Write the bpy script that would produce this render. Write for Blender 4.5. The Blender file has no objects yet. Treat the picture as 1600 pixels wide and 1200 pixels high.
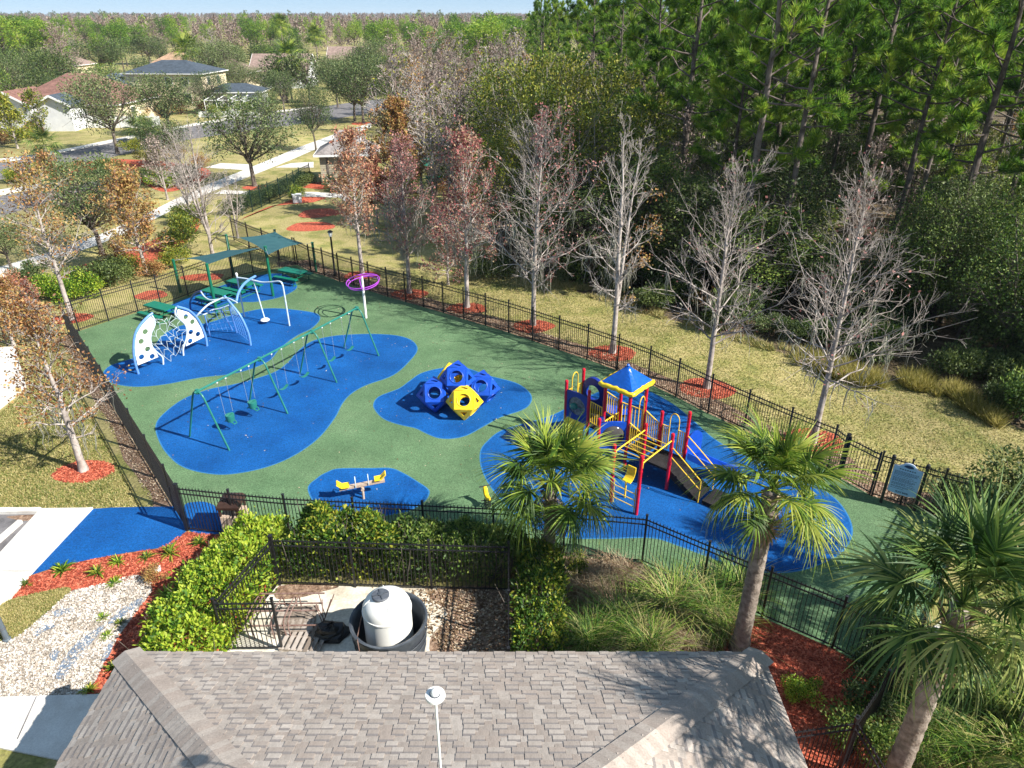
import bpy, math, random
import numpy as np
from mathutils import Vector, Matrix, noise as mnoise
R = math.radians
sc = bpy.context.scene
col = sc.collection
random.seed(7)
# ---------------------------------------------------------------- camera, sky, sun, exposure
CAM_H = 15.5
PITCH = math.atan(578 / 1105.0)
FPX = 1105.0
cam = bpy.data.objects.new('camera', bpy.data.cameras.new('camera'))
col.objects.link(cam)
cam.data.sensor_fit = 'HORIZONTAL'; cam.data.sensor_width = 36
cam.data.lens = FPX / 1600 * 36
cam.data.clip_start = .1; cam.data.clip_end = 9000
cam.location = (0, 0, CAM_H)
cam.rotation_euler = (math.pi / 2 - PITCH, 0, 0)
sc.camera = cam

SUN_EL, SUN_AZ = R(40), R(113.8)                 # azimuth from +Y towards +X
S = Vector((math.sin(SUN_AZ) * math.cos(SUN_EL), math.cos(SUN_AZ) * math.cos(SUN_EL), math.sin(SUN_EL)))
w = bpy.data.worlds.new('World'); sc.world = w; w.use_nodes = True
nt = w.node_tree
bg = nt.nodes['Background']
sky = nt.nodes.new('ShaderNodeTexSky'); sky.sky_type = 'NISHITA'; sky.sun_disc = False
sky.sun_elevation = SUN_EL; sky.sun_rotation = SUN_AZ
sky.air_density = .4; sky.dust_density = 0; sky.ozone_density = 4.0
# the whole sky goes through one soft tone curve (a photograph's own compression of its bright horizon)
gam = nt.nodes.new('ShaderNodeGamma'); gam.inputs[1].default_value = .3
tint = nt.nodes.new('ShaderNodeVectorMath'); tint.operation = 'MULTIPLY'; tint.inputs[1].default_value = (1.85, 2.35, 2.75)
nt.links.new(sky.outputs[0], gam.inputs[0]); nt.links.new(gam.outputs[0], tint.inputs[0]); nt.links.new(tint.outputs[0], bg.inputs[0]); bg.inputs[1].default_value = .09
sun = bpy.data.objects.new('sun', bpy.data.lights.new('sun', 'SUN'))
sun.data.energy = 5.0; sun.data.angle = R(.5); sun.data.color = (1, .95, .86)
sun.rotation_euler = (-S).to_track_quat('-Z', 'Y').to_euler()
sun.location = (20, -20, 60)
col.objects.link(sun)
sc.view_settings.view_transform = 'Standard'; sc.view_settings.look = 'None'
sc.view_settings.exposure = 1.0; sc.view_settings.gamma = 1
sc.view_settings.use_curve_mapping = False
sc.cycles.max_bounces = 6; sc.cycles.transparent_max_bounces = 4
sc.cycles.diffuse_bounces = 3; sc.cycles.glossy_bounces = 2; sc.cycles.transmission_bounces = 3

# ---------------------------------------------------------------- survey helpers: photo measurements to ground metres
_c, _s = math.cos(PITCH), math.sin(PITCH)
def ray(px, py):
    y = py - 600
    return Vector((px - 800, FPX * _c - y * _s, -(FPX * _s + y * _c)))
def G(px, py, z=0.0):
    r = ray(px, py); t = (z - CAM_H) / r.z
    return Vector((r.x * t, r.y * t, z))
def G2(px, py, z=0.0):
    g = G(px, py, z); return (g.x, g.y)
def onwall(px, py, A, B):
    """point of the upright plane through ground points A, B"""
    r = ray(px, py); o = Vector((0, 0, CAM_H)); d = B - A; n = Vector((d.y, -d.x, 0))
    return o + r * (n.dot(A - o) / n.dot(r))
def height(base, top):
    b = G(*base); r = ray(*top); return CAM_H + r.z * b.y / r.y
def at(px, py, y):
    """point at ground distance y"""
    r = ray(px, py); return Vector((0, 0, CAM_H)) + r * (y / r.y)

# ---------------------------------------------------------------- materials
def lin(r, g=None, b=None):
    if g is None: r, g, b = r
    f = lambda v: (v / 255 / 12.92) if v / 255 <= .04045 else ((v / 255 + .055) / 1.055) ** 2.4
    return (f(r), f(g), f(b))
def M(name, cols, scale=4, detail=5, rough=.75, bump=0, bscale=60, metal=0, spec=.3, lo=.35, hi=.65, fine=0, fscale=90, island=0, objrand=0, dist=.02, trans=0, big=0, bigscale=.2, sheen=0):
    m = bpy.data.materials.new(name); m.use_nodes = True
    t = m.node_tree; N = t.nodes; L = t.links
    p = N['Principled BSDF']; out = N['Material Output']
    p.inputs['Roughness'].default_value = rough; p.inputs['Metallic'].default_value = metal
    p.inputs['Specular IOR Level'].default_value = spec
    tc = N.new('ShaderNodeTexCoord'); co = tc.outputs['Object']
    if not isinstance(cols[0], (tuple, list)): cols = [cols]
    cur = None
    if len(cols) > 1:
        no = N.new('ShaderNodeTexNoise'); no.inputs['Scale'].default_value = scale; no.inputs['Detail'].default_value = detail
        no.inputs['Roughness'].default_value = .65
        L.new(co, no.inputs['Vector'])
        fac = no.outputs['Fac']
        rp = N.new('ShaderNodeValToRGB')
        n = len(cols)
        while len(rp.color_ramp.elements) < n: rp.color_ramp.elements.new(.5)
        for i, e in enumerate(rp.color_ramp.elements):
            e.position = lo + (hi - lo) * i / (n - 1); e.color = (*cols[i], 1)
        if island or objrand:
            # piece-by-piece or object-by-object choice mixed with the noise
            src = N.new('ShaderNodeNewGeometry').outputs['Random Per Island'] if island else N.new('ShaderNodeObjectInfo').outputs['Random']
            k = island or objrand
            ma = N.new('ShaderNodeMath'); ma.operation = 'MULTIPLY_ADD'
            su = N.new('ShaderNodeMath'); su.operation = 'SUBTRACT'; L.new(src, su.inputs[0]); su.inputs[1].default_value = .5
            L.new(su.outputs[0], ma.inputs[0]); ma.inputs[1].default_value = k * (hi - lo); L.new(fac, ma.inputs[2]); fac = ma.outputs[0]
            if island and objrand:
                s2 = N.new('ShaderNodeObjectInfo').outputs['Random']
                su2 = N.new('ShaderNodeMath'); su2.operation = 'SUBTRACT'; L.new(s2, su2.inputs[0]); su2.inputs[1].default_value = .5
                ma2 = N.new('ShaderNodeMath'); ma2.operation = 'MULTIPLY_ADD'
                L.new(su2.outputs[0], ma2.inputs[0]); ma2.inputs[1].default_value = objrand * (hi - lo); L.new(fac, ma2.inputs[2]); fac = ma2.outputs[0]
        L.new(fac, rp.inputs['Fac'])
        cur = rp.outputs['Color']
    else:
        rgb = N.new('ShaderNodeRGB'); rgb.outputs[0].default_value = (*cols[0], 1); cur = rgb.outputs[0]
    def modul(scale_, amt, det):
        nonlocal cur
        n2 = N.new('ShaderNodeTexNoise'); n2.inputs['Scale'].default_value = scale_; n2.inputs['Detail'].default_value = det
        L.new(co, n2.inputs['Vector'])
        mr = N.new('ShaderNodeMapRange'); mr.inputs['From Min'].default_value = .3; mr.inputs['From Max'].default_value = .7
        mr.inputs['To Min'].default_value = 1 - amt; mr.inputs['To Max'].default_value = 1 + amt
        L.new(n2.outputs['Fac'], mr.inputs['Value'])
        mx = N.new('ShaderNodeVectorMath'); mx.operation = 'SCALE'
        L.new(cur, mx.inputs[0]); L.new(mr.outputs['Result'], mx.inputs['Scale']); cur = mx.outputs['Vector']
        return n2
    if big: modul(bigscale, big, 4)
    if fine: modul(fscale, fine, 2)
    L.new(cur, p.inputs['Base Color'])
    if bump:
        nb = N.new('ShaderNodeTexNoise'); nb.inputs['Scale'].default_value = bscale; nb.inputs['Detail'].default_value = 4
        L.new(co, nb.inputs['Vector'])
        bu = N.new('ShaderNodeBump'); bu.inputs['Strength'].default_value = bump; bu.inputs['Distance'].default_value = dist
        L.new(nb.outputs['Fac'], bu.inputs['Height']); L.new(bu.outputs['Normal'], p.inputs['Normal'])
    if trans:
        tr = N.new('ShaderNodeBsdfTranslucent'); L.new(cur, tr.inputs['Color'])
        ms = N.new('ShaderNodeMixShader'); ms.inputs[0].default_value = trans
        L.new(p.outputs[0], ms.inputs[1]); L.new(tr.outputs[0], ms.inputs[2]); L.new(ms.outputs[0], out.inputs['Surface'])
    return m
def paint(name, c, rough=.35, spec=.5):
    return M(name, [tuple(v * .86 for v in c), c, tuple(min(1, v * 1.08 + .004) for v in c)], scale=7, rough=rough, spec=spec, fine=.06, fscale=40)

MT = {}
MT['lawn'] = M('lawn_turf', [(.11, .14, .035), (.235, .22, .07), (.34, .285, .125), (.25, .235, .075)], scale=.55, detail=9, rough=.9, bump=.4, bscale=16, fine=.38, fscale=9, lo=.3, hi=.7, big=.30, bigscale=.13, dist=.05)
MT['forest_floor'] = M('leaf_litter_soil', [(.04, .03, .018), (.11, .08, .045), (.19, .14, .08)], scale=1.2, detail=8, rough=.95, fine=.4, fscale=12, bump=.8, bscale=9, dist=.08)
MT['rubber_green'] = M('green_rubber', [(.082, .150, .074), (.098, .172, .086), (.116, .19, .098)], scale=.5, detail=6, rough=.9, fine=.42, fscale=26, bump=.35, bscale=90, spec=.2, dist=.01, big=.13, bigscale=.35)
MT['rubber_blue'] = M('blue_rubber', [(.002, .062, .235), (.003, .077, .275), (.006, .09, .31)], scale=.5, detail=6, rough=.85, fine=.36, fscale=26, bump=.35, bscale=90, spec=.2, dist=.01, big=.14, bigscale=.4)
MT['halo_blue'] = M('pale_blue_edge_halo', [(.02, .14, .34), (.03, .17, .38)], scale=3, rough=.85, fine=.2, fscale=34)
MT['mulch'] = M('red_bark_mulch', [(.20, .036, .02), (.45, .092, .048), (.58, .165, .095)], scale=7, detail=8, rough=.9, fine=.42, fscale=22, bump=.9, bscale=26, dist=.05)
MT['mulch_chip'] = M('red_bark_chip', [(.22, .036, .02), (.50, .10, .05), (.62, .19, .11)], scale=2, rough=.85, island=2.2)
MT['litter'] = M('tan_leaf_mulch', [(.10, .058, .04), (.22, .14, .095), (.33, .235, .17)], scale=6, detail=8, rough=.95, fine=.4, fscale=20, bump=.8, bscale=24, dist=.04)
MT['litter_leaf'] = M('dry_fallen_leaf', [(.12, .07, .035), (.28, .19, .11), (.45, .36, .26)], scale=2, rough=.85, island=2.2)
MT['gravel'] = M('white_shell_gravel', [(.30, .25, .20), (.51, .455, .39), (.62, .57, .51)], scale=10, detail=8, rough=.9, fine=.3, fscale=24, bump=1, bscale=22, dist=.06)
MT['shell'] = M('shell_fragment', [(.30, .25, .20), (.54, .48, .42), (.68, .63, .57)], scale=2, rough=.7, island=2.2)
MT['fabric'] = M('weed_fabric', [(.10, .135, .19), (.20, .25, .32)], scale=6, rough=.8, fine=.3, fscale=20)
MT['concrete'] = M('pale_concrete', [(.50, .47, .43), (.60, .575, .535), (.66, .64, .60)], scale=1.2, detail=8, rough=.85, fine=.1, fscale=30, bump=.15, bscale=80, dist=.01)
MT['concrete_dirty'] = M('stained_concrete', [(.44, .39, .31), (.62, .57, .48), (.70, .66, .58)], scale=.9, detail=8, rough=.85, fine=.15, fscale=14)
MT['asphalt'] = M('asphalt', [(.10, .095, .10), (.16, .152, .158), (.21, .20, .205)], scale=1.1, detail=8, rough=.9, fine=.2, fscale=40)
MT['black_metal'] = M('black_powder_coat', [(.008, .008, .010), (.016, .016, .019)], scale=6, rough=.45, spec=.5)
MT['dkgreen_metal'] = M('dark_green_coat', [(.006, .022, .018), (.012, .034, .028)], scale=6, rough=.45, spec=.5)
MT['red'] = paint('red_enamel', (.52, .008, .028), .3)
MT['yellow'] = paint('yellow_enamel', (.86, .56, .04), .35)
MT['yellow_plastic'] = paint('yellow_plastic', (.82, .56, .02), .35)
MT['blue_plastic'] = paint('blue_plastic', (.008, .07, .46), .33)
MT['navy_plastic'] = paint('navy_plastic', (.006, .025, .24), .33)
MT['blue_roof'] = paint('blue_roof_plastic', (.005, .09, .44), .25)
MT['deck'] = M('dark_deck_coating', [(.016, .015, .016), (.032, .030, .031)], scale=3, rough=.9, spec=.12, fine=.2, fscale=30)
MT['swing_green'] = paint('teal_green_enamel', (.02, .17, .135), .3)
MT['table_green'] = paint('table_green_coat', (.004, .16, .105), .4)
MT['post_green'] = paint('post_green_enamel', (.006, .13, .07), .35)
MT['sail'] = M('shade_cloth', [(.030, .105, .125), (.045, .135, .155)], scale=1.5, rough=.9, fine=.12, fscale=50, trans=.25)
MT['lt_blue_metal'] = paint('periwinkle_tube', (.12, .27, .62), .3)
MT['pale_metal'] = paint('pale_grey_blue_tube', (.52, .62, .70), .3)
MT['white_panel'] = paint('white_panel', (.78, .78, .76), .4)
MT['white_paint'] = paint('white_paint', (.76, .76, .74), .45)
MT['purple'] = paint('purple_enamel', (.34, .055, .48), .3)
MT['rope'] = paint('pale_rope', (.42, .50, .52), .8)
MT['chain'] = M('galvanised_chain', [(.45, .46, .47), (.6, .6, .6)], scale=30, rough=.35, metal=.6)
MT['tan_panel'] = M('tan_aggregate', [(.38, .28, .21), (.52, .41, .33)], scale=20, rough=.85, fine=.2, fscale=60)
MT['brown_plastic'] = M('brown_hood', [(.035, .018, .014), (.06, .032, .024)], scale=6, rough=.5)
MT['tank_black'] = M('black_poly_tub', [(.035, .042, .055), (.06, .07, .085), (.10, .115, .135)], scale=1.5, detail=7, rough=.45, fine=.15)
MT['tank_white'] = M('white_poly_tank', [(.74, .735, .70), (.80, .795, .77)], scale=1.5, rough=.4)
MT['tank_yellow'] = M('yellowed_poly', [(.50, .46, .20), (.60, .56, .30)], scale=1.5, rough=.4)
MT['tank_lid'] = M('dark_lid', [(.06, .07, .09), (.12, .13, .15)], scale=5, rough=.5)
MT['wood_grey'] = M('weathered_wood', [(.20, .16, .13), (.33, .28, .24), (.42, .37, .33)], scale=5, rough=.9, objrand=1.5)
MT['rust'] = M('rusty_steel', [(.10, .055, .045), (.20, .12, .10), (.26, .19, .17)], scale=9, rough=.8)
MT['sign_face'] = M('sign_blue', [(.30, .52, .76), (.36, .57, .80)], scale=2, rough=.4)
MT['sign_ink'] = M('sign_ink', [(.012, .035, .10), (.02, .05, .13)], scale=2, rough=.5)
MT['sign_edge'] = M('sign_border', [(.55, .62, .78), (.62, .68, .82)], scale=2, rough=.4)
MT['glass'] = M('window_glass', [(.03, .04, .05), (.07, .085, .10)], scale=.5, rough=.08, spec=.6)
MT['siding_tan'] = M('tan_siding', [(.34, .31, .22), (.42, .38, .28)], scale=1, rough=.8)
MT['siding_white'] = M('white_stucco', [(.56, .57, .60), (.66, .67, .69)], scale=1, rough=.85)
MT['stucco_cream'] = M('cream_stucco', [(.62, .52, .36), (.72, .62, .45)], scale=1, rough=.85)
MT['trim_white'] = M('white_trim', [(.72, .72, .72), (.8, .8, .79)], scale=2, rough=.6)
def roofmat(n, a): return M(n, [tuple(v * .75 for v in a), a, tuple(v * 1.25 for v in a)], scale=1.5, detail=8, rough=.9, fine=.15, fscale=6)
MT['roof_brown'] = roofmat('brown_red_shingles', (.20, .105, .085))
MT['roof_slate'] = roofmat('slate_blue_shingles', (.055, .072, .095))
MT['roof_mauve'] = roofmat('mauve_brown_shingles', (.25, .18, .155))
MT['roof_tan'] = roofmat('tan_orange_shingles', (.36, .235, .155))
MT['roof_grey'] = roofmat('grey_shingles', (.24, .215, .21))
# foliage and bark
def leafmat(n, cols, trans=.3, island=1.6, objrand=.8, scale=.45): return M(n, cols, scale=scale, detail=4, rough=.55, spec=.35, island=island, objrand=objrand, trans=trans)
MT['pine_needles'] = leafmat('pine_needles', [(.045, .115, .017), (.12, .25, .027), (.22, .37, .04), (.36, .45, .06)], .5, scale=1.2, island=.7)
MT['oak_leaves'] = leafmat('oak_leaves', [(.042, .078, .024), (.095, .15, .046), (.15, .205, .07), (.21, .24, .10)], .25)
MT['bush_leaves'] = leafmat('dark_shrub_leaves', [(.03, .058, .016), (.08, .122, .03), (.15, .195, .055)], .25)
MT['mid_leaves'] = leafmat('mid_green_leaves', [(.042, .09, .018), (.10, .185, .032), (.18, .275, .05), (.26, .32, .07)], .35)
MT['olive_leaves'] = leafmat('yellow_green_leaves', [(.055, .095, .014), (.13, .185, .02), (.23, .27, .03), (.33, .31, .04)], .3)
MT['bright_leaves'] = leafmat('bright_hedge_leaves', [(.05, .125, .010), (.14, .27, .018), (.25, .39, .028), (.38, .46, .045)], .3, island=2.2)
MT['mixed_leaves'] = leafmat('yellowing_hedge_leaves', [(.04, .10, .012), (.13, .23, .02), (.25, .33, .03), (.40, .39, .05)], .3, island=2.2)
MT['red_leaves'] = leafmat('red_autumn_leaves', [(.22, .07, .05), (.46, .15, .10), (.58, .25, .15), (.50, .32, .18)], .3, island=2)
MT['crimson_leaves'] = leafmat('crimson_autumn_leaves', [(.22, .065, .065), (.46, .13, .125), (.58, .24, .21), (.40, .30, .18)], .35, island=2)
MT['rose_leaves'] = leafmat('rose_brown_leaves', [(.20, .08, .075), (.40, .155, .145), (.52, .26, .23)], .3, island=2)
MT['orange_leaves'] = leafmat('orange_brown_leaves', [(.20, .085, .03), (.40, .185, .07), (.52, .29, .12), (.40, .29, .09)], .3, island=2)
MT['brown_twigs'] = leafmat('pinkish_bare_twigs', [(.17, .125, .105), (.28, .21, .18), (.36, .285, .245)], .1)
MT['far_twigs'] = leafmat('far_cypress_twigs', [(.11, .075, .062), (.20, .14, .115), (.28, .21, .175)], .1)
MT['moss'] = leafmat('spanish_moss', [(.22, .22, .18), (.34, .34, .28)], .3)
MT['palm_leaf'] = leafmat('palm_frond', [(.04, .09, .012), (.12, .21, .02), (.23, .33, .035), (.34, .38, .06)], .25, island=1.5, objrand=1.0)
MT['palm_dark'] = leafmat('dark_palm_frond', [(.035, .085, .018), (.095, .175, .032), (.20, .28, .055), (.34, .37, .11)], .25, island=1.5, objrand=1.0)
MT['palm_dead'] = leafmat('dead_palm_frond', [(.24, .17, .10), (.42, .32, .2)], .2)
MT['grass_blade'] = leafmat('clump_grass', [(.06, .15, .022), (.17, .29, .035), (.29, .40, .06), (.42, .38, .15)], .3, island=2)
MT['grass_dry'] = leafmat('dry_clump_grass', [(.26, .17, .10), (.42, .32, .20), (.52, .43, .29)], .3, island=2)
MT['lawn_blade'] = leafmat('lawn_blade', [(.14, .18, .04), (.31, .29, .09), (.46, .39, .17)], .25, island=2.2)
MT['yellow_grass'] = leafmat('yellow_tall_grass', [(.16, .17, .03), (.32, .28, .05), (.42, .36, .12)], .3, island=2)
MT['bark_grey'] = M('pale_grey_bark', [(.215, .18, .16), (.365, .318, .29), (.50, .452, .42)], scale=3, detail=7, rough=.9, objrand=.5)
MT['bark_dark'] = M('dark_pine_bark', [(.05, .04, .035), (.10, .08, .07), (.18, .15, .135)], scale=3, detail=7, rough=.95, objrand=.9)
MT['bark_brown'] = M('brown_bark', [(.07, .058, .048), (.13, .108, .09), (.19, .165, .145)], scale=3, detail=7, rough=.95)
MT['bark_palm'] = M('palm_trunk', [(.13, .105, .085), (.24, .20, .165), (.33, .285, .245)], scale=5, detail=7, rough=.95, bump=.6, bscale=18, dist=.04)
# ---------------------------------------------------------------- mesh helpers
def link(o): col.objects.link(o); return o
def tag(o, label=None, cat=None, group=None, kind=None):
    if label: o['label'] = label
    if cat: o['category'] = cat
    if group: o['group'] = group
    if kind: o['kind'] = kind
    return o
def thing(name, label, cat, loc=(0, 0, 0), rz=0, group=None):
    o = bpy.data.objects.new(name, None); o.empty_display_size = .2
    o.location = loc; o.rotation_euler = (0, 0, rz)
    return tag(link(o), label, cat, group)
class MB:
    """collects shapes (world coordinates) and links them as one mesh object"""
    def __init__(s): s.v = []; s.f = []; s.mi = []; s.m = 0
    def add(s, vs, fs):
        b = len(s.v); s.v += [tuple(p) for p in vs]; s.f += [tuple(b + i for i in f) for f in fs]; s.mi += [s.m] * len(fs); return s
    def box(s, c, d, rz=0, rot=None):
        hx, hy, hz = d[0] / 2, d[1] / 2, d[2] / 2
        rot = rot or Matrix.Rotation(rz, 3, 'Z'); c = Vector(c)
        vs = [c + rot @ Vector((x * hx, y * hy, z * hz)) for z in (-1, 1) for y in (-1, 1) for x in (-1, 1)]
        return s.add(vs, [(0, 2, 3, 1), (4, 5, 7, 6), (0, 1, 5, 4), (2, 6, 7, 3), (0, 4, 6, 2), (1, 3, 7, 5)])
    def bar(s, a, b, wx, wy, up=(0, 0, 1)):
        a, b = Vector(a), Vector(b); t = (b - a).normalized(); u = Vector(up)
        if abs(t.dot(u)) > .98: u = Vector((1, 0, 0))
        sx = t.cross(u).normalized(); sy = sx.cross(t).normalized()
        vs = [p + sx * (i * wx / 2) + sy * (j * wy / 2) for p in (a, b) for j in (-1, 1) for i in (-1, 1)]
        return s.add(vs, [(0, 2, 3, 1), (4, 5, 7, 6), (0, 1, 5, 4), (2, 6, 7, 3), (0, 4, 6, 2), (1, 3, 7, 5)])
    def tube(s, pts, r, n=8, closed=False):
        pts = [Vector(p) for p in pts]; k = len(pts)
        rr = r if isinstance(r, (list, tuple)) else [r] * k
        vs = []; prev = None
        for i, p in enumerate(pts):
            if closed: t = pts[(i + 1) % k] - pts[i - 1]
            else: t = pts[min(i + 1, k - 1)] - pts[max(i - 1, 0)]
            t.normalize()
            if prev is None:
                u = Vector((0, 0, 1)) if abs(t.z) < .9 else Vector((1, 0, 0))
                x = t.cross(u).normalized()
            else:
                x = (prev - t * prev.dot(t)).normalized()
            prev = x; y = t.cross(x)
            for j in range(n):
                a = 2 * math.pi * j / n; vs.append(p + (x * math.cos(a) + y * math.sin(a)) * rr[i])
        fs = []
        for i in range(k if closed else k - 1):
            i2 = (i + 1) % k
            for j in range(n):
                j2 = (j + 1) % n; fs.append((i * n + j, i * n + j2, i2 * n + j2, i2 * n + j))
        if not closed:
            fs.append(tuple(range(n - 1, -1, -1))); fs.append(tuple((k - 1) * n + j for j in range(n)))
        return s.add(vs, fs)
    def lathe(s, c, prof, n=20):
        """profile of (radius, z) about the upright axis through c"""
        c = Vector(c); vs = []; fs = []
        for r, z in prof:
            for j in range(n):
                a = 2 * math.pi * j / n; vs.append(c + Vector((r * math.cos(a), r * math.sin(a), z)))
        for i in range(len(prof) - 1):
            for j in range(n):
                j2 = (j + 1) % n; fs.append((i * n + j, i * n + j2, (i + 1) * n + j2, (i + 1) * n + j))
        if prof[0][0] > 1e-4: fs.append(tuple(range(n - 1, -1, -1)))
        if prof[-1][0] > 1e-4: fs.append(tuple((len(prof) - 1) * n + j for j in range(n)))
        return s.add(vs, fs)
    def prism(s, poly, z0, z1):
        n = len(poly); vs = [(p[0], p[1], z0) for p in poly] + [(p[0], p[1], z1) for p in poly]
        return s.add(vs, [tuple(range(n - 1, -1, -1)), tuple(range(n, 2 * n))] + [(i, (i + 1) % n, n + (i + 1) % n, n + i) for i in range(n)])
    def ball(s, c, r, n=8, m=5, sc_=(1, 1, 1)):
        c = Vector(c); vs = []; fs = []
        for i in range(m + 1):
            th = math.pi * i / m
            for j in range(n):
                a = 2 * math.pi * j / n
                vs.append(c + Vector((r * sc_[0] * math.sin(th) * math.cos(a), r * sc_[1] * math.sin(th) * math.sin(a), r * sc_[2] * math.cos(th))))
        for i in range(m):
            for j in range(n):
                j2 = (j + 1) % n; fs.append((i * n + j, (i + 1) * n + j, (i + 1) * n + j2, i * n + j2))
        return s.add(vs, fs)
    def mesh(s, name, mats, origin=(0, 0, 0), smooth=False):
        me = bpy.data.meshes.new(name); o = Vector(origin)
        me.from_pydata([(p[0] - o.x, p[1] - o.y, p[2] - o.z) for p in s.v], [], s.f)
        for m in (mats if isinstance(mats, (list, tuple)) else [mats]): me.materials.append(m)
        if len(me.materials) > 1: me.polygons.foreach_set('material_index', s.mi)
        if smooth: me.shade_smooth() if hasattr(me, 'shade_smooth') else None
        me.update(); return me
    def build(s, name, mats, parent=None, smooth=False, origin=None):
        """world-coordinate shapes; an unrotated parent's place is taken off"""
        if origin is None:
            origin = Vector((0, 0, 0)); q = parent
            while q is not None: origin = origin + q.location; q = q.parent
        o = bpy.data.objects.new(name, s.mesh(name, mats, origin, smooth))
        if parent: o.parent = parent
        return link(o)
def smooth_by_angle(o, a=40):
    me = o.data
    me.shade_smooth()
    try: me.set_sharp_from_angle(angle=R(a))
    except Exception: pass
    return o
def part(name, me, parent, loc=(0, 0, 0), rot=(0, 0, 0), scale=(1, 1, 1)):
    o = bpy.data.objects.new(name, me); o.parent = parent
    o.location = loc; o.rotation_euler = rot; o.scale = scale if isinstance(scale, (tuple, list)) else (scale,) * 3
    return link(o)
def np_mesh(name, V, F, mat, smooth=False, mats=None, mi=None):
    V = np.ascontiguousarray(V, dtype=np.float32); F = np.ascontiguousarray(F, dtype=np.int32)
    k = F.shape[1]; me = bpy.data.meshes.new(name)
    me.vertices.add(len(V)); me.vertices.foreach_set('co', V.ravel())
    me.loops.add(F.size); me.loops.foreach_set('vertex_index', F.ravel())
    me.polygons.add(len(F)); me.polygons.foreach_set('loop_start', np.arange(0, F.size, k, dtype=np.int32))
    if smooth: me.polygons.foreach_set('use_smooth', np.ones(len(F), dtype=bool))
    for m in (mats or [mat]): me.materials.append(m)
    if mi is not None: me.polygons.foreach_set('material_index', np.asarray(mi, dtype=np.int32))
    me.update(calc_edges=True); return me
def unit(a): return a / np.maximum(np.linalg.norm(a, axis=-1, keepdims=True), 1e-9)
def tubes(P, Rr, sides=4):
    """N polylines of K points (N,K,3) with radii (N,K) -> verts, quads"""
    P = np.asarray(P, float); Rr = np.asarray(Rr, float); N, K, _ = P.shape
    T = np.empty_like(P); T[:, 1:-1] = P[:, 2:] - P[:, :-2]; T[:, 0] = P[:, 1] - P[:, 0]; T[:, -1] = P[:, -1] - P[:, -2]
    T = unit(T); ref = np.where(np.abs(T[..., 2:3]) > .9, np.array([1., 0, 0]), np.array([0, 0, 1.]))
    ref = np.repeat(ref[:, :1], K, 1)
    X = unit(np.cross(T, ref)); Y = np.cross(T, X)
    a = np.arange(sides) * 2 * np.pi / sides
    V = P[:, :, None] + Rr[:, :, None, None] * (X[:, :, None] * np.cos(a)[:, None] + Y[:, :, None] * np.sin(a)[:, None])
    idx = np.arange(N * K * sides).reshape(N, K, sides)
    i2 = np.roll(idx, -1, 2)
    F = np.stack([idx[:, :-1], i2[:, :-1], i2[:, 1:], idx[:, 1:]], -1).reshape(-1, 4)
    return V.reshape(-1, 3), F
def ribbons(P, W, side):
    """N polylines (N,K,3), widths (N,K), side vectors (N,3) -> quads"""
    N, K, _ = P.shape; sd = unit(side)[:, None] * (W[..., None] / 2)
    V = np.stack([P - sd, P + sd], 2)
    idx = np.arange(N * K * 2).reshape(N, K, 2)
    F = np.stack([idx[:, :-1, 0], idx[:, :-1, 1], idx[:, 1:, 1], idx[:, 1:, 0]], -1).reshape(-1, 4)
    return V.reshape(-1, 3), F
def leaves(C, L, W, rg, up=.3, dirs=None):
    """diamond leaves at C with lengths, widths and random facing"""
    n = len(C); d = rg.normal(size=(n, 3)) if dirs is None else dirs + rg.normal(size=(n, 3)) * .45
    d[:, 2] += up * .3; d = unit(d)
    nr = rg.normal(size=(n, 3)); nr[:, 2] = np.abs(nr[:, 2]) + up
    s = unit(np.cross(d, nr))
    L = np.broadcast_to(L, n)[:, None]; W = np.broadcast_to(W, n)[:, None]
    m = C + d * L * .55
    V = np.stack([C, m + s * W * .5, C + d * L, m - s * W * .5], 1).reshape(-1, 3)
    return V, np.arange(4 * n).reshape(n, 4)
def cat(*vf):
    Vs, Fs, b = [], [], 0
    for V, F in vf: Vs.append(V); Fs.append(F + b); b += len(V)
    return np.concatenate(Vs), np.concatenate(Fs)
def smooth_poly(pts, sub=6):
    """closed Catmull-Rom through the points"""
    n = len(pts); out = []
    P = [Vector((p[0], p[1])) for p in pts]
    for i in range(n):
        a, b, c, d = P[i - 1], P[i], P[(i + 1) % n], P[(i + 2) % n]
        for k in range(sub):
            t = k / sub
            q = .5 * ((2 * b) + (c - a) * t + (2 * a - 5 * b + 4 * c - d) * t * t + (3 * b - a - 3 * c + d) * t ** 3)
            out.append((q.x, q.y))
    return out
def crv(pts, sub=6):
    """open Catmull-Rom in 3D"""
    P = [Vector(p) for p in pts]; P = [P[0] * 2 - P[1]] + P + [P[-1] * 2 - P[-2]]; out = []
    for i in range(1, len(P) - 2):
        a, b, c, d = P[i - 1:i + 3]
        for k in range(sub):
            t = k / sub
            out.append(.5 * ((2 * b) + (c - a) * t + (2 * a - 5 * b + 4 * c - d) * t * t + (3 * b - a - 3 * c + d) * t ** 3))
    out.append(P[-2]); return out
def inpoly(xs, ys, poly):
    inside = np.zeros(len(xs), bool); n = len(poly)
    for i in range(n):
        x1, y1 = poly[i]; x2, y2 = poly[(i + 1) % n]
        if abs(y2 - y1) < 1e-9: continue
        c = ((y1 > ys) != (y2 > ys)) & (xs < (x2 - x1) * (ys - y1) / (y2 - y1) + x1)
        inside ^= c
    return inside
def scatter(poly, n, rg):
    p = np.array(poly); lo, hi = p.min(0), p.max(0)
    out = []; c = 0
    while c < n:
        q = rg.uniform(lo, hi, size=(n * 2, 2)); q = q[inpoly(q[:, 0], q[:, 1], poly)]; out.append(q); c += len(q)
        if len(q) == 0: break
    return np.concatenate(out)[:n]
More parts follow.
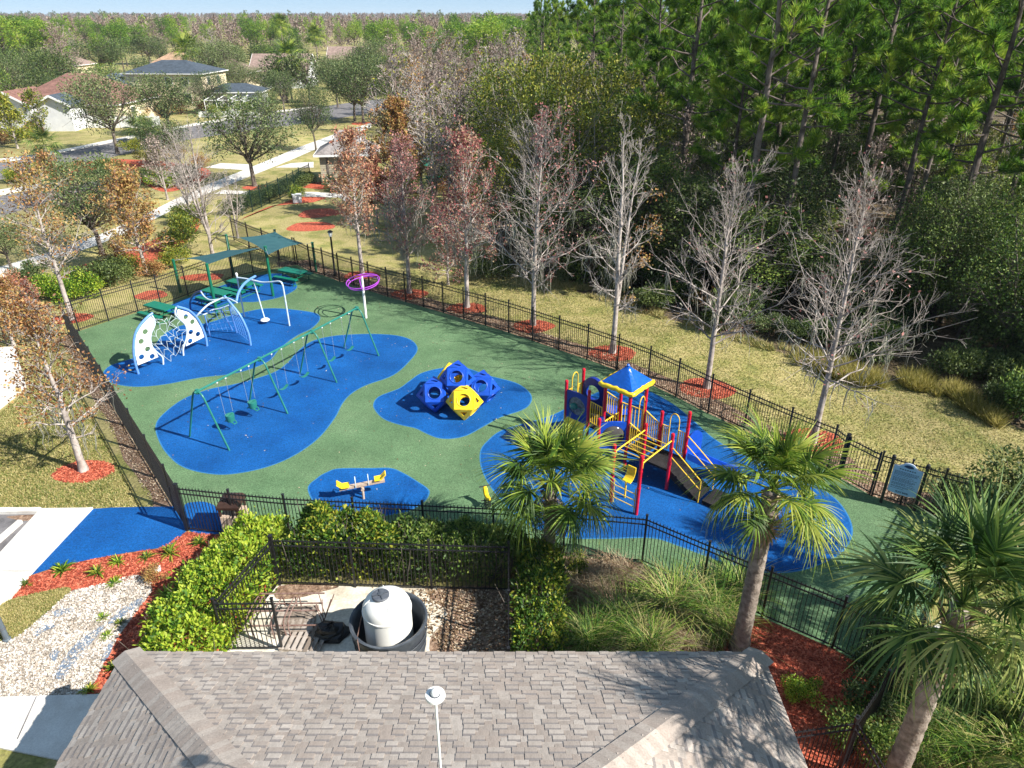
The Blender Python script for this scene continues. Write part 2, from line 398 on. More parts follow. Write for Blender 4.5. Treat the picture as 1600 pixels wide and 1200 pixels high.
def sheet(name, poly, z, mat, kind='structure', thick=0):
    mb = MB()
    if thick: mb.prism(poly, z - thick, z)
    else: mb.add([(p[0], p[1], z) for p in poly], [tuple(range(len(poly)))])
    o = mb.build(name, mat); me = o.data
    if not thick and me.polygons[0].normal.z < 0: me.flip_normals()
    o['kind'] = kind; return o
def px(*pts): return [G2(*p) for p in pts]
# ---------------------------------------------------------------- ground, roads, rubber, beds
rg = np.random.default_rng(11)
sheet('lawn', [(-3000, -400), (3000, -400), (3000, 7000), (-3000, 7000)], 0, MT['lawn'])
FOREST_EDGE = px((1640, 690), (1560, 655), (1500, 622), (1450, 600), (1350, 592), (1250, 560), (1150, 530), (1050, 500), (950, 470), (880, 450), (800, 422))
sheet('forest_floor', FOREST_EDGE + [(-4, 62), (-14, 95), (-22, 150), (-40, 330), (400, 330), (400, 20), (60, 16), (30, 22)], .004, MT['forest_floor'])
# boulevard, its verge kerbs and the footpath
def strip_px(name, up, lo, z, mat, thick=0): return sheet(name, px(*up) + px(*lo[::-1]), z, mat, thick=thick)
strip_px('road', [(-60, 262), (60, 246), (130, 232), (200, 217), (300, 197), (400, 180), (500, 167), (570, 157), (660, 148)],
         [(-60, 290), (60, 271), (130, 255), (200, 240), (300, 217), (400, 203), (500, 190), (570, 178), (660, 160)], .004, MT['asphalt'])
strip_px('kerb', [(-60, 257), (60, 242), (130, 228.5), (200, 214), (300, 194.5), (400, 178), (500, 165.5)],
         [(-60, 262), (60, 246), (130, 232), (200, 217), (300, 197), (400, 180), (500, 167)], .12, MT['concrete'], thick=.2)
strip_px('road', [(-60, 315), (0, 306), (35, 300), (110, 292), (160, 280)], [(-60, 350), (0, 339), (40, 326), (100, 308), (160, 290)], .004, MT['asphalt'])
strip_px('kerb', [(-60, 306), (0, 298), (35, 292), (100, 284)], [(-60, 314), (0, 305.5), (35, 299), (100, 290)], .12, MT['concrete'], thick=.2)
strip_px('footpath', [(-60, 440), (0, 417), (75, 395), (150, 369), (215, 341), (270, 313), (330, 286), (400, 258), (470, 229), (530, 207), (580, 192)],
         [(-60, 460), (0, 436), (75, 408), (150, 384), (215, 356), (270, 328), (330, 300), (400, 272), (455, 250), (530, 217), (580, 199)], .012, MT['concrete'], )
sheet('footpath', px((348, 297), (390, 299), (392, 304), (335, 303)), .016, MT['concrete'])
sheet('footpath', px((455, 255), (490, 253), (490, 262), (430, 262)), .016, MT['concrete'])
sheet('footpath', px((455, 300), (490, 300), (540, 303), (556, 318), (548, 320), (530, 309), (470, 307)), .016, MT['concrete'])
sheet('footpath', px((345, 255), (395, 257), (385, 266), (320, 262)), .016, MT['concrete'])
# rubber play surface inside the fence
SW, NW = G2(293, 829), G2(108, 523)
SFENCE = [SW, G2(372, 838), G2(455, 846), G2(880, 868), G2(1003, 880), G2(1097, 923), G2(1190, 965), G2(1300, 1013), (10.1, 12.75)]
NFENCE = px((108, 523), (124, 517.5), (170, 502), (216, 488), (252, 478), (294, 462), (364, 434.5), (396, 427.5), (437, 418))
EFENCE = px((437, 418), (465, 414), (486, 425), (507, 431), (531, 440), (553, 447), (578, 455), (606, 464), (634, 472), (662, 480), (693, 489), (725, 499), (759, 509), (795, 520), (832, 532.5), (873, 547), (917, 561.5), (964, 579), (1012, 599), (1056, 620), (1106, 646), (1162, 672), (1226, 702), (1293, 731), (1310, 746))
EFENCE2 = [G2(1362, 775), G2(1406, 789), G2(1457, 804), (15.6, 19.25)]
green = SFENCE + [(15.6, 19.25)] + EFENCE2[:-1][::-1] + EFENCE[::-1] + NFENCE[::-1][1:]
sheet('rubber_ground', green, .012, MT['rubber_green'])
BLUE = {
 'A': [(270, 476), (262, 487), (281, 492), (305, 494), (335, 487), (371, 473), (400, 471.5), (431, 466), (452, 458), (463, 449), (457, 438), (440, 428), (405, 431), (365, 441), (320, 457)],
 'B': [(163, 585), (170, 594), (182, 600), (214, 604), (257, 600.5), (312, 590), (355, 585), (388, 577.5), (420, 563.5), (437, 544), (463, 524.7), (485, 513.8), (498, 501), (496, 492), (480, 487.5), (441, 483), (413, 483), (387, 487.5), (355, 496), (322, 506), (290, 508), (268, 516), (253, 527), (240, 543), (215, 558), (178, 570), (167, 577)],
 'C': [(245, 666), (256, 648), (288, 624), (328, 609), (368, 601), (405, 591), (432, 581), (451, 567), (467, 549), (488, 534), (520, 526), (560, 523), (595, 523), (624, 526), (643, 533), (651, 546), (641, 562), (614, 586), (571, 602), (547, 616), (533, 632), (522, 653), (496, 685), (458, 712), (413, 730.5), (360, 740.5), (320, 738.5), (285, 728), (263, 709), (250, 688)],
 'D': [(585, 632), (594, 620), (624, 608), (641, 596), (659, 584), (685, 577), (711, 574), (729, 576), (764, 588), (799, 597), (816, 605), (828, 617), (828, 629), (816, 640), (781, 652), (755, 666), (729, 680), (706, 685), (685, 684), (667, 677), (650, 669), (624, 663), (602, 655), (589, 643)],
 'E': [(752, 707), (763, 690), (786, 673), (830, 660), (868, 648), (905, 628), (950, 609), (1000, 608), (1047, 630), (1082, 658), (1114, 686), (1160, 712), (1230, 742), (1290, 770), (1318, 797), (1330, 830), (1316, 860), (1280, 881), (1236, 893), (1185, 892), (1120, 874), (1060, 852), (1018, 840), (940, 841), (880, 838), (820, 815), (775, 770), (755, 735)],
 'F': [(483, 765), (497, 748), (512, 739), (530, 733.5), (580, 733), (610, 733), (630, 741), (650, 753), (666, 764), (669, 772), (660, 785), (630, 800), (560, 808), (505, 797)],
}
def outset(poly, d):
    n = len(poly); out = []
    ar = sum(poly[i][0] * poly[(i + 1) % n][1] - poly[(i + 1) % n][0] * poly[i][1] for i in range(n))
    sg = 1 if ar > 0 else -1
    for i in range(n):
        a = Vector(poly[i - 1]); b = Vector(poly[(i + 1) % n]); t = (b - a).normalized()
        out.append((poly[i][0] + sg * t.y * d, poly[i][1] - sg * t.x * d))
    return out
for k, p in BLUE.items():
    sp = smooth_poly(px(*p), 6)
    sheet('blue_rubber_ground', sp, .020, MT['rubber_blue'])
    sheet('blue_edge_halo', outset(sp, .05), .016, MT['halo_blue'])  # pale outline sheet added to imitate a bright sharpening halo, no real border
pad = px((147, 795.5), (180, 793.5), (225, 792.5), (272, 792)) + [G2(288, 800), SW] + px((270, 850), (249, 857), (200, 864), (147, 873.5), (88, 886.5), (49.5, 899), (139, 800))
sheet('blue_rubber_ground', pad, .020, MT['rubber_blue'])
sheet('blue_rubber_ground', smooth_poly(px((288, 792), (305, 785), (325, 786), (340, 795), (352, 815), (345, 834), (297, 830)), 5), .020, MT['rubber_blue'])
# entrance walk, parking, beds in front of the building
sheet('mulch_bed', px((18, 936), (49.5, 899.5), (88, 886.8), (147, 873.8), (200, 864.4), (249, 857.4), (293, 831), (372, 840), (440, 850), (430, 905), (352, 1018), (330, 1050), (128, 1088), (110, 1060)), .010, MT['mulch'])
sheet('footpath', px((65, 797.5), (138, 796.5), (146, 795.6), (49, 899), (18, 936), (4, 944), (-90, 1020), (-120, 960), (0, 868)), .10, MT['concrete'], thick=.2)
for a, b in (((25, 845), (95, 845)), ((-30, 894), (53, 894)), ((110, 799), (104, 804))):
    pass
for a, b in (((22, 846), (98, 846)), ((-40, 896), (51, 896))):
    A, B = Vector((*G2(*a), .1)), Vector((*G2(*b), .1)); mb = MB(); mb.bar(A, B, .018, .008); mb.build('path_joint', MT['asphalt'])['kind'] = 'structure'
sheet('parking', px((-200, 806), (60, 803.5), (0, 868), (-120, 960), (-300, 960)), .006, MT['asphalt'])
mb = MB(); mb.prism(px((-200, 798), (66, 797), (60, 803.5), (-200, 806)), 0, .13); mb.build('kerb', MT['concrete'])['kind'] = 'structure'
sheet('leaf_drift', smooth_poly(px((10, 808), (40, 805), (58, 805), (50, 812), (35, 814)), 4), .012, MT['litter'])
sheet('lawn', smooth_poly(px((4, 941), (16, 937), (60, 926), (103, 918), (111, 924), (95, 942), (73, 959), (29, 996), (-20, 1010), (-40, 980)), 4), .014, MT['lawn'])
GRAVEL = px((111, 925), (161, 913), (205, 900), (235, 902), (238, 925), (209, 963), (186, 995), (167, 1028), (152, 1061), (133, 1086.5), (-60, 1091), (-60, 1040), (0, 1004), (29, 996), (73, 959))
sheet('gravel_bed', GRAVEL, .018, MT['gravel'])
for p in ([(84, 958), (100, 952), (115, 953), (112, 958), (98, 962), (88, 966)], [(55, 990), (72, 978), (88, 980), (70, 988), (60, 996)], [(92, 1045), (108, 1020), (128, 1000), (150, 985), (165, 978), (150, 998), (132, 1020), (115, 1040), (103, 1060), (88, 1062)], [(170, 972), (196, 950), (222, 935), (225, 942), (205, 956), (190, 968), (175, 977)], [(78, 1025), (88, 1016), (94, 1020), (86, 1035)], [(160, 1030), (170, 1008), (178, 1005), (172, 1025), (162, 1038)]):
    sheet('weed_fabric', smooth_poly(px(*p), 3), .044, MT['fabric'], kind='structure')
sheet('footpath', px((-60, 1092), (170, 1086)) + [(-7.0, 11.9), (-7.0, 9.9)] + px((-60, 1158)), .05, MT['concrete'], thick=.1)
for q in ((58, 1090, 28, 1157),):
    A, B = Vector((*G2(q[0], q[1]), .05)), Vector((*G2(q[2], q[3]), .05)); mb = MB(); mb.bar(A, B, .03, .008); mb.build('path_joint', MT['asphalt'])['kind'] = 'structure'
# pump yard, planting bed and mulch to the right
sheet('yard_slab', px((432, 914), (795, 920), (797, 1020), (600, 1060), (353, 1045), (353, 1017)), .014, MT['concrete_dirty'])
sheet('leaf_litter_bed', smooth_poly(px((668, 925), (790, 924), (796, 1050), (690, 1050), (672, 1000), (700, 960)), 4), .018, MT['litter'])
sheet('leaf_litter_bed', smooth_poly(px((437, 916), (500, 913), (530, 917), (500, 926), (470, 934), (432, 936)), 4), .018, MT['litter'])
sheet('planting_bed', px((795, 850), (880, 868.5), (1003, 880.5), (1097, 923.5), (1190, 965.5)) + [(6.6, 14.9), (4.5, 12), (3.0, 10.5), (-.1, 10.5)], .008, MT['litter'])
sheet('mulch_bed', px((1050, 985), (1120, 972), (1192, 966), (1300, 1014)) + [(10.1, 12.7), (9.2, 10.2), (8.2, 6), (5, 6), (4.4, 12.0), (5.0, 13.6)], .012, MT['mulch'])
sheet('mulch_bed', [(10.2, 12.8), (13, 13.5), (14, 9), (12, 6), (8.3, 5), (9.3, 10.2)], .008, MT['mulch'])
sheet('footpath', [(10.9, 13.9), (12.4, 14.9), (14.5, 12.0), (12.6, 10.9), (11.4, 12.2)], .05, MT['concrete'], thick=.08)
# brown litter strip outside the east fence and dirt outside the west fence
ef = [Vector(p) for p in EFENCE + EFENCE2]
off = []
for i, p in enumerate(ef):
    t = (ef[min(i + 1, len(ef) - 1)] - ef[max(i - 1, 0)]).normalized(); off.append((p.x - t.y * 1.25 + .15 * math.sin(i * 1.7), p.y + t.x * 1.25))
sheet('leaf_litter_strip', [tuple(p) for p in ef] + off[::-1], .006, MT['litter'])
wv = (Vector(NW) - Vector(SW)).normalized(); wn = Vector((-wv.y, wv.x))
sheet('dirt_strip', [tuple(Vector(SW) + wv * 1.6), NW] + [tuple(Vector(SW) + wv * k + wn * (.5 + .15 * math.sin(k * 1.3))) for k in (21, 18, 15, 12, 9, 6, 3, 1.6)], .006, MT['litter'])
mb = MB(); mb.prism(px((-120, 552), (0, 547), (25, 545), (42, 607), (0, 640), (-120, 700)), 0, .16); o = mb.build('concrete_pad', MT['concrete']); o['kind'] = 'structure'
BEDS = [((131, 737), 1.15, .75), ((112, 498), 1.1, .8), ((1270, 690), 1.2, 1.0), ((1104, 607), 1.25, 1.0), ((957, 552), 1.2, 1.0), ((833, 510), 1.15, .9), ((730, 482), 1.15, .9), ((640, 460), 1.15, .9),
        ((236, 461), 1.0, .8), ((318, 433), 1.4, .8), ((485, 354), 1.9, 1.6), ((498, 333), 1.8, 1.6), ((398, 293), 1.2, 1.2), ((567, 193), 2, 1.6), ((565, 430), 1.2, .9)]
for (p, a, b) in BEDS:
    c = G(*p)
    pl = [(c.x + a * math.cos(t) * (1 + .12 * math.sin(3 * t + c.x)), c.y + b * math.sin(t) * (1 + .1 * math.sin(2 * t + c.y))) for t in np.arange(0, 2 * math.pi, .3)]
    sheet('mulch_ring', pl, .010, MT['mulch'])
sheet('mulch_bed', px((372, 345), (400, 332), (440, 318), (470, 306), (500, 303), (510, 310), (490, 316), (455, 319), (420, 323), (385, 338)), .009, MT['mulch'])
sheet('mulch_bed', px((472, 293), (490, 285), (560, 283), (560, 292), (500, 296)), .009, MT['mulch'])
sheet('mulch_bed', px((70, 455), (150, 440), (200, 425), (260, 400), (283, 385), (308, 360), (320, 335), (310, 330), (285, 350), (240, 375), (180, 398), (110, 420)), .008, MT['mulch'])
sheet('mulch_bed', smooth_poly(px((75, 290), (130, 268), (190, 268), (230, 290), (260, 300), (300, 290), (330, 270), (300, 258), (220, 250), (140, 252)), 4), .007, MT['mulch'])

# ---- things nobody could count: chips, shells, blades, fallen leaves
def flakes(name, poly, n, L, W, z, mat, tilt=.5, seed=1):
    r = np.random.default_rng(seed); q = scatter(poly, n, r)
    C = np.column_stack([q, z + r.uniform(0, .02, len(q))])
    d = r.normal(size=(len(q), 3)); d[:, 2] *= tilt * .5; d = unit(d)
    nr = r.normal(size=(len(q), 3)) * tilt; nr[:, 2] = 1; s = unit(np.cross(d, nr))
    Ls = (L * r.uniform(.5, 1.4, len(q)))[:, None]; Ws = (W * r.uniform(.5, 1.4, len(q)))[:, None]
    V = np.stack([C - d * Ls / 2, C + s * Ws / 2, C + d * Ls / 2, C - s * Ws / 2], 1).reshape(-1, 3)
    V[:, 2] = np.maximum(V[:, 2], z - .002)
    o = link(bpy.data.objects.new(name, np_mesh(name, V, np.arange(4 * len(q)).reshape(-1, 4), mat))); o['kind'] = 'stuff'; return o
MULCHED = [px((18, 936), (49.5, 899.5), (147, 873.8), (249, 857.4), (293, 831), (372, 840), (340, 870), (268, 921), (235, 965), (231, 1013), (170, 1080), (150, 1060), (186, 995), (209, 963), (238, 925), (235, 902), (161, 913), (103, 918)),
           px((1050, 985), (1120, 972), (1192, 966), (1300, 1014)) + [(10.1, 12.7), (9.2, 10.2), (8.6, 8), (6, 8), (5.6, 11.5), (5.0, 13.6)]]
for i, p in enumerate(MULCHED): flakes('mulch_chips', p, 9000, .10, .03, .02, MT['mulch_chip'], .5, 20 + i)
for i, (p, a, b) in enumerate(BEDS[:8]):
    c = G(*p); flakes('mulch_chips', [(c.x + a * math.cos(t), c.y + b * math.sin(t)) for t in np.arange(0, 6.28, .4)], 1500, .11, .035, .02, MT['mulch_chip'], .5, 40 + i)
flakes('shell_fragments', GRAVEL, 14000, .075, .05, .028, MT['shell'], .9, 31)
flakes('fallen_leaves', [tuple(p) for p in ef] + off[::-1], 9000, .09, .05, .02, MT['litter_leaf'], .7, 32)
flakes('fallen_leaves', px((795, 850), (880, 868.5), (1003, 880.5), (1097, 923.5)) + [(6.0, 14.3), (3.4, 12.0), (-.1, 12)], 6000, .10, .05, .02, MT['litter_leaf'], .7, 33)
flakes('fallen_leaves', green, 700, .075, .045, .03, MT['litter_leaf'], .3, 34)
flakes('fallen_leaves', [tuple(Vector(SW) + wv * 2.2), NW] + [tuple(Vector(SW) + wv * k + wn * .55) for k in (20, 2.2)], 2200, .09, .05, .02, MT['litter_leaf'], .7, 35)
flakes('fallen_leaves', px((437, 916), (790, 924), (796, 1050), (700, 1050), (668, 985), (640, 921), (560, 919)), 1800, .10, .06, .03, MT['litter_leaf'], .7, 36)
flakes('fallen_leaves', px((-30, 548), (25, 546), (42, 606), (-30, 660)), 90, .10, .06, .17, MT['litter_leaf'], .3, 37)
def lawn_blades(poly, n, h, seed, mat='lawn_blade', name='grass'):
    r = np.random.default_rng(seed); q = scatter(poly, n, r)
    for (bp, ba, bb) in BEDS:
        c = G(*bp); q = q[((q[:, 0] - c.x) / ba) ** 2 + ((q[:, 1] - c.y) / bb) ** 2 > 1.05]
    if name == 'tall_grass': q = q[np.array([mnoise.noise(Vector((a * .8, b * .8, 3))) + .35 * mnoise.noise(Vector((a * 2.5, b * 2.5, 1))) for a, b in q]) > -.08]
    k = len(q)
    B = np.column_stack([q, np.full(k, .0)]); d = r.normal(size=(k, 3)) * .8; d[:, 2] = 1; d = unit(d) * (h * r.uniform(.5, 1.3, k))[:, None]
    s = r.normal(size=(k, 3)); s[:, 2] = 0; s = unit(s) * (.012 + min(h, .1) * .12)
    V = np.stack([B - s, B + s, B + d], 1).reshape(-1, 3)
    o = link(bpy.data.objects.new(name, np_mesh(name, V, np.arange(3 * k).reshape(-1, 3), MT[mat]))); o['kind'] = 'stuff'
LAWN_SW = px((-60, 795), (60, 796), (140, 794.5), (225, 791), (262, 789)) + [tuple(Vector(SW) + wv * 2.4 + wn * .9), tuple(Vector(NW) + wn * .9)] + px((60, 540), (45, 610), (0, 645), (-60, 700))
lawn_blades(LAWN_SW, 60000, .09, 51)
LAWN_E = off + FOREST_EDGE[::1]
lawn_blades(off[6:] + [(17.5, 19.5)] + FOREST_EDGE, 52000, .08, 52)
lawn_blades(px((4, 941), (60, 926), (103, 918), (110, 926), (73, 959), (29, 996), (-20, 1010)), 9000, .07, 53)
# taller yellow grass along the wood's edge
te = [tuple(Vector(p) + Vector((0.3, .5))) for p in FOREST_EDGE[1:6]] + [tuple(Vector(p) + Vector((-.5, -.9))) for p in FOREST_EDGE[1:6]][::-1]
lawn_blades(te, 22000, .7, 54, 'yellow_grass', 'tall_grass')
te2 = [tuple(Vector(p) + Vector((0.6, 1.0))) for p in FOREST_EDGE[5:]] + [tuple(Vector(p) + Vector((-.1, -.3))) for p in FOREST_EDGE[5:]][::-1]
lawn_blades(te2, 14000, .35, 55, 'lawn_blade', 'tall_grass')

# ---------------------------------------------------------------- fences
PICK = {}
def picket_mesh(h, mat):
    if (h, mat) not in PICK:
        mb = MB(); q = .009
        mb.box((0, 0, (h - .06) / 2 + .04), (2 * q, 2 * q, h - .14))
        b = len(mb.v); z = h - .03 - .0
        mb.add([(-q * 1.5, -q * 1.5, h - .09), (q * 1.5, -q * 1.5, h - .09), (q * 1.5, q * 1.5, h - .09), (-q * 1.5, q * 1.5, h - .09), (0, 0, h)], [(0, 1, 4), (1, 2, 4), (2, 3, 4), (3, 0, 4), (3, 2, 1, 0)])
        PICK[(h, mat)] = mb.mesh('picket', MT[mat])
    return PICK[(h, mat)]
def fence(label, pts, h=1.85, mat='black_metal', sp=.115, maxseg=2.6, name='metal_fence', fat=(), limit=300, category='fence', ends=(True, True), grp='metal picket fences'):
    V = [Vector((p[0], p[1], 0)) for p in pts]
    nodes = []
    for i in range(len(V) - 1):
        n = max(1, math.ceil((V[i + 1] - V[i]).length / maxseg - .15))
        for k in range(n): nodes.append(V[i].lerp(V[i + 1], k / n))
    nodes.append(V[-1])
    base = nodes[len(nodes) // 2]
    t = thing(name, label, category, base, 0, grp)
    pk = []
    hp = h + .06
    for i, p in enumerate(nodes):
        if (i == 0 and not ends[0]) or (i == len(nodes) - 1 and not ends[1]): continue
        r = .062 if i not in fat else .10
        a = nodes[min(i + 1, len(nodes) - 1)] - nodes[max(i - 1, 0)]; rz = math.atan2(a.y, a.x)
        mb = MB(); mb.box((p.x, p.y, hp / 2), (r, r, hp), rz); mb.box((p.x, p.y, hp + .012), (r + .02, r + .02, .024), rz)
        mb.build('post', MT[mat], t)
    for i in range(len(nodes) - 1):
        a, b = nodes[i], nodes[i + 1]; d = (b - a); L = d.length; d.normalize(); rz = math.atan2(d.y, d.x)
        for z in (h - .12, h - .30, .12):
            mb = MB(); mb.bar(a + d * .034 + Vector((0, 0, z)), b - d * .034 + Vector((0, 0, z)), .03, .036); mb.build('rail', MT[mat], t)
        n = max(2, round(L / sp))
        for k in range(1, n): pk.append((a + d * (L * k / n), rz))
    pk.sort(key=lambda q: q[0].length)
    me = picket_mesh(h, mat)
    for p, rz in pk[:limit]: part('picket', me, t, p - base, (0, 0, rz))
    if len(pk) > limit:
        mb = MB(); src = me
        vv = [v.co.copy() for v in src.vertices]; ff = [tuple(f.vertices) for f in src.polygons]
        for p, rz in pk[limit:]:
            m = Matrix.Rotation(rz, 3, 'Z'); mb.add([m @ v + p for v in vv], ff)
        mb.build('far_pickets', MT[mat], t)['kind'] = 'stuff'
    return t
fence('black picket fence on the near side of the playground, behind the hedges and palms', SFENCE, fat=(0,))
gA = Vector(SW) + wv * 1.45
fence('black picket fence down the left side of the playground, seen almost edge on', [tuple(gA), NW])
fence('black picket fence behind the shade sails and picnic tables', [G2(12, 541)] + NFENCE, limit=250)
fence('long black picket fence between the green rubber and the row of bare trees', EFENCE, limit=300, fat=(len(EFENCE) - 1,))
fence('black picket fence behind the rules sign, right of the gate', EFENCE2)
fence('black picket fence running on beyond the playground corner past the shade sails', [G2(366, 376)] + px((390, 387), (414, 397), (437, 407), (462, 413.5)), limit=200)
fence('short black picket fence on the right under the big palms', [(15.6, 19.25), (10.1, 12.75)], limit=100)
RB = [(10.1, 12.75), G2(1340, 1123, 1.85), (7.9, 7.2)]
fence('black picket fence in the lower right corner, seen from above along its rails', RB, limit=120, fat=(3,))
fence('black picket fence from the roof corner to the thick corner post', [(5.75, 10.0), G2(1325, 1165, 1.0)], limit=60)
def gate(label, A, B, h=1.85):
    A, B = Vector((*A, 0)), Vector((*B, 0)); t = thing('metal_gate', label, 'gate', A, 0, 'black playground gates')
    d = (B - A); L = d.length; d.normalize(); rz = math.atan2(d.y, d.x)
    mb = MB(); a, b = A + d * .08, B - d * .08
    for z in (h - .12, h - .30, .12): mb.bar(a + Vector((0, 0, z)), b + Vector((0, 0, z)), .032, .038)
    mb.box((a.x, a.y, h / 2), (.05, .05, h), rz); mb.box((b.x, b.y, h / 2), (.05, .05, h), rz); mb.build('gate_frame', MT['black_metal'], t)
    n = round(L / .115); me = picket_mesh(h, 'black_metal')
    for k in range(1, n): part('picket', me, t, d * (L * k / n), (0, 0, rz))
    mb = MB(); q = A + d * (L * .9); mb.box((q.x, q.y, 1.0), (.09, .12, .16), rz); mb.build('latch', MT['black_metal'], t)
gate('black picket gate beside the blue entrance pad', SW, tuple(gA))
gate('black picket gate beside the blue rules sign', EFENCE[-1], EFENCE2[0])
# pump yard enclosure
EN, ENE, ESW, ESE = Vector(G2(437, 914)), Vector(G2(795, 925)), Vector(G2(353, 1017)), Vector(G2(795, 1015))
fence('dark picket fence at the back of the tank yard, in front of the hedge', [tuple(EN), tuple(ENE)], fat=(0,), limit=200)
fence('dark picket fence between the bright green hedge and the pipe rack', [tuple(EN), tuple(ESW)], ends=(False, True))
fence('dark picket fence at the right side of the tank yard', [tuple(ENE), (ESE.x, 12.2)], ends=(False, True))
fence('short dark picket fence in front of the pipe rack beside the roof edge', [tuple(ESW), G2(441, 1016)], ends=(False, True))
# dark green fence of the dog park further off
fence('dark green fence with a hedge growing through it by the far building', px((361, 336), (379, 337), (395, 331), (409, 324), (422, 318), (438, 311), (452, 304), (470, 293), (486, 285)), mat='dkgreen_metal', limit=150, h=1.9)
# ---------------------------------------------------------------- plates with holes
def circle(c, r, n=16): return [(c[0] + r * math.cos(2 * math.pi * i / n), c[1] + r * math.sin(2 * math.pi * i / n)) for i in range(n)]
def plate_mesh(name, outer, holes, thick, mat, mtx=None):
    cu = bpy.data.curves.new(name, 'CURVE'); cu.dimensions = '2D'; cu.fill_mode = 'BOTH'; cu.extrude = thick / 2
    for loop in [outer] + list(holes):
        s = cu.splines.new('POLY'); s.points.add(len(loop) - 1); s.use_cyclic_u = True
        for i, p in enumerate(loop): s.points[i].co = (p[0], p[1], 0, 1)
    ob = bpy.data.objects.new(name, cu); me = bpy.data.meshes.new_from_object(ob)
    bpy.data.objects.remove(ob); bpy.data.curves.remove(cu)
    me.name = name; me.materials.clear(); me.materials.append(mat)
    if mtx: me.transform(mtx)
    return me
def wall_mtx(A, B, origin=(0, 0, 0)):
    """local x runs A->B on the ground, local y is up"""
    d = (B - A); d.z = 0; d.normalize(); n = d.cross(Vector((0, 0, 1)))
    o = A - Vector(origin)
    return Matrix(((d.x, 0, n.x, o.x), (d.y, 0, n.y, o.y), (0, 1, 0, o.z), (0, 0, 0, 1)))
def V3(p, z=0): return Vector((p[0], p[1], z))

# ---------------------------------------------------------------- the big play structure
U, W_ = Vector((.743, -.669, 0)), Vector((.669, .743, 0))
T2 = Vector((4.30, 22.5, 0)); T4 = T2 + W_ * 1.1; T1 = T2 - U * 1.1; T3 = T1 + W_ * 1.1
P6 = T2 + U * .75; P7 = P6 + W_ * 1.1; P9 = P6 + U * 1.1; P8 = P7 + U * 1.1
P3 = T1 - U * .72; P12 = P3 + W_ * 1.1; P1 = P3 - U * 1.1; P2 = P1 + W_ * 1.1
P11 = P6 - W_ * 2; P10 = P9 - W_ * 2; P5 = Vector((3.22, 22.45, 0))
ps = thing('play_structure', 'red, yellow and blue play structure with slides and a blue pyramid roof', 'play structure', (4.3, 22.6, 0))
for p, h in ((T1, 3.42), (T2, 3.42), (T3, 3.42), (T4, 3.42), (P6, 2.3), (P7, 2.35), (P8, 2.75), (P9, 2.33), (P10, 2.38), (P11, 2.36), (P1, 2.8), (P2, 2.9), (P3, 2.75), (P12, 2.75), (P5, 2.25)):
    mb = MB(); mb.lathe(p, [(.064, 0), (.064, h)], 12); o = mb.build('post', MT['red'], ps); smooth_by_angle(o)
    if h < 3.3:
        mb = MB(); mb.lathe(p, [(.07, h - .02), (.07, h + .04), (.05, h + .08), (0, h + .095)], 12); c = mb.build('post_cap', MT['red'], o); smooth_by_angle(c)
    for z in (1.1, h * .75):
        mb = MB(); mb.lathe(p, [(.075, z), (.075, z + .07)], 12); smooth_by_angle(mb.build('clamp', MT['red'], o))
def deck(pts, z):
    mb = MB(); mb.prism([(p.x, p.y) for p in pts], z - .09, z); return mb.build('deck', MT['deck'], ps)
deck([T1, T2, T4, T3], 1.2); deck([P6, P9, P8, P7], .85); deck([P1, P3, P12, P2], 1.4); deck([P5, T2, T1], 1.05)
deck([T2.lerp(P6, .05), T2.lerp(P6, .95), T4.lerp(P7, .95), T4.lerp(P7, .05)], 1.02); deck([P3.lerp(T1, .05), P3.lerp(T1, .95), P12.lerp(T3, .95), P12.lerp(T3, .05)], 1.3)
def up(p, z): return Vector((p.x, p.y, z))
def barrier(A, B, zA, zB, h=.95, n=6, name='railing', loop=0):
    mb = MB(); d = (B - A).normalized(); a, b = A + d * .1, B - d * .1
    la, lb, ha, hb = up(a, zA + .06), up(b, zB + .06), up(a, zA + h), up(b, zB + h)
    if not loop:
        mb.tube([la, ha, hb, lb, la], .027, 6)
        for k in range(1, n): t = k / n; mb.tube([la.lerp(lb, t), ha.lerp(hb, t)], .018, 5)
    else:
        for s0, s1 in ((0, .27), (.73, 1)):
            mb.tube([la.lerp(lb, s0), ha.lerp(hb, s0), ha.lerp(hb, s1), la.lerp(lb, s1), la.lerp(lb, s0)], .026, 6)
            for k in (1, 2): t = s0 + (s1 - s0) * k / 3; mb.tube([la.lerp(lb, t), ha.lerp(hb, t)], .018, 5)
        q = [la.lerp(lb, .29)] + [ha.lerp(hb, .5 - .21 * math.cos(t)) + Vector((0, 0, loop * math.sin(t) * .45 + loop * .55)) for t in np.linspace(0, math.pi, 9)] + [la.lerp(lb, .71)]
        mb.tube(q, .021, 6)
    return smooth_by_angle(mb.build(name, MT['yellow'], ps))
barrier(P3, T1, 1.42, 1.35, .95, 5); barrier(P12, T3, 1.4, 1.25, .95, 5)
barrier(T3, T4, 1.2, 1.2, .95, 6); barrier(T1, T3, 1.2, 1.2, .5, 5); barrier(T2, P6, 1.15, .9, .98, 6); barrier(T4, P7, 1.2, .9, .98, 6)
barrier(P7, P8, .85, .85, 1.05, 6, 'railing', .62); barrier(P1, P2, 1.4, 1.4, 1.0, 6, 'railing', .62)
mb = MB()
for A, B in ((T2, T4),):
    a = A.lerp(B, .62); b = A.lerp(B, .95)
    mb.tube([up(a, 1.2), up(a, 2.55)] + [up(a.lerp(b, .5 - .5 * math.cos(t)), 2.55 + .32 * math.sin(t)) for t in np.linspace(0, math.pi, 8)][1:] + [up(b, 1.2)], .021, 6)
smooth_by_angle(mb.build('entry_loop', MT['yellow'], ps))
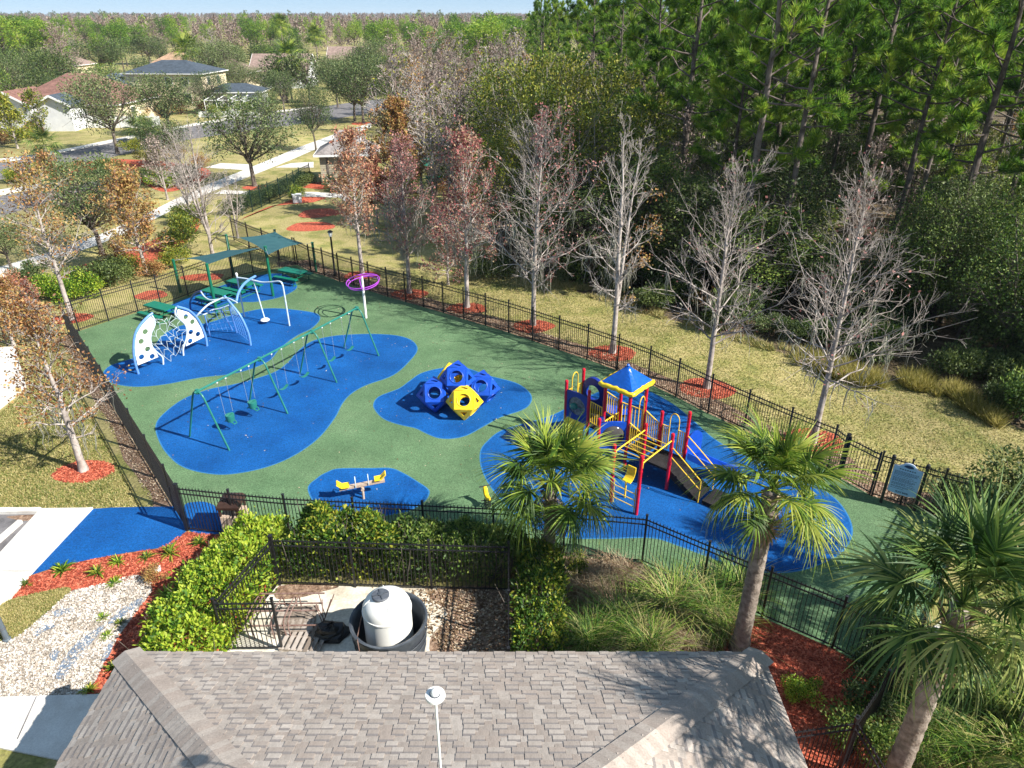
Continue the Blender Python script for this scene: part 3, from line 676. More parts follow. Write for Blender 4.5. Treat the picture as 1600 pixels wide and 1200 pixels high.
# pyramid roof: ribbed blue top over a scalloped yellow skirt
cc = (T1 + T2 + T3 + T4) / 4
corners = [cc + (q - cc).normalized() * .98 for q in (T2, T4, T3, T1)]
mb = MB(); apex = up(cc, 4.09); mid = []
for q in corners: mid.append((up(cc.lerp(q, .97), 3.47)))
for i in range(4):
    a, b = mid[i], mid[(i + 1) % 4]; rows = []
    for k in range(7):
        t = k / 6; l, r_ = apex.lerp(a, max(t, .04)), apex.lerp(b, max(t, .04)); rows.append((l, r_))
    for k in range(6):
        (l0, r0), (l1, r1) = rows[k], rows[k + 1]
        lift = Vector((0, 0, .03)); n1 = .3
        m0l, m0r, m1l, m1r = l0.lerp(r0, n1) + lift, l0.lerp(r0, 1 - n1) + lift, l1.lerp(r1, n1) + lift * .2, l1.lerp(r1, 1 - n1) + lift * .2
        mb.add([l0, m0l, m0r, r0, l1, m1l, m1r, r1], [(0, 4, 5, 1), (1, 5, 6, 2), (2, 6, 7, 3)])
mb.ball(apex, .07, 8, 5)
mb.build('pyramid_roof', MT['blue_roof'], ps)
mb = MB(); ring = []
for i in range(4):
    a, b = corners[i], corners[(i + 1) % 4]
    for k in range(10):
        t = k / 10; q = a.lerp(b, t); ring.append(up(q, 3.42 - .045 * math.sin(t * math.pi * 4) ** 2 - .03 * abs(2 * t - 1) + (.0)))
mb.tube(ring, .095, 8, closed=True); smooth_by_angle(mb.build('roof_skirt', MT['yellow_plastic'], ps), 60)
# panels
def panel(A, B, z0, z1, hole, mat, name='panel', thick=.05, arch=False):
    d = (B - A); L = d.length; m = .06
    if arch:
        r = (L - 2 * m) / 2; outer = [(m, z0), (L - m, z0), (L - m, z1 - r)] + [(L / 2 + r * math.cos(t), z1 - r + r * math.sin(t)) for t in np.linspace(.15, math.pi - .15, 10)] + [(m, z1 - r)]
    else: outer = [(m, z0), (L - m, z0), (L - m, z1), (L * .5, z1 + .03), (m, z1)]
    hs = [circle((L / 2, hole[0]), hole[1], 22)] if hole else []
    o = link(bpy.data.objects.new(name, plate_mesh(name, outer, hs, thick, MT[mat], wall_mtx(A, B, ps.location)))); o.parent = ps
    return o
pp = panel(P1, P3, 1.3, 2.5, (1.92, .42), 'navy_plastic', 'window_panel')
def rim(A, B, z, r, mat, par, name='window_rim'):
    d = (B - A).normalized(); c = up((A + B) / 2, z); mb = MB()
    mb.tube([c + d * r * math.cos(t) + Vector((0, 0, r * math.sin(t))) for t in np.linspace(0, 2 * math.pi, 24)[:-1]], .03, 6, closed=True)
    return smooth_by_angle(mb.build(name, MT[mat], par))
rim(P1, P3, 1.92, .42, 'navy_plastic', pp)
mb = MB(); c = up((P1 + P3) / 2, 1.92); d = (P3 - P1).normalized(); q_ = d.cross(Vector((0, 0, 1)))
mb.add([c - q_ * .012 + d * .42 * math.cos(t) + Vector((0, 0, .42 * math.sin(t))) for t in np.linspace(0, 2 * math.pi, 28)[:-1]], [tuple(range(27))]); mb.build('window_disc', M('smoky_window', [(.09, .085, .085), (.17, .16, .155), (.28, .27, .26)], scale=9, detail=6, rough=.25), pp)
mb = MB(); c = up((P1 + P3) / 2, 1.9) + q_ * .05
mb.tube([c - d * .36, c + d * .36], .015, 6); mb.ball(c - d * .12, .17, 10, 6, (1, 1, .8)); mb.build('game_spinner', MT['swing_green'], ps)
panel(P2, P12, 1.42, 2.75, (2.1, .33), 'navy_plastic', 'arch_panel', .16, True)
bp = panel(P5, T2, 1.0, 2.15, (1.57, .44), 'blue_plastic', 'bubble_panel', .07)
rim(P5, T2, 1.57, .44, 'blue_plastic', bp, 'bubble_rim')
m_bub = M('smoky_bubble', [(.05, .047, .046), (.085, .08, .078)], scale=2, rough=.15)
mb = MB(); c = up((P5 + T2) / 2, 1.57); nrm = (T2 - P5).cross(Vector((0, 0, 1))).normalized(); d = (T2 - P5).normalized(); rows = []
vs = []; fs = []; n = 20
for i in range(5):
    th = i / 4 * math.pi / 2
    for j in range(n):
        a = 2 * math.pi * j / n; vs.append(c + (d * math.cos(a) + Vector((0, 0, 1)) * math.sin(a)) * .44 * math.cos(th) + nrm * .16 * math.sin(th))
for i in range(4):
    for j in range(n): fs.append((i * n + j, i * n + (j + 1) % n, (i + 1) * n + (j + 1) % n, (i + 1) * n + j))
mb.add(vs, fs); smooth_by_angle(mb.build('bubble', m_bub, bp))
panel(P5, T1, 1.05, 2.15, (1.62, .2), 'navy_plastic', 'arch_panel', .12, True)
# yellow step climber below the left deck
mb = MB(); a, b = P1.lerp(P3, .1), P1.lerp(P3, .9); prof = [(0, 1.32), (.10, 1.12), (.16, .85), (.34, .6), (.42, .3), (.6, .02)]
vs = []; 
for o_, z in prof:
    for q in (a, b): vs.append(up(q - W_ * o_, z))
mb.add(vs, [(2 * i, 2 * i + 1, 2 * i + 3, 2 * i + 2) for i in range(len(prof) - 1)]); mb.build('step_climber', MT['yellow_plastic'], ps)
mb = MB()
for i, (o_, z) in enumerate(prof[1:-1]): mb.bar(up(a - W_ * (o_ + .02), z), up(b - W_ * (o_ + .02), z), .06, .06)
mb.build('climber_rungs', MT['yellow_plastic'], ps)
# slides
def slide(A, dirv, length, z0, w_, mat, name):
    s = dirv.cross(Vector((0, 0, 1))).normalized(); N = 12; rows = []
    for i in range(N + 1):
        t = i / N; x = length * t; z = .16 + (z0 - .16) * (1 - t) ** 1.25 if t < .85 else .16 + (z0 - .16) * (.15) ** 1.25 * (1 - t) / .15
        c = A + dirv * x; rows.append([up(c + s * k, z + zz) for k, zz in ((-w_ / 2, .24), (-w_ / 2 + .05, .24), (-w_ / 2 + .09, .02), (0, -.02), (w_ / 2 - .09, .02), (w_ / 2 - .05, .24), (w_ / 2, .24), (w_ / 2, -.04), (-w_ / 2, -.04))])
    mb = MB(); vs = [p for r_ in rows for p in r_]; k = 9; fs = []
    for i in range(N):
        for j in range(k): j2 = (j + 1) % k; fs.append((i * k + j, i * k + j2, (i + 1) * k + j2, (i + 1) * k + j))
    fs += [tuple(range(k)), tuple(range(N * k, N * k + k))]
    mb.add(vs, fs); o = smooth_by_angle(mb.build(name, MT[mat], ps), 50)
    return o
slide(up((P2 + P12) / 2 + W_ * .08, 0), W_, 2.4, 1.42, .5, 'blue_plastic', 'slide')
S8 = up(P8 + Vector((.08, -.05, 0)), 0); sd = Vector((.985, -.17, 0)).normalized()
slide(S8 + Vector((.05, .2, 0)), sd, 1.95, .9, .55, 'blue_plastic', 'slide')
o = panel(P8 + Vector((.02, .05, 0)), P8 + W_ * .55 + Vector((.35, -.05, 0)), .9, 1.9, None, 'blue_plastic', 'slide_hood', .06, True)
# stairs going down to the right with yellow handrails
E0 = (P9 + P8) / 2
mb = MB()
for i in range(4):
    z = .85 - .2 * (i + 1); c = E0 + U * (.17 + .3 * i); mb.box((c.x, c.y, z + .02), (.32, .98, .05), math.atan2(U.y, U.x)); mb.box((c.x - U.x * .15, c.y - U.y * .15, z + .1), (.025, .98, .2), math.atan2(U.y, U.x))
for s in (-1, 1):
    q = E0 + W_ * (.5 * s); mb.add([up(q, .85), up(q + U * 1.3, .04), up(q + U * 1.3, -.0), up(q + U * 1.0, 0), up(q, .55)], [(0, 1, 2, 3, 4)])
mb.build('stair_flight', MT['deck'], ps)
mb = MB(); q = E0 + U * 1.7; mb.box((q.x, q.y, .09), (.6, .98, .18), math.atan2(U.y, U.x)); mb.build('transfer_step', MT['deck'], ps)
for s in (-1, 1):
    q = E0 + W_ * (.54 * s); mb = MB()
    mb.tube(crv([up(q + U * .03, 1.0), up(q + U * .03, 1.72), up(q + U * .12, 1.78), up(q + U * 1.15, 1.06), up(q + U * 1.28, .9), up(q + U * 1.28, .05)], 4), .02, 6)
    mb.tube([up(q + U * .05, 1.42), up(q + U * 1.27, .6)], .017, 6)
    smooth_by_angle(mb.build('handrail', MT['yellow'], ps))
# horizontal ladder and its access rungs
for A, B in ((P11, P6), (P10, P9)):
    mb = MB(); mb.tube(crv([up(A + W_ * .1, 1.9), up(A + W_ * .12, 2.06), up(A + W_ * .3, 2.12), up(B - W_ * .3, 2.12), up(B + W_ * .05, 2.12), up(B + W_ * .12, 2.0)], 4), .025, 7)
    smooth_by_angle(mb.build('ladder_rail', MT['yellow'], ps))
for k in range(6):
    t = .16 + .68 * k / 5; mb = MB(); mb.tube([up(P11.lerp(P6, t), 2.1), up(P10.lerp(P9, t), 2.1)], .017, 6); mb.build('ladder_rung', MT['yellow'], ps)
for z in (.28, .55, .82):
    mb = MB(); mb.tube([up(P11, z), up(P10, z)], .017, 6); mb.build('rung', MT['yellow'], ps)
for A, B in ((P11, P10), (P10, P11)):
    q = A.lerp(B, .1); mb = MB(); mb.tube([up(q, .05), up(q, 1.05)], .02, 6); mb.build('access_upright', MT['yellow'], ps)
mb = MB(); c = P11 + W_ * .55 + U * .25; vs = []
for i in range(7):
    a = i / 6 * math.pi * .55
    for s in (-.17, .17): p = c + W_ * (.3 * math.sin(a)) + U * s; vs.append(up(p, .72 + .42 * (1 - math.cos(a))))
mb.add(vs, [(2 * i, 2 * i + 1, 2 * i + 3, 2 * i + 2) for i in range(6)]); mb.tube([up(c, 0), up(c, .72)], .035, 8)
o = mb.build('scoop_seat', MT['yellow_plastic'], ps); so = o.modifiers.new('s', 'SOLIDIFY'); so.thickness = .04
mb = MB(); c = P10 - U * .0 - W_ * .0

# ---------------------------------------------------------------- climbing arches with spotted panels and rope net
cl = thing('climbing_arches', 'blue climbing arches with two white spotted panels and a rope net', 'climber', (-16.5, 33.2, 0))
def cpx(*p): return [(160 + a / 4.615, 360 + b / 4.615) for a, b in p]
def spotted(f1, f2, outer, inner, bottom, holes, panel_edge):
    A, B = G(*f1), G(*f2); wp = lambda l: [onwall(x, y, A, B) for x, y in l]
    oc, ic = wp(outer), wp(inner)
    for c in (oc[0], ic[0]): c.z = 0
    mb = MB(); mb.tube(crv(oc, 5), .06, 10); smooth_by_angle(mb.build('arch_tube', MT['lt_blue_metal'], cl))
    mb = MB(); mb.tube(crv(ic, 5), .042, 10); smooth_by_angle(mb.build('wavy_tube', MT['pale_metal'], cl))
    d = (B - A); d.z = 0; d.normalize()
    l2 = lambda p: ((p - A).dot(d), p.z)
    poly = [l2(p) for p in wp(panel_edge)]
    hs = [circle(l2(p), .135, 14) for p in wp(holes)]
    o = link(bpy.data.objects.new('spotted_panel', plate_mesh('spotted_panel', poly, hs, .035, MT['white_panel'], wall_mtx(A, B, cl.location)))); o.parent = cl
    return crv(ic, 5), crv(oc, 5)
i1, o1 = spotted((216, 585), (255, 570), cpx((262, 1040), (235, 950), (225, 850), (237, 750), (275, 680), (325, 625), (362, 597)),
        cpx((440, 970), (433, 915), (400, 885), (362, 845), (347, 790), (352, 740), (377, 680), (372, 640), (352, 605)), None,
        cpx((308, 730), (278, 800), (325, 855), (281, 912), (358, 908)),
        cpx((255, 972), (238, 900), (232, 830), (245, 750), (280, 690), (325, 640), (350, 620), (368, 645), (370, 680), (346, 740), (341, 790), (354, 845), (390, 885), (402, 912)))
i2, o2 = spotted((323.6, 541), (286.8, 556), cpx((755, 835), (745, 770), (720, 700), (680, 630), (620, 575), (535, 548)),
        cpx((585, 905), (583, 850), (603, 790), (610, 730), (597, 680), (558, 640), (525, 600), (532, 552)), None,
        cpx((600, 622), (648, 658), (637, 732), (688, 747), (632, 797)),
        cpx((600, 835), (612, 790), (618, 735), (604, 680), (563, 634), (535, 598), (545, 568), (620, 590), (672, 640), (710, 705), (733, 768)))
def sample(c, t):
    x = t * (len(c) - 1); i = min(int(x), len(c) - 2); return c[i].lerp(c[i + 1], x - i)
mb = MB(); NU, NV = 7, 8; net = [[None] * (NV + 1) for _ in range(NU + 1)]
for a in range(NU + 1):
    for b in range(NV + 1):
        p = sample(i1, .12 + .8 * a / NU).lerp(sample(i2, .12 + .8 * a / NU), b / NV); s = 4 * (b / NV) * (1 - b / NV)
        p.z -= .30 * s; j = (1 if 0 < b < NV else 0) * .09; p += Vector((random.uniform(-j, j), random.uniform(-j, j), random.uniform(-j, j))); net[a][b] = p
for a in range(NU + 1):
    for b in range(NV):
        if 0 < a: 
            mb.tube([net[a][b], net[a - 1][b + 1] if (a + b) % 2 else net[a][b + 1]], .011, 4)
        if b and (a + b) % 2 and a < NU: mb.tube([net[a][b], net[a + 1][b]], .011, 4)
        if b and a and (a * 3 + b) % 2: mb.ball(net[a][b], .028, 6, 4)
mb.build('rope_net', MT['rope'], cl)
# further arch with a triangular net and wavy top tubes
A3, B3 = G(392, 540), G(329, 527)
arc = [onwall(x, y, A3, B3) for x, y in cpx((1070, 830), (1052, 740), (1003, 630), (945, 550), (880, 472))]; arc[0].z = 0
mb = MB(); mb.tube(crv(arc, 5), .06, 10); smooth_by_angle(mb.build('arch_tube', MT['lt_blue_metal'], cl))
top3 = arc[-1]
la = [top3 - Vector((.05, .05, .08))] + [G(*cpx(q)[0], z) for q, z in (((830, 502), 2.42), ((760, 538), 2.25), ((705, 590), 2.0))] + [sample(o2, .62)]
mb = MB(); mb.tube(crv(la, 5), .045, 10); smooth_by_angle(mb.build('arch_tube', MT['pale_metal'], cl))
f = G(*cpx((638, 585))[0]); wl = [G(*cpx(q)[0], z) for q, z in (((712, 445), 2.45), ((738, 480), 2.35), ((780, 502), 2.32), ((850, 496), 2.42), ((905, 490), 2.55), ((972, 520), 2.5))]
mb = MB(); mb.tube(crv(wl, 5), .04, 10); smooth_by_angle(mb.build('wavy_tube', MT['pale_metal'], cl))
tp = wl[0]; mb = MB(); mb.tube(crv([f, f.lerp(tp, .35) + Vector((-.22, .1, .2)), f.lerp(tp, .75) + Vector((-.15, .05, .22)), tp + Vector((0, 0, .05))], 5), .055, 10); smooth_by_angle(mb.build('arch_tube', MT['navy_plastic'], cl))
w2 = [G(*cpx(q)[0], z) for q, z in (((705, 600), 1.55), ((735, 605), 1.5), ((790, 575), 1.6), ((850, 562), 1.72), ((910, 540), 1.9))]
mb = MB(); mb.tube(crv(w2, 5), .035, 8); smooth_by_angle(mb.build('wavy_tube', MT['pale_metal'], cl))
for q, t_ in (((780, 770), w2[1]), ((970, 740), w2[4]), ((940, 722), w2[3])):
    b = G(*cpx(q)[0]); mb = MB(); mb.tube([b, t_], .035, 8); mb.build('net_post', MT['lt_blue_metal'], cl)
fb = G(*cpx((970, 740))[0]); mb = MB()
for k in range(9):
    t = .08 + k / 9 * .8; p = sample(crv(arc, 5), t); q = fb.lerp(w2[4], min(1, t * 1.05)); mb.tube([p, q], .011, 4)
for k in range(6):
    s = (k + .5) / 6; mb.tube([sample(crv(arc, 5), .06 + .75 * i / 6).lerp(fb.lerp(w2[4], min(1, .06 + .8 * i / 6)), s) for i in range(7)], .011, 4)
for k in range(7):
    t = k / 6; mb.tube([w2[0].lerp(w2[4], t), up(G(*cpx((780, 770))[0]).lerp(fb, t), .25 + .1 * math.sin(k))], .011, 4)
for k in range(4): z = .4 + .32 * k; mb.tube([up(G(*cpx((780, 770))[0]), z), up(fb, z)], .011, 4)
mb.build('rope_net', MT['lt_blue_metal'], cl)
# pole swing hung from a pale frame at the end of the arches
sw = thing('spinner_frame', 'tall pale blue frame with a curved arm and a hanging pole seat', 'spinner', (-14.2, 37.3, 0))
A4, B4 = G(452.5, 509.5), G(382, 495.4)
fr = [onwall(x, y, A4, B4) for x, y in ((382, 495.4), (369.5, 429))]; fr[0].z = 0
mb = MB(); mb.tube(fr, .045, 10); smooth_by_angle(mb.build('leg', MT['pale_metal'], sw)); mb = MB(); mb.ball(fr[1], .075, 8, 6, (1, 1, 1.6)); mb.build('leg_cap', MT['white_paint'], sw)
tb = [onwall(x, y, A4, B4) for x, y in ((370, 433.5), (384, 435.5), (396, 438), (410, 441), (425, 440.5), (436, 439.5), (441, 444), (444, 458), (452.5, 509.5))]; tb[-1].z = 0
mb = MB(); mb.tube(crv(tb, 4), .045, 10); smooth_by_angle(mb.build('leg', MT['pale_metal'], sw))
ba = [G(369.5, 470.5, 2.25), G(372.5, 458, 2.55), G(379, 446.5, 2.75), G(388, 438, 2.8), G(399, 431.5, 2.78)]
mb = MB(); mb.tube(crv(ba, 5), .065, 10); smooth_by_angle(mb.build('curved_arm', MT['lt_blue_metal'], sw))
hp = tb[2]; se = G(414, 499, .25); mb = MB(); mb.tube([hp, se], .035, 8); mb.build('hanging_pole', MT['pale_metal'], sw)
mb = MB(); mb.lathe(up(se, .12), [(0, 0), (.2, .03), (.26, .1), (.2, .17), (.05, .2)], 14); smooth_by_angle(mb.build('pole_seat', MT['white_panel'], sw))

# ---------------------------------------------------------------- swing set: frame, then each swing hung from it
A0, D0 = Vector((-12.32, 24.38, 0)), Vector((-7.81, 33.21, 0)); bd = (D0 - A0).normalized(); bp_ = Vector((bd.y, -bd.x, 0)); HB = 2.42
ss = thing('swing_frame', 'long teal green swing frame of four arched legs over blue rubber', 'swing set', (A0 + D0) / 2)
mb = MB(); mb.tube([up(A0 - bd * .15, HB), up(D0 + bd * .15, HB)], .045, 10); smooth_by_angle(mb.build('top_beam', MT['swing_green'], ss))
frs = [A0.lerp(D0, k / 3) for k in range(4)]
for f in frs:
    for s in (-1, 1):
        mb = MB(); mb.tube(crv([up(f + bp_ * (1.13 * s), 0), up(f + bp_ * (.62 * s), 1.35), up(f + bp_ * (.36 * s), 2.05), up(f + bp_ * (.25 * s), 2.28), up(f + bp_ * (.12 * s), 2.39), up(f, HB)], 4), .038, 9); smooth_by_angle(mb.build('leg', MT['swing_green'], ss))
    mb = MB(); mb.lathe(f, [(.075, HB - .1), (.075, HB + .09)], 10); mb.build('bracket', MT['swing_green'], ss)
def swing(pos, kind, label, dz=0):
    t = thing('bucket_swing' if kind == 'b' else 'belt_swing', label, 'swing', up(pos, 0), 0, 'swings hanging from the teal frame')
    hw = .20 if kind == 'b' else .27; zs = .62 if kind == 'b' else .55; sway = bp_ * .06
    for s in (-1, 1):
        a = up(pos + bd * hw * s * 1.1, HB - .04); b = up(pos + bd * hw * s + sway, zs + (.22 if kind == 'b' else .1))
        mb = MB(); n = 22
        for k in range(n):
            p, q = a.lerp(b, k / n), a.lerp(b, (k + .8) / n); mb.bar(p, q, .018 if k % 2 else .008, .008 if k % 2 else .018)
        mb.build('chain', MT['chain'], t)
        mb = MB(); mb.ball(up(a, HB - .06), .045, 8, 5); mb.build('hanger', MT['white_paint'], t)
    mb = MB(); c = pos + sway
    if kind == 'l':
        vs = []; n = 9
        for i in range(n + 1):
            x = -1 + 2 * i / n; z = zs + .1 * x * x - .02
            for sy in (-.075, .075): vs.append(up(c + bd * (hw * x) + bp_ * sy, z))
        mb.add(vs, [(2 * i, 2 * i + 1, 2 * i + 3, 2 * i + 2) for i in range(n)])
        o = mb.build('belt_seat', MT['swing_green'], t); so = o.modifiers.new('s', 'SOLIDIFY'); so.thickness = .02
    else:
        mb.lathe(up(c, zs), [(.10, -.16), (.16, -.14), (.185, 0), (.19, .15)], 14); 
        o = smooth_by_angle(mb.build('bucket_seat', MT['swing_green'], t)); so = o.modifiers.new('s', 'SOLIDIFY'); so.thickness = .022
        mb = MB()
        for s in (-1, 1): mb.tube([up(c + bp_ * (.14 * s) + bd * .1, zs - .12), up(c + bp_ * (.27 * s) + bd * .06, zs - .2), up(c + bp_ * (.27 * s) - bd * .06, zs - .2), up(c + bp_ * (.14 * s) - bd * .1, zs - .12)], .03, 6)
        mb.tube([up(c + bd * .19, zs + .16), up(c, zs + .2), up(c - bd * .19, zs + .16)], .022, 6)
        mb.build('leg_loops', MT['swing_green'], t)
for k, q, kind, lb in ((0, .36, 'b', 'green toddler bucket swing nearest the near leg of the frame'), (0, .74, 'b', 'green toddler bucket swing beside the second leg of the frame'),
                       (1, .30, 'l', 'green belt swing in the middle bay, nearer the bucket swings'), (1, .72, 'l', 'green belt swing in the middle bay, beside the third leg'),
                       (2, .30, 'l', 'green belt swing in the far bay, beside the third leg'), (2, .72, 'l', 'green belt swing at the far end of the frame')):
    swing(frs[k].lerp(frs[k + 1], q), kind, lb)

# ---------------------------------------------------------------- dome pods: stacked polyhedra with round and triangular openings
def pod_faces():
    a = .8; vs = [Vector(p) * (a / math.sqrt(2)) for p in ((1, 1, 0), (1, -1, 0), (-1, 1, 0), (-1, -1, 0), (1, 0, 1), (1, 0, -1), (-1, 0, 1), (-1, 0, -1), (0, 1, 1), (0, 1, -1), (0, -1, 1), (0, -1, -1))]
    rot = Vector((1, 1, 1)).rotation_difference(Vector((0, 0, 1))).to_matrix(); vs = [rot @ v for v in vs]
    sq = [rot @ Vector(n) for n in ((1, 0, 0), (-1, 0, 0), (0, 1, 0), (0, -1, 0), (0, 0, 1), (0, 0, -1))]
    tr = [rot @ (Vector((x, y, z)) / math.sqrt(3)) for x in (1, -1) for y in (1, -1) for z in (1, -1)]
    out = []
    for ns, k in ((sq, 4), (tr, 3)):
        for n in ns:
            d = max(v.dot(n) for v in vs); fv = [v for v in vs if abs(v.dot(n) - d) < 1e-4]; c = sum(fv, Vector()) / k
            x = (fv[0] - c).normalized(); y = n.cross(x); out.append((k, Matrix(((x.x, y.x, n.x, c.x), (x.y, y.y, n.y, c.y), (x.z, y.z, n.z, c.z), (0, 0, 0, 1)))))
    return out
PF = pod_faces(); az0 = None
# turn so that one upward square looks at the camera side (-Y)
best = max((m for k, m in PF if k == 4 and m[2][2] > .2), key=lambda m: 0); yaw0 = -math.pi / 2 - math.atan2(best[1][2], best[0][2])
PODM = {}
def pod_mesh(mat):
    if mat in PODM: return PODM[mat]
    r4 = .8 / math.sqrt(2); r3 = .8 / math.sqrt(3)
    sqo = [(r4 * math.cos(t), r4 * math.sin(t)) for t in (0, math.pi / 2, math.pi, 1.5 * math.pi)]; tro = [(r3 * math.cos(t), r3 * math.sin(t)) for t in (0, 2 * math.pi / 3, 4 * math.pi / 3)]
    hq = circle((0, 0), .285, 20); ht = [(x * .42, y * .42) for x, y in tro]; ht = [p for a, b in zip(ht, ht[1:] + ht[:1]) for p in ((a[0] * .88 + b[0] * .12, a[1] * .88 + b[1] * .12), (a[0] * .12 + b[0] * .88, a[1] * .12 + b[1] * .88))]
    slot = [(-.16, -.06), (.16, -.06), (.19, 0), (.16, .06), (-.16, .06), (-.19, 0)]
    PODM[mat] = (plate_mesh('square_panel', sqo, [hq], .05, MT[mat]), plate_mesh('triangle_panel', tro, [ht], .05, MT[mat]), plate_mesh('slotted_panel', tro, [slot], .05, MT[mat])); return PODM[mat]
def pod(loc, yaw, mat, label):
    t = thing('climbing_pod', label, 'climbing pod', (*loc[:2], loc[2]), yaw0 + yaw, 'hollow climbing pods stacked together'); sq, tr, sl = pod_mesh(mat)
    rims = MB()
    for k, m in PF:
        top = k == 3 and m[2][2] > .9
        o = bpy.data.objects.new('square_panel' if k == 4 else 'triangle_panel', sq if k == 4 else (sl if top else tr)); o.parent = t
        if top: m = m @ Matrix.Rotation(math.pi / 2 - math.atan2(m[1][0], m[0][0]) - 0 * yaw0, 4, 'Z') if False else m
        o.matrix_local = m; link(o)
        if k == 4:
            c = [m @ Vector((.285 * math.cos(x), .285 * math.sin(x), .02)) for x in np.linspace(0, 2 * math.pi, 20)[:-1]]; rims.tube(c, .028, 6, closed=True)
    me = rims.mesh('opening_rims', MT[mat], (0, 0, 0)); me.shade_smooth(); part('opening_rims', me, t)
pod((-2.05, 26.7, .675), 0, 'yellow_plastic', 'yellow hollow climbing pod in front of the blue ones')
pod((-3.40, 27.35, .675), .10, 'blue_plastic', 'blue hollow climbing pod on the left of the yellow one')
pod((-1.32, 27.98, .675), -.12, 'blue_plastic', 'blue hollow climbing pod on the right of the yellow one')
pod((-2.75, 28.75, .675), .3, 'yellow_plastic', 'yellow climbing pod mostly hidden behind the raised blue one')
pod((-2.38, 27.6, 1.33), -.03, 'blue_plastic', 'raised blue climbing pod on top of the other pods')

# ---------------------------------------------------------------- purple overhead spinner, seesaw, spring rider
sp = thing('overhead_spinner', 'purple overhead ring spinner on a white pole near the far fence', 'spinner', G(572, 497)); b = sp.location.copy()
mb = MB(); mb.lathe(b, [(.075, 0), (.07, 2.2), (.06, 2.52)], 12); smooth_by_angle(mb.build('pole', MT['white_paint'], sp))
til = Matrix.Rotation(R(7), 3, 'X') @ Matrix.Rotation(R(-5), 3, 'Y')
for r_, z in ((.93, -.28), (.86, -.42)):
    mb = MB(); mb.tube([b + Vector((0, 0, 2.5)) + til @ Vector((r_ * math.cos(t), r_ * math.sin(t), z)) for t in np.linspace(0, 2 * math.pi, 32)[:-1]], .03, 7, closed=True); smooth_by_angle(mb.build('ring', MT['purple'], sp))
for k in range(3):
    a = k * 2.09 + .4; mb = MB(); mb.tube(crv([b + Vector((0, 0, 2.52)), b + Vector((0, 0, 2.5)) + til @ Vector((.4 * math.cos(a), .4 * math.sin(a), -.02)), b + Vector((0, 0, 2.5)) + til @ Vector((.93 * math.cos(a + .25), .93 * math.sin(a + .25), -.28)), b + Vector((0, 0, 2.5)) + til @ Vector((.86 * math.cos(a + .25), .86 * math.sin(a + .25), -.42))], 4), .026, 7); smooth_by_angle(mb.build('spoke', MT['purple'], sp))
E1, E2 = G(530, 764, .5), G(601, 750, .62); sc_ = (E1 + E2) / 2
sa = thing('seesaw', 'small seesaw with a cream beam and yellow seats', 'seesaw', up(sc_, 0)); ax = (E2 - E1).normalized(); sd_ = ax.cross(Vector((0, 0, 1))).normalized()
mb = MB(); mb.bar(E1, E2, .16, .09); mb.build('beam', MT['tan_panel'], sa)
for s, e in ((1, E1), (-1, E2)):
    mb = MB(); vs = []
    for i in range(6):
        t = i / 5; p = e + ax * s * (-.06 + .42 * t) + Vector((0, 0, .07 + (.17 * (1 - t * 2.4) if t < .42 else 0)))
        for k in (-.15, 0, .15): vs.append(p + sd_ * k + Vector((0, 0, .05 if k else 0)))
    mb.add(vs, [(3 * i + j, 3 * i + j + 1, 3 * i + j + 4, 3 * i + j + 3) for i in range(5) for j in range(2)])
    o = mb.build('seat', MT['yellow_plastic'], sa); m_ = o.modifiers.new('s', 'SOLIDIFY'); m_.thickness = .04
    h0 = e + ax * s * .58; mb = MB(); mb.tube(crv([h0 + sd_ * .1, h0 + sd_ * .1 + Vector((0, 0, .3)), h0 + Vector((0, 0, .36)), h0 - sd_ * .1 + Vector((0, 0, .3)), h0 - sd_ * .1], 4), .018, 6); mb.build('handle', MT['pale_metal'], sa)
mb = MB(); mb.tube([up(sc_ + sd_ * .12, 0), up(sc_ + sd_ * .1, .5)], .045, 8); mb.tube([up(sc_ - sd_ * .12, 0), up(sc_ - sd_ * .1, .5)], .045, 8); mb.tube([up(sc_ + sd_ * .16, .42), up(sc_ - sd_ * .16, .42)], .06, 8); mb.build('pivot_stand', MT['tan_panel'], sa)
b = G(762, 792); sr = thing('spring_rider', 'small yellow spring rider half hidden by the middle palm', 'spring rider', b)
mb = MB(); mb.tube([b + Vector((.11 * math.cos(t), .11 * math.sin(t), .02 + t * .011)) for t in np.linspace(0, 30, 70)], .018, 5); mb.build('spring', MT['black_metal'], sr)
mb = MB()
hd = Vector((-.35, .93, 0)); sdv = Vector((hd.y, -hd.x, 0))
mb.tube(crv([b - hd * .26 + Vector((0, 0, .50)), b - hd * .1 + Vector((0, 0, .42)), b + hd * .14 + Vector((0, 0, .44)), b + hd * .24 + Vector((0, 0, .62)), b + hd * .34 + Vector((0, 0, .66))], 4), [.03] + [.06] * 3 + [.09] * 9 + [.075] * 3 + [.04], 8)
smooth_by_angle(mb.build('rider_body', MT['yellow_plastic'], sr))
mb = MB(); mb.tube([b + hd * .28 - sdv * .22 + Vector((0, 0, .72)), b + hd * .28 + sdv * .22 + Vector((0, 0, .72))], .02, 6); mb.tube([b - sdv * .24 + Vector((0, 0, .32)), b + sdv * .24 + Vector((0, 0, .32))], .02, 6); mb.build('handle', MT['black_metal'], sr)

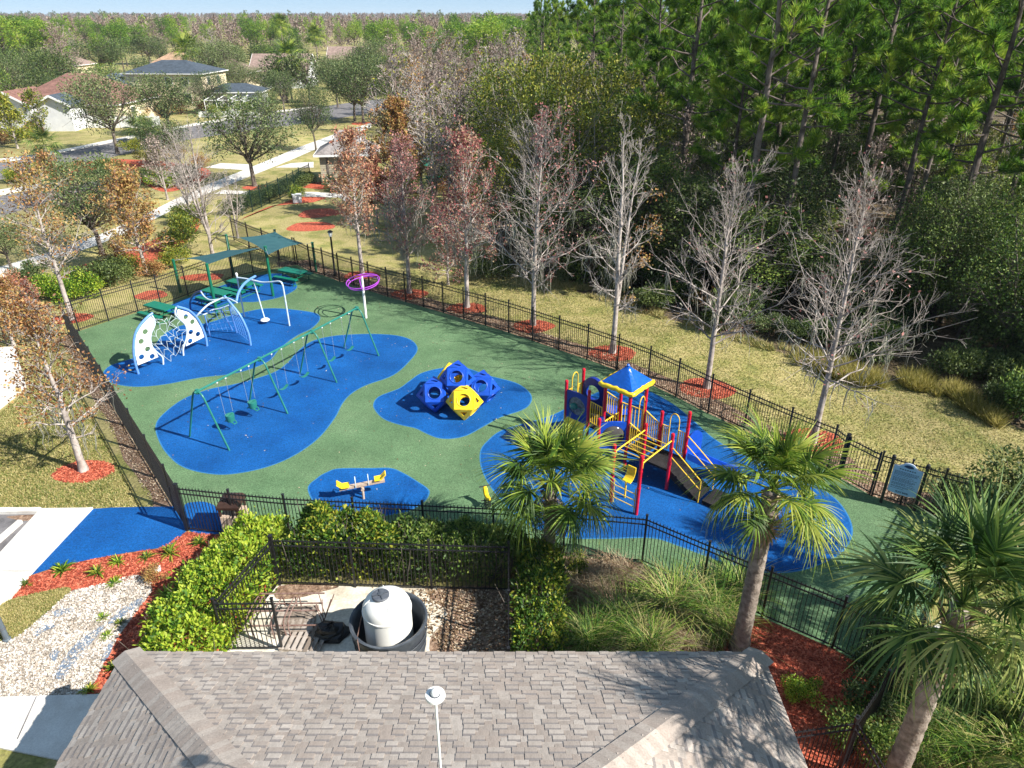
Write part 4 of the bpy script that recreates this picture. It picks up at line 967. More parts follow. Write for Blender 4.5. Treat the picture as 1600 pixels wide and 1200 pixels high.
# ---------------------------------------------------------------- litter bin, picnic tables, shade sails, sign, lamp
b = G(371, 829); tr = thing('litter_bin', 'tan litter bin with a brown domed hood behind the fence', 'litter bin', b)
mb = MB(); mb.prism([(b.x + x, b.y + y) for x, y in ((-.32, -.32), (.32, -.32), (.32, .32), (-.32, .32))], 0, .85); mb.build('bin_body', MT['tan_panel'], tr)
for k in range(6):
    for ax_ in (0, 1):
        o_ = -.27 + .108 * k; mb = MB(); mb.box((b.x + (o_ if ax_ == 0 else .335), b.y + (-.335 if ax_ == 0 else o_), .43), (.075 if ax_ == 0 else .03, .03 if ax_ == 0 else .075, .78)); mb.build('slat', MT['tan_panel'], tr)
mb = MB()
for x in (-.3, .3):
    for y in (-.3, .3): mb.box((b.x + x, b.y + y, 1.0), (.07, .07, .3))
mb.build('hood_posts', MT['brown_plastic'], tr)
mb = MB(); pr = [(.36, 1.12), (.37, 1.22), (.30, 1.36), (.16, 1.43)]; vs = []
for r_, z in pr: vs += [(b.x + x * r_, b.y + y * r_, z) for x, y in ((-1, -1), (1, -1), (1, 1), (-1, 1))]
mb.add(vs, [(4 * i + j, 4 * i + (j + 1) % 4, 4 * i + 4 + (j + 1) % 4, 4 * i + 4 + j) for i in range(3) for j in range(4)] + [(12, 13, 14, 15), (3, 2, 1, 0)]); mb.build('hood', MT['brown_plastic'], tr)
def table_proto():
    parts = []
    def slab(w_, d_, n=1):
        mb = MB(); mb.box((0, 0, 0), (w_, d_, .05)); mb.box((0, d_ / 2 - .02, -.04), (w_, .03, .05)); mb.box((0, -d_ / 2 + .02, -.04), (w_, .03, .05)); return mb.mesh('table_top', MT['table_green'])
    mb = MB()
    for x in (-.62, .62):
        mb.tube([(x, -.72, .02), (x, -.72, .42), (x, .72, .42), (x, .72, .02)], .03, 6); mb.tube([(x, -.3, .42), (x, -.22, .72)], .03, 6); mb.tube([(x, .3, .42), (x, .22, .72)], .03, 6); mb.tube([(x, -.8, .02), (x, .8, .02)], .03, 6)
    mb.tube([(-.62, 0, .42), (.62, 0, .42)], .025, 6)
    return slab(1.85, .75), slab(1.85, .28), mb.mesh('frame', MT['post_green'])
tt, tbn, tf = table_proto()
for (p, z, rz, lb) in (((249, 478), .76, -.5, 'green picnic table nearest the left white spotted panel'), ((338, 455), .76, -.5, 'green picnic table behind the raised middle of the climbing arches'),
                       ((377, 440.5), .76, -.5, 'green picnic table under the nearer shade sail, behind the spinner frame'), ((457, 423), .76, -.45, 'green picnic table in the far corner by the long fence')):
    g = G(*p, z); t = thing('picnic_table', lb, 'picnic table', up(g, .02), rz, 'green picnic tables')
    part('table_top', tt, t, (0, 0, .74)); part('bench', tbn, t, (0, .72, .45)); part('bench', tbn, t, (0, -.72, .45)); part('frame', tf, t)
# sails on six green posts
SP = {}
for k, (bs, tp_, hh, lb) in {'a': ((282, 457), (273, 406), 2.1, 'green post at the left corner of the nearer shade sail'), 'b': ((339.6, 493), (324, 412.5), 3.1, 'green post rising behind the middle climbing arch'),
                  'c': ((365, 430), (355, 367), 2.75, 'green post at the fence between the two shade sails'), 'd': ((427, 463), (413.5, 385), 3.15, 'green post shared by both sails, beside the far picnic table'),
                  'e': ((494, 425), (488, 379), 2.05, 'green post of the further sail by the long fence'), 'f': ((436, 405), (429, 359), 2.6, 'green post at the far corner of the further sail')}.items():
    g = G(*bs); hh = height(bs, tp_); t = thing('sail_post', lb, 'post', g, 0, 'green shade sail posts'); SP[k] = up(g, hh)
    mb = MB(); mb.lathe(g, [(.085, 0), (.085, hh)], 12); smooth_by_angle(mb.build('post_tube', MT['post_green'], t)); mb = MB(); mb.lathe(up(g, hh - .02), [(.1, 0), (.1, .04), (0, .07)], 12); mb.build('post_cap', MT['post_green'], t)
def sail(cor, label):
    cs = [Vector(c) for c in cor]; t = thing('shade_sail', label, 'shade sail', cs[0], 0, 'dark teal shade sails'); N = 14; mb = MB(); vs = []
    for i in range(N + 1):
        for j in range(N + 1):
            x, y = i / N, j / N; p = cs[0].lerp(cs[1], x).lerp(cs[3].lerp(cs[2], x), y); c = (cs[0] + cs[1] + cs[2] + cs[3]) / 4
            k = .16 * ((4 * x * (1 - x)) * (2 * y - 1) ** 2 + (4 * y * (1 - y)) * (2 * x - 1) ** 2); p = p.lerp(c, k); vs.append(p)
    mb.add(vs, [(i * (N + 1) + j, i * (N + 1) + j + 1, (i + 1) * (N + 1) + j + 1, (i + 1) * (N + 1) + j) for i in range(N) for j in range(N)])
    o = mb.build('sail_cloth', MT['sail'], t); o.data.shade_smooth()
    return t, cs
z_ = lambda p, z: G(*p, z)
t, cs = sail([G(289, 404, 2.1), G(325, 413, 3.0), G(412, 386, 3.1), G(357, 390.5, 2.55)], 'smaller dark teal shade sail nearer the spotted panels')
mb = MB()
for c, k in zip(cs, 'abdc'): mb.tube([c, SP[k] - Vector((0, 0, .05))], .012, 5)
mb.build('stay_cables', MT['chain'], t)
t, cs = sail([G(373, 371, 2.7), G(419, 398, 3.0), G(475, 380, 2.2), G(429.5, 362, 2.55)], 'larger dark teal shade sail with tree shadow on its corner')
mb = MB()
for c, k in zip(cs, 'cdef'): mb.tube([c, SP[k] - Vector((0, 0, .05))], .012, 5)
mb.build('stay_cables', MT['chain'], t)
# rules sign
SA, SB = G(1376, 785), G(1427, 801); sg = thing('rules_sign', 'light blue playground rules sign on two black posts in front of the fence', 'sign', (SA + SB) / 2)
for q in (SA, SB):
    mb = MB(); mb.box((q.x, q.y, .95), (.10, .10, 1.9), math.atan2((SB - SA).y, (SB - SA).x)); o = mb.build('post', MT['black_metal'], sg)
    mb = MB(); mb.ball((q.x, q.y, 1.97), .07, 8, 5); mb.lathe((q.x, q.y, 1.88), [(.075, 0), (.075, .03)], 8); mb.build('finial', MT['black_metal'], o)
L_ = (SB - SA).length; w0, w1 = .07, L_ - .07; mid_ = L_ / 2
def sign_outline(m, z0, z1):
    return [(w0 + m, z0 + m + .05), (mid_ - .2, z0 + m), (mid_ + .2, z0 + m), (w1 - m, z0 + m + .05), (w1 - m, z1 - m), (mid_ + .3 - m, z1 - m), (mid_ + .24 - m, z1 + .06 - m)] + [(mid_ + (.2 - m) * math.cos(t), z1 + .06 - m + .12 * math.sin(t)) for t in np.linspace(.2, math.pi - .2, 8)] + [(mid_ - .24 + m, z1 + .06 - m), (mid_ - .3 + m, z1 - m), (w0 + m, z1 - m)]
fm = wall_mtx(SA, SB, sg.location)
def sgpart(name, outer, holes, th, mat, off_): 
    nrm_ = Vector((fm[0][2], fm[1][2], 0)); sgn = 1 if nrm_.y < 0 else -1
    o = link(bpy.data.objects.new(name, plate_mesh(name, outer, holes, th, MT[mat], Matrix.Translation(nrm_ * off_ * sgn) @ fm))); o.parent = sg; return o
sgpart('sign_backing', sign_outline(0, .55, 1.68), [], .03, 'sign_edge', 0)
board = sgpart('sign_board', sign_outline(.025, .55, 1.68), [], .012, 'sign_face', .018)
em = [(mid_ + .15 * math.cos(t), 1.70 + .085 * math.sin(t)) for t in np.linspace(0, math.pi, 14)] + [(mid_ - .1, 1.685), (mid_, 1.665), (mid_ + .1, 1.685)]
sgpart('sign_emblem', em, [], .006, 'sign_ink', .027)
def text(body, x, z, size, name, align='CENTER', bold=0):
    cu = bpy.data.curves.new(name, 'FONT'); cu.body = body; cu.size = size; cu.align_x = align; cu.extrude = .002; cu.offset = bold
    ob = bpy.data.objects.new(name, cu); me = bpy.data.meshes.new_from_object(ob); bpy.data.objects.remove(ob)
    me.materials.clear(); me.materials.append(MT['sign_ink'])
    nrm_ = Vector((fm[0][2], fm[1][2], 0)); sgn = 1 if nrm_.y < 0 else -1
    flip = Matrix.Identity(4)
    me.transform(Matrix.Translation(nrm_ * .027 * sgn) @ fm @ Matrix.Translation((x, z, 0)))
    o = link(bpy.data.objects.new(name, me)); o.parent = sg; return o
text('PLAY SAFE', mid_, .63, .085, 'closing_text', bold=.003)
# the rules themselves are too small to read in the photograph: print-like bars of uneven length
mb = MB(); rr = random.Random(5); zl = 1.47
lines = [[(mid_ - .26 + .075 * i, 1.56), (mid_ - .21 + .075 * i, 1.56), (mid_ - .21 + .075 * i, 1.60), (mid_ - .26 + .075 * i, 1.60)] for i in range(7)]
while zl > .76:
    x0 = w0 + .07; x1 = w0 + .07 + (w1 - w0 - .14) * rr.choice((.95, .9, .55, .8, .98, .7)); x = x0
    while x < x1:
        wd = rr.uniform(.025, .075); 
        lines.append([(x, zl), (min(x + wd, x1), zl), (min(x + wd, x1), zl + .017), (x, zl + .017)]); x += wd + .014
    zl -= .036 if rr.random() < .75 else .06
for q in lines:
    pts_ = [fm @ Vector((a, b_, 0)) for a, b_ in q]; nrm_ = Vector((fm[0][2], fm[1][2], 0)); sgn = 1 if nrm_.y < 0 else -1
    mb.add([p + nrm_ * sgn * .0262 for p in pts_], [(0, 1, 2, 3)])
o = bpy.data.objects.new('small_print', mb.mesh('small_print', MT['sign_ink'])); o.parent = sg; o['kind'] = 'stuff'; link(o)
# path lamp beyond the fence
b = G(524, 431); hl = height((524, 431), (516.5, 362)); lp = thing('lamp_post', 'black path lamp post with a small pale head behind the long fence', 'lamp post', b)
mb = MB(); mb.lathe(b, [(.11, 0), (.11, .3), (.065, .36), (.06, hl - .35), (.09, hl - .3)], 10); smooth_by_angle(mb.build('column', MT['black_metal'], lp))
mb = MB(); mb.lathe(up(b, hl - .3), [(.10, 0), (.15, .28), (.05, .36), (0, .4)], 10); mb.build('lantern', MT['white_paint'], lp)
mb = MB(); mb.lathe(up(b, hl - .02), [(.2, 0), (.12, .08), (0, .14)], 10); mb.build('lantern_cap', MT['black_metal'], lp)
# ---------------------------------------------------------------- the building below the camera: shingled hip roof
RX0, RX1, RY1, RY0, EZ, PT = -8.55, 5.52, 11.1, .6, 3.0, .5
RH = (RY1 - RY0) / 2
bl = thing('park_building', 'park building with a pale grey shingled hip roof in front of the tank yard', 'building', (-1.5, 5.8, 0))
mb = MB(); mb.prism([(RX0 + .5, RY0 + .5), (RX1 - .5, RY0 + .5), (RX1 - .5, RY1 - .5), (RX0 + .5, RY1 - .5)], 0, EZ - .05); mb.build('wall', MT['siding_tan'], bl)
rz = EZ + RH * PT
a0, a1, a2, a3 = Vector((RX0, RY0, EZ)), Vector((RX1, RY0, EZ)), Vector((RX1, RY1, EZ)), Vector((RX0, RY1, EZ)); r0, r1 = Vector((RX0 + RH, RY0 + RH, rz)), Vector((RX1 - RH, RY0 + RH, rz))
MT['shingle_felt'] = M('shingle_gap', [(.09, .08, .078), (.13, .118, .115)], scale=3, rough=.95)
mb = MB(); mb.add([a0, a1, a2, a3, r0, r1], [(0, 1, 5, 4), (2, 3, 4, 5), (1, 2, 5), (3, 0, 4), (3, 2, 1, 0)]); mb.build('roof_deck', MT['shingle_felt'], bl)
for A, B in ((a0, a1), (a1, a2), (a2, a3), (a3, a0)):
    mb = MB(); d = Vector((0, 0, -.1)); mb.bar(A + d, B + d, .03, .2); mb.build('fascia', MT['trim_white'], bl)
SHC = [(.325, .277, .243), (.37, .322, .284), (.41, .362, .322), (.335, .28, .243)]
SHM = [M('shingle_tone', [tuple(v * .86 for v in c), c, tuple(v * 1.1 for v in c)], scale=2.2, detail=8, rough=.95, fine=.14, fscale=30, bump=.3, bscale=60, dist=.01) for c in SHC]
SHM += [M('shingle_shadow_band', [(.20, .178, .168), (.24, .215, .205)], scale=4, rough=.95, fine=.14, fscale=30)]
EXPO = .19
def shingle_mesh(k, hi):
    t1 = .024 if hi else .010; mb = MB()
    # local x along the eave, y up the slope, z off the slope
    mb.add([(-.5, 0, 0), (.5, 0, 0), (.5, .29, 0), (-.5, .29, 0), (-.5, 0, t1), (.5, 0, t1), (.5, .29, .006), (-.5, .29, .006)], [(4, 5, 6, 7), (0, 1, 5, 4), (1, 2, 6, 5), (3, 0, 4, 7), (2, 3, 7, 6)])
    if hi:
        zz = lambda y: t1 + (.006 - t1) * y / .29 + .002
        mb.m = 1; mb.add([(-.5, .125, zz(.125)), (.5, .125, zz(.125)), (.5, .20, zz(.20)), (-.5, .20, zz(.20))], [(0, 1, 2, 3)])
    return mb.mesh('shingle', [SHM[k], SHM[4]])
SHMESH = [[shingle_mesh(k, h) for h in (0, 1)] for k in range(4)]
rs = random.Random(3); allsh = []
ca = 1 / math.sqrt(1 + PT * PT)
def slope(O, e, L, up_, first_right):
    g = (up_ * 1 + Vector((0, 0, PT))).normalized(); n = e.cross(g).normalized()
    if n.z < 0: n = -n
    rows = int(RH / ca / EXPO)
    for i in range(rows):
        b = i * EXPO; t = (b + EXPO * .5) * ca; x = t + .05 + rs.uniform(-.2, 0); tall = rs.random() < .5
        while x < L - t - .06:
            wd = rs.uniform(.16, .30) if tall else rs.uniform(.12, .28)
            x0, x1 = max(x, t + .07), min(x + wd, L - t - .07)
            if x1 - x0 > .04:
                c = O + e * ((x0 + x1) / 2) + g * b + n * .004
                allsh.append((c, e, g, n, (x1 - x0) - .006, rs.choices((0, 1, 2, 3), (.28, .34, .2, .18))[0], 1 if tall else 0))
            x += wd; tall = not tall if rs.random() < .88 else tall
slope(a2, Vector((-1, 0, 0)), RX1 - RX0, Vector((0, -1, 0)), 0)
slope(a3, Vector((0, -1, 0)), RY1 - RY0, Vector((1, 0, 0)), 0)
slope(a1, Vector((0, 1, 0)), RY1 - RY0, Vector((-1, 0, 0)), 0)
def inview(p):
    z = p.z - CAM_H; d = p.y * _c - z * _s
    if d < 1: return False
    X = 800 + FPX * p.x / d; Y = 600 - FPX * (p.y * _s + z * _c) / d
    return -20 < X < 1620 and Y < 1215
vis = [q for q in allsh if inview(q[0])]; hid = []
vis.sort(key=lambda q: (q[0] - Vector((0, 0, CAM_H))).length - q[4] * 6)
def shm(q): c, e, g, n, wd, k, h = q; return Matrix(((e.x * wd, g.x, n.x, c.x), (e.y * wd, g.y, n.y, c.y), (e.z * wd, g.z, n.z, c.z), (0, 0, 0, 1)))
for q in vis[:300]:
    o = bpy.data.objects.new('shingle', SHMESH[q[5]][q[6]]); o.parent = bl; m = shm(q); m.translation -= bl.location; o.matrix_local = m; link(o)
mb = MB()
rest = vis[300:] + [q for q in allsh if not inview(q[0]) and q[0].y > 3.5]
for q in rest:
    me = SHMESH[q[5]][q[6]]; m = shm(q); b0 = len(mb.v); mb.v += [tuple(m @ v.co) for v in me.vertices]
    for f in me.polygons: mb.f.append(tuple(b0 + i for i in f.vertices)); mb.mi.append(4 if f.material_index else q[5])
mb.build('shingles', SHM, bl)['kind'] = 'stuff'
# hip caps
for A, B in ((a3, r0), (a2, r1)):
    d = (B - A).normalized(); L = (B - A).length; n_ = int(L / .19); side = d.cross(Vector((0, 0, 1))).normalized()
    for i in range(n_):
        c = A + d * (i * .19); w2 = .30; k = rs.choice((0, 1, 3)); mb = MB()
        dn = Vector((0, 0, -w2 * PT * .72)); l0 = Vector((0, 0, .050)); l1 = Vector((0, 0, .040))
        c2 = c + d * .22
        vs = [c - side * w2 + dn + l0, c + l0, c + side * w2 + dn + l0, c2 - side * w2 + dn + l1, c2 + l1, c2 + side * w2 + dn + l1]
        vs += [v - Vector((0, 0, .03)) for v in vs[:3]]
        mb.add(vs, [(0, 1, 4, 3), (1, 2, 5, 4)]); mb.build('hip_cap', SHM[k], bl)
ms = thing('roof_mast', 'thin white roof mast topped by a white mushroom shaped cap', 'mast', (-.87, 5.46, 5.2))
b = Vector((-.87, 5.46, 0))
mb = MB(); mb.lathe(b, [(.016, 5.1), (.016, 8.63)], 8); smooth_by_angle(mb.build('mast_tube', MT['white_paint'], ms))
mb = MB(); mb.lathe(b, [(.02, 8.62), (.11, 8.64), (.118, 8.66), (.11, 8.685), (.06, 8.69)], 24); smooth_by_angle(mb.build('collar', MT['white_paint'], ms))
mb = MB(); mb.lathe(b, [(.062, 8.685), (.062, 8.70)], 20); mb.build('louvre', MT['tank_lid'], ms)
mb = MB(); mb.lathe(b, [(.052, 8.70), (.052, 8.72), (.042, 8.745), (.022, 8.76), (0, 8.765)], 20); smooth_by_angle(mb.build('cap', MT['white_paint'], ms), 60)

# ---------------------------------------------------------------- tank yard
tc_ = Vector((-3.27, 13.72, 0))
tu = thing('black_tub', 'big black plastic tub holding the white tank', 'tub', tc_)
mb = MB(); mb.lathe(tc_, [(.86, 0), (.90, .1), (.97, 1.25), (1.03, 1.27), (1.03, 1.33), (.98, 1.34), (.93, 1.30), (.92, 1.2), (.84, .06), (0, .05)], 40); smooth_by_angle(mb.build('tub_shell', MT['tank_black'], tu), 50)
for k in range(3):
    z = .35 + k * .28; mb = MB(); mb.tube([tc_ + Vector(((.925 + .055 * k * .5) * math.cos(t), (.925 + .055 * k * .5) * math.sin(t), z)) for t in np.linspace(0, 2 * math.pi, 40)[:-1]], .018, 5, closed=True); mb.build('tub_rib', MT['tank_black'], tu)
wt = thing('white_tank', 'white domed chemical tank with a dark lid standing in the black tub', 'tank', tc_ + Vector((-.02, .02, .06)))
c = tc_ + Vector((-.02, .02, 0))
mb = MB(); mb.lathe(c, [(.63, .06), (.63, .72)], 36); smooth_by_angle(mb.build('lower_shell', MT['tank_yellow'], wt))
mb = MB(); mb.lathe(c, [(.632, .72), (.632, 1.62), (.65, 1.63), (.65, 1.67), (.632, 1.68), (.62, 1.80), (.56, 1.93), (.44, 2.03), (.26, 2.11), (.0, 2.14)], 36); smooth_by_angle(mb.build('tank_shell', MT['tank_white'], wt), 50)
for k in range(4):
    a = k * math.pi / 2 + .3; mb = MB(); mb.tube([c + Vector((r_ * math.cos(a), r_ * math.sin(a), z)) for r_, z in ((.60, 1.86), (.52, 1.98), (.40, 2.07))], .016, 6); mb.build('dome_rib', MT['tank_white'], wt)
lc = c + Vector((-.12, -.02, 2.10))
mb = MB(); mb.lathe(lc, [(.23, 0), (.235, .05), (.22, .07), (.0, .075)], 24); lid = smooth_by_angle(mb.build('lid', MT['tank_lid'], wt))
mb = MB(); mb.lathe(lc, [(.07, .07), (.07, .1), (0, .11)], 14)
for k in range(4): a = k * math.pi / 2 + .4; mb.bar(lc + Vector((.06 * math.cos(a), .06 * math.sin(a), .085)), lc + Vector((.2 * math.cos(a), .2 * math.sin(a), .08)), .025, .02)
mb.build('lid_hub', MT['tank_black'], lid)
hz = thing('tank_hose', 'thin dark hose looped over the rim of the black tub', 'hose', tc_)
mb = MB(); mb.tube(crv([tc_ + Vector(p) for p in ((-.62, -.3, 1.7), (-.74, -.45, 1.2), (-.66, -.8, 1.36), (-.60, -.93, 1.0), (-.5, -1.0, .2), (-.9, -1.2, .03), (-1.5, -1.0, .03))], 6), .012, 5); mb.build('hose_line', MT['rust'], hz)
# pallets, pipe rack, bag
def pallet(c, rz_, label, n=7):
    t = thing('wooden_pallet', label, 'pallet', (c.x, c.y, .015), rz_, 'weathered pallets in the tank yard')
    mb = MB(); mb.box((0, 0, 0), (.11, 1.0, .02)); pl = mb.mesh('plank', MT['wood_grey']); mb = MB(); mb.box((0, 0, 0), (1.15, .06, .09)); br = mb.mesh('bearer', MT['wood_grey'])
    for k in range(3): part('bearer', br, t, (0, -.45 + .45 * k, .055))
    for k in range(n): part('plank', pl, t, (-.52 + 1.04 * k / (n - 1), 0, .112))
pallet(G(478, 1000), -.12, 'weathered pallet with gaps between its planks, nearer the roof'); pallet(G(462, 972), .05, 'pale boarded pallet lying under the rusty pipe rack', 10)
c = G(452, 975); pr_ = thing('pipe_rack', 'rusty pipe rack with long rails and bent hoops in the tank yard', 'rack', c)
for k, (y, z) in enumerate(((.55, .62), (.28, .5), (-.12, .62), (-.5, .45))):
    mb = MB(); mb.tube([c + Vector((-1.25 + .1 * k, y, z)), c + Vector((.95, y + .03, z))], .025, 7); mb.build('long_rail', MT['rust'], pr_)
for k, x in enumerate((-.95, -.8, -.25, .1, .22)):
    mb = MB(); mb.tube(crv([c + Vector((x, -.55, .02)), c + Vector((x - .05, -.5, .5)), c + Vector((x, -.3, .72)), c + Vector((x + .04, .3, .7)), c + Vector((x, .52, .5)), c + Vector((x, .56, .02))], 4), .018, 6); mb.build('hoop', MT['rust'], pr_)
for k in range(7):
    a = rs.uniform(-1, 1); mb = MB(); q = c + Vector((1.0, .05 * k - .1, .1)); mb.tube([q, q + Vector((.25 * a + .1, .2 * rs.uniform(-1, 1.5), .75))], .014, 5); mb.build('loose_rod', MT['rust'], pr_)
c = G(519, 992); bg_ = thing('black_bag', 'crumpled black sheeting beside the tub', 'sheeting', c)
r_ = np.random.default_rng(4); mb = MB(); vs = []; n, m = 12, 9
for i in range(m + 1):
    for j in range(n):
        th = i / m * math.pi / 2; a = j / n * 6.283; k = 1 + .35 * mnoise.noise(Vector((math.cos(a) * 2, math.sin(a) * 2, th * 3)))
        vs.append(c + Vector((.48 * k * math.cos(th) * math.cos(a), .34 * k * math.cos(th) * math.sin(a), .02 + .4 * k * math.sin(th))))
mb.add(vs, [(i * n + j, i * n + (j + 1) % n, (i + 1) * n + (j + 1) % n, (i + 1) * n + j) for i in range(m) for j in range(n)]); mb.build('sheeting', MT['black_metal'], bg_)
# wheel stop, lamp column foot at the car park
A, B = G(-22, 865), G(33, 817); ws = tag(MB().bar(up((A), .07), up((B), .07), .16, .13).build('wheel_stop', MT['concrete']), 'pale concrete wheel stop on the asphalt at the left edge', 'wheel stop')
b = G(12, 1001); cp = thing('grey_column', 'grey metal column at the left edge of the gravel', 'column', b); mb = MB(); mb.lathe(b, [(.10, 0), (.10, .08), (.075, .1), (.07, 3.2)], 14); smooth_by_angle(mb.build('column_tube', paint('grey_coat', (.10, .125, .15)), cp)); mb = MB(); mb.lathe(b, [(.082, .45), (.082, .52)], 14); mb.build('collar', MT['tank_lid'], cp)
c = G(247, 896); gb = thing('ground_light', 'small white ground spotlight at the corner of the gravel and hedge', 'light', c); mb = MB(); mb.box(c + Vector((0, 0, .18)), (.22, .16, .12), .4); mb.build('lamp_box', MT['white_paint'], gb); mb = MB(); mb.lathe(c, [(.03, 0), (.03, .13)], 8); mb.build('spike', MT['tank_lid'], gb)

# ---------------------------------------------------------------- houses and shelters further off
def house(name, label, c, w_, d_, h, rz_, roof, wall, kind='hip', pitch=.5, ov=.5, wins=(), parts=(), group='houses beyond the boulevard'):
    t = thing(name, label, 'house', (c[0], c[1], 0), rz_, group)
    mb = MB(); mb.prism([(-w_ / 2, -d_ / 2), (w_ / 2, -d_ / 2), (w_ / 2, d_ / 2), (-w_ / 2, d_ / 2)], 0, h)
    if kind == 'gable':
        zr = h + (d_ / 2) * pitch
        for s in (-1, 1): mb.add([(s * w_ / 2, -d_ / 2, h), (s * w_ / 2, d_ / 2, h), (s * w_ / 2, 0, zr)], [(0, 1, 2)])
    if kind == 'front':
        zr = h + (w_ / 2) * pitch
        for s in (-1, 1): mb.add([(-w_ / 2, s * d_ / 2, h), (w_ / 2, s * d_ / 2, h), (0, s * d_ / 2, zr)], [(0, 1, 2)])
    part('wall', mb.mesh('wall', MT[wall]), t)
    x, y = w_ / 2 + ov, d_ / 2 + ov; mb = MB(); z0 = h - ov * pitch * .3
    if kind == 'hip':
        hh = min(x, y); zr = z0 + hh * pitch; rx = x - hh; ry = y - hh
        mb.add([(-x, -y, z0), (x, -y, z0), (x, y, z0), (-x, y, z0), (-rx, -ry, zr), (rx, -ry, zr), (rx, ry, zr), (-rx, ry, zr)], [(0, 1, 5, 4), (1, 2, 6, 5), (2, 3, 7, 6), (3, 0, 4, 7), (4, 5, 6, 7), (3, 2, 1, 0)])
    elif kind == 'gable':
        zr = h + .06 + (d_ / 2) * pitch; ze = h + .06 - ov * pitch
        for s in (-1, 1): mb.add([(-x, s * y, ze), (x, s * y, ze), (x, 0, zr), (-x, 0, zr), (-x, s * y, ze + .15), (x, s * y, ze + .15), (x, 0, zr + .15), (-x, 0, zr + .15)], [(0, 1, 2, 3), (4, 5, 6, 7), (0, 1, 5, 4), (1, 2, 6, 5), (3, 0, 4, 7)])
    else:
        zr = h + .06 + (w_ / 2) * pitch; ze = h + .06 - ov * pitch
        for s in (-1, 1): mb.add([(s * x, -y, ze), (s * x, y, ze), (0, y, zr), (0, -y, zr), (s * x, -y, ze + .15), (s * x, y, ze + .15), (0, y, zr + .15), (0, -y, zr + .15)], [(0, 1, 2, 3), (4, 5, 6, 7), (0, 1, 5, 4), (1, 2, 6, 5), (3, 0, 4, 7)])
    rf = part('roof', mb.mesh('roof', MT[roof]), t)
    if kind == 'front':
        mb = MB()
        for s in (-1, 1): mb.bar((s * x, -y - .03, ze + .0), (0, -y - .03, zr + .02), .06, .28)
        part('bargeboard', mb.mesh('bargeboard', MT['trim_white']), t)
    elif kind == 'gable':
        mb = MB()
        for q in (-x - .03, x + .03):
            for s in (-1, 1): mb.bar((q, s * y, ze), (q, 0, zr + .02), .06, .28)
        part('bargeboard', mb.mesh('bargeboard', MT['trim_white']), t)
    else:
        mb = MB()
        for A, B in (((-x, -y), (x, -y)), ((x, -y), (x, y)), ((x, y), (-x, y)), ((-x, y), (-x, -y))): mb.bar((*A, z0 - .06), (*B, z0 - .06), .05, .16)
        part('fascia', mb.mesh('fascia', MT['trim_white']), t)
    for (side, u_, z, ww, wh) in wins:
        mb, mg = MB(), MB()
        if side == 'f': mb.box((u_, -d_ / 2 - .03, z), (ww + .2, .08, wh + .2)); mg.box((u_, -d_ / 2 - .075, z), (ww, .03, wh)); mg.box((u_, -d_ / 2 - .075, z), (ww, .03, wh))
        else: mb.box((w_ / 2 + .03, u_, z), (.08, ww + .2, wh + .2)); mg.box((w_ / 2 + .075, u_, z), (.03, ww, wh))
        f = part('window', mb.mesh('window', MT['trim_white']), t); part('pane', mg.mesh('pane', MT['glass']), f)
    return t
house('brown_roofed_house', 'house with a wide brown red hip roof at the far left', (-68.5, 122), 17, 13, 3.4, -.05, 'roof_brown', 'stucco_cream', 'hip', .56, wins=(('f', 3, 1.8, 1.4, 1.4), ('f', 6, 1.8, 1.4, 1.4), ('r', -2, 1.8, 1.2, 1.4)))
house('white_gabled_house', 'white gabled wing in front of the brown roofed house', (-76.0, 117.5), 6.2, 8, 3.4, .05, 'roof_brown', 'siding_white', 'front', .55, wins=(('f', .6, 1.9, 2.0, 1.2),))
house('gabled_porch', 'small white porch with a slate gable in front of the brown roofed house', (-67.6, 113), 4.6, 4, 3.7, .05, 'roof_slate', 'siding_white', 'front', .5, wins=())
house('slate_roofed_house', 'two storey cream house with a dark slate blue hip roof', (-63.2, 145), 14.5, 10, 6.0, -.08, 'roof_slate', 'stucco_cream', 'hip', .36, wins=(('f', 4, 4.6, 1.2, 1.2), ('f', 1, 4.6, 1.2, 1.2), ('f', 4, 1.8, 1.4, 1.5), ('r', -2.4, 4.6, 1.1, 1.2), ('r', 1.5, 4.6, 1.1, 1.2)))
house('slate_roofed_wing', 'lower slate roofed wing on the left of the two storey house', (-73.2, 142), 8.5, 11, 3.6, -.08, 'roof_slate', 'stucco_cream', 'hip', .5, wins=(('f', 1, 1.8, 1.4, 1.4),))
house('pool_lanai_house', 'low house with a blue grey roof and a white screened pool cage', (-49.5, 137), 9.5, 6, 3.4, .1, 'roof_slate', 'siding_white', 'hip', .35, wins=(('f', -3, 1.6, 1.2, 1.6), ('f', -1, 1.6, 1.2, 1.6), ('f', 1, 1.6, 1.2, 1.6), ('f', 3, 1.6, 1.2, 1.6)))
house('mauve_roofed_house', 'house with a broad mauve brown roof and a white gable end', (-54.5, 185), 13, 11, 3.6, .04, 'roof_mauve', 'siding_white', 'gable', .62, wins=(('f', 2, 1.8, 1.4, 1.4), ('f', -3, 1.8, 1.4, 1.4)))
house('mauve_roofed_house', 'further house with a mauve brown gable roof right of the queen palm', (-48.5, 232), 11, 10, 3.8, .04, 'roof_mauve', 'stucco_cream', 'gable', .6, wins=(('r', 0, 2, 1.4, 1.4),))
house('tan_roofed_house', 'house with a tan orange roof behind the slate roofed one', (-93, 216), 10, 10, 3.8, 0, 'roof_tan', 'stucco_cream', 'hip', .55)
house('tan_roofed_house', 'pale roof just showing between the far oaks', (-118, 205), 10, 10, 3.8, 0, 'roof_mauve', 'stucco_cream', 'hip', .5)
house('tan_roofed_house', 'narrow pinkish roof right of the two storey slate house', (-62, 172), 8, 9, 4.2, 0, 'roof_mauve', 'stucco_cream', 'hip', .6)
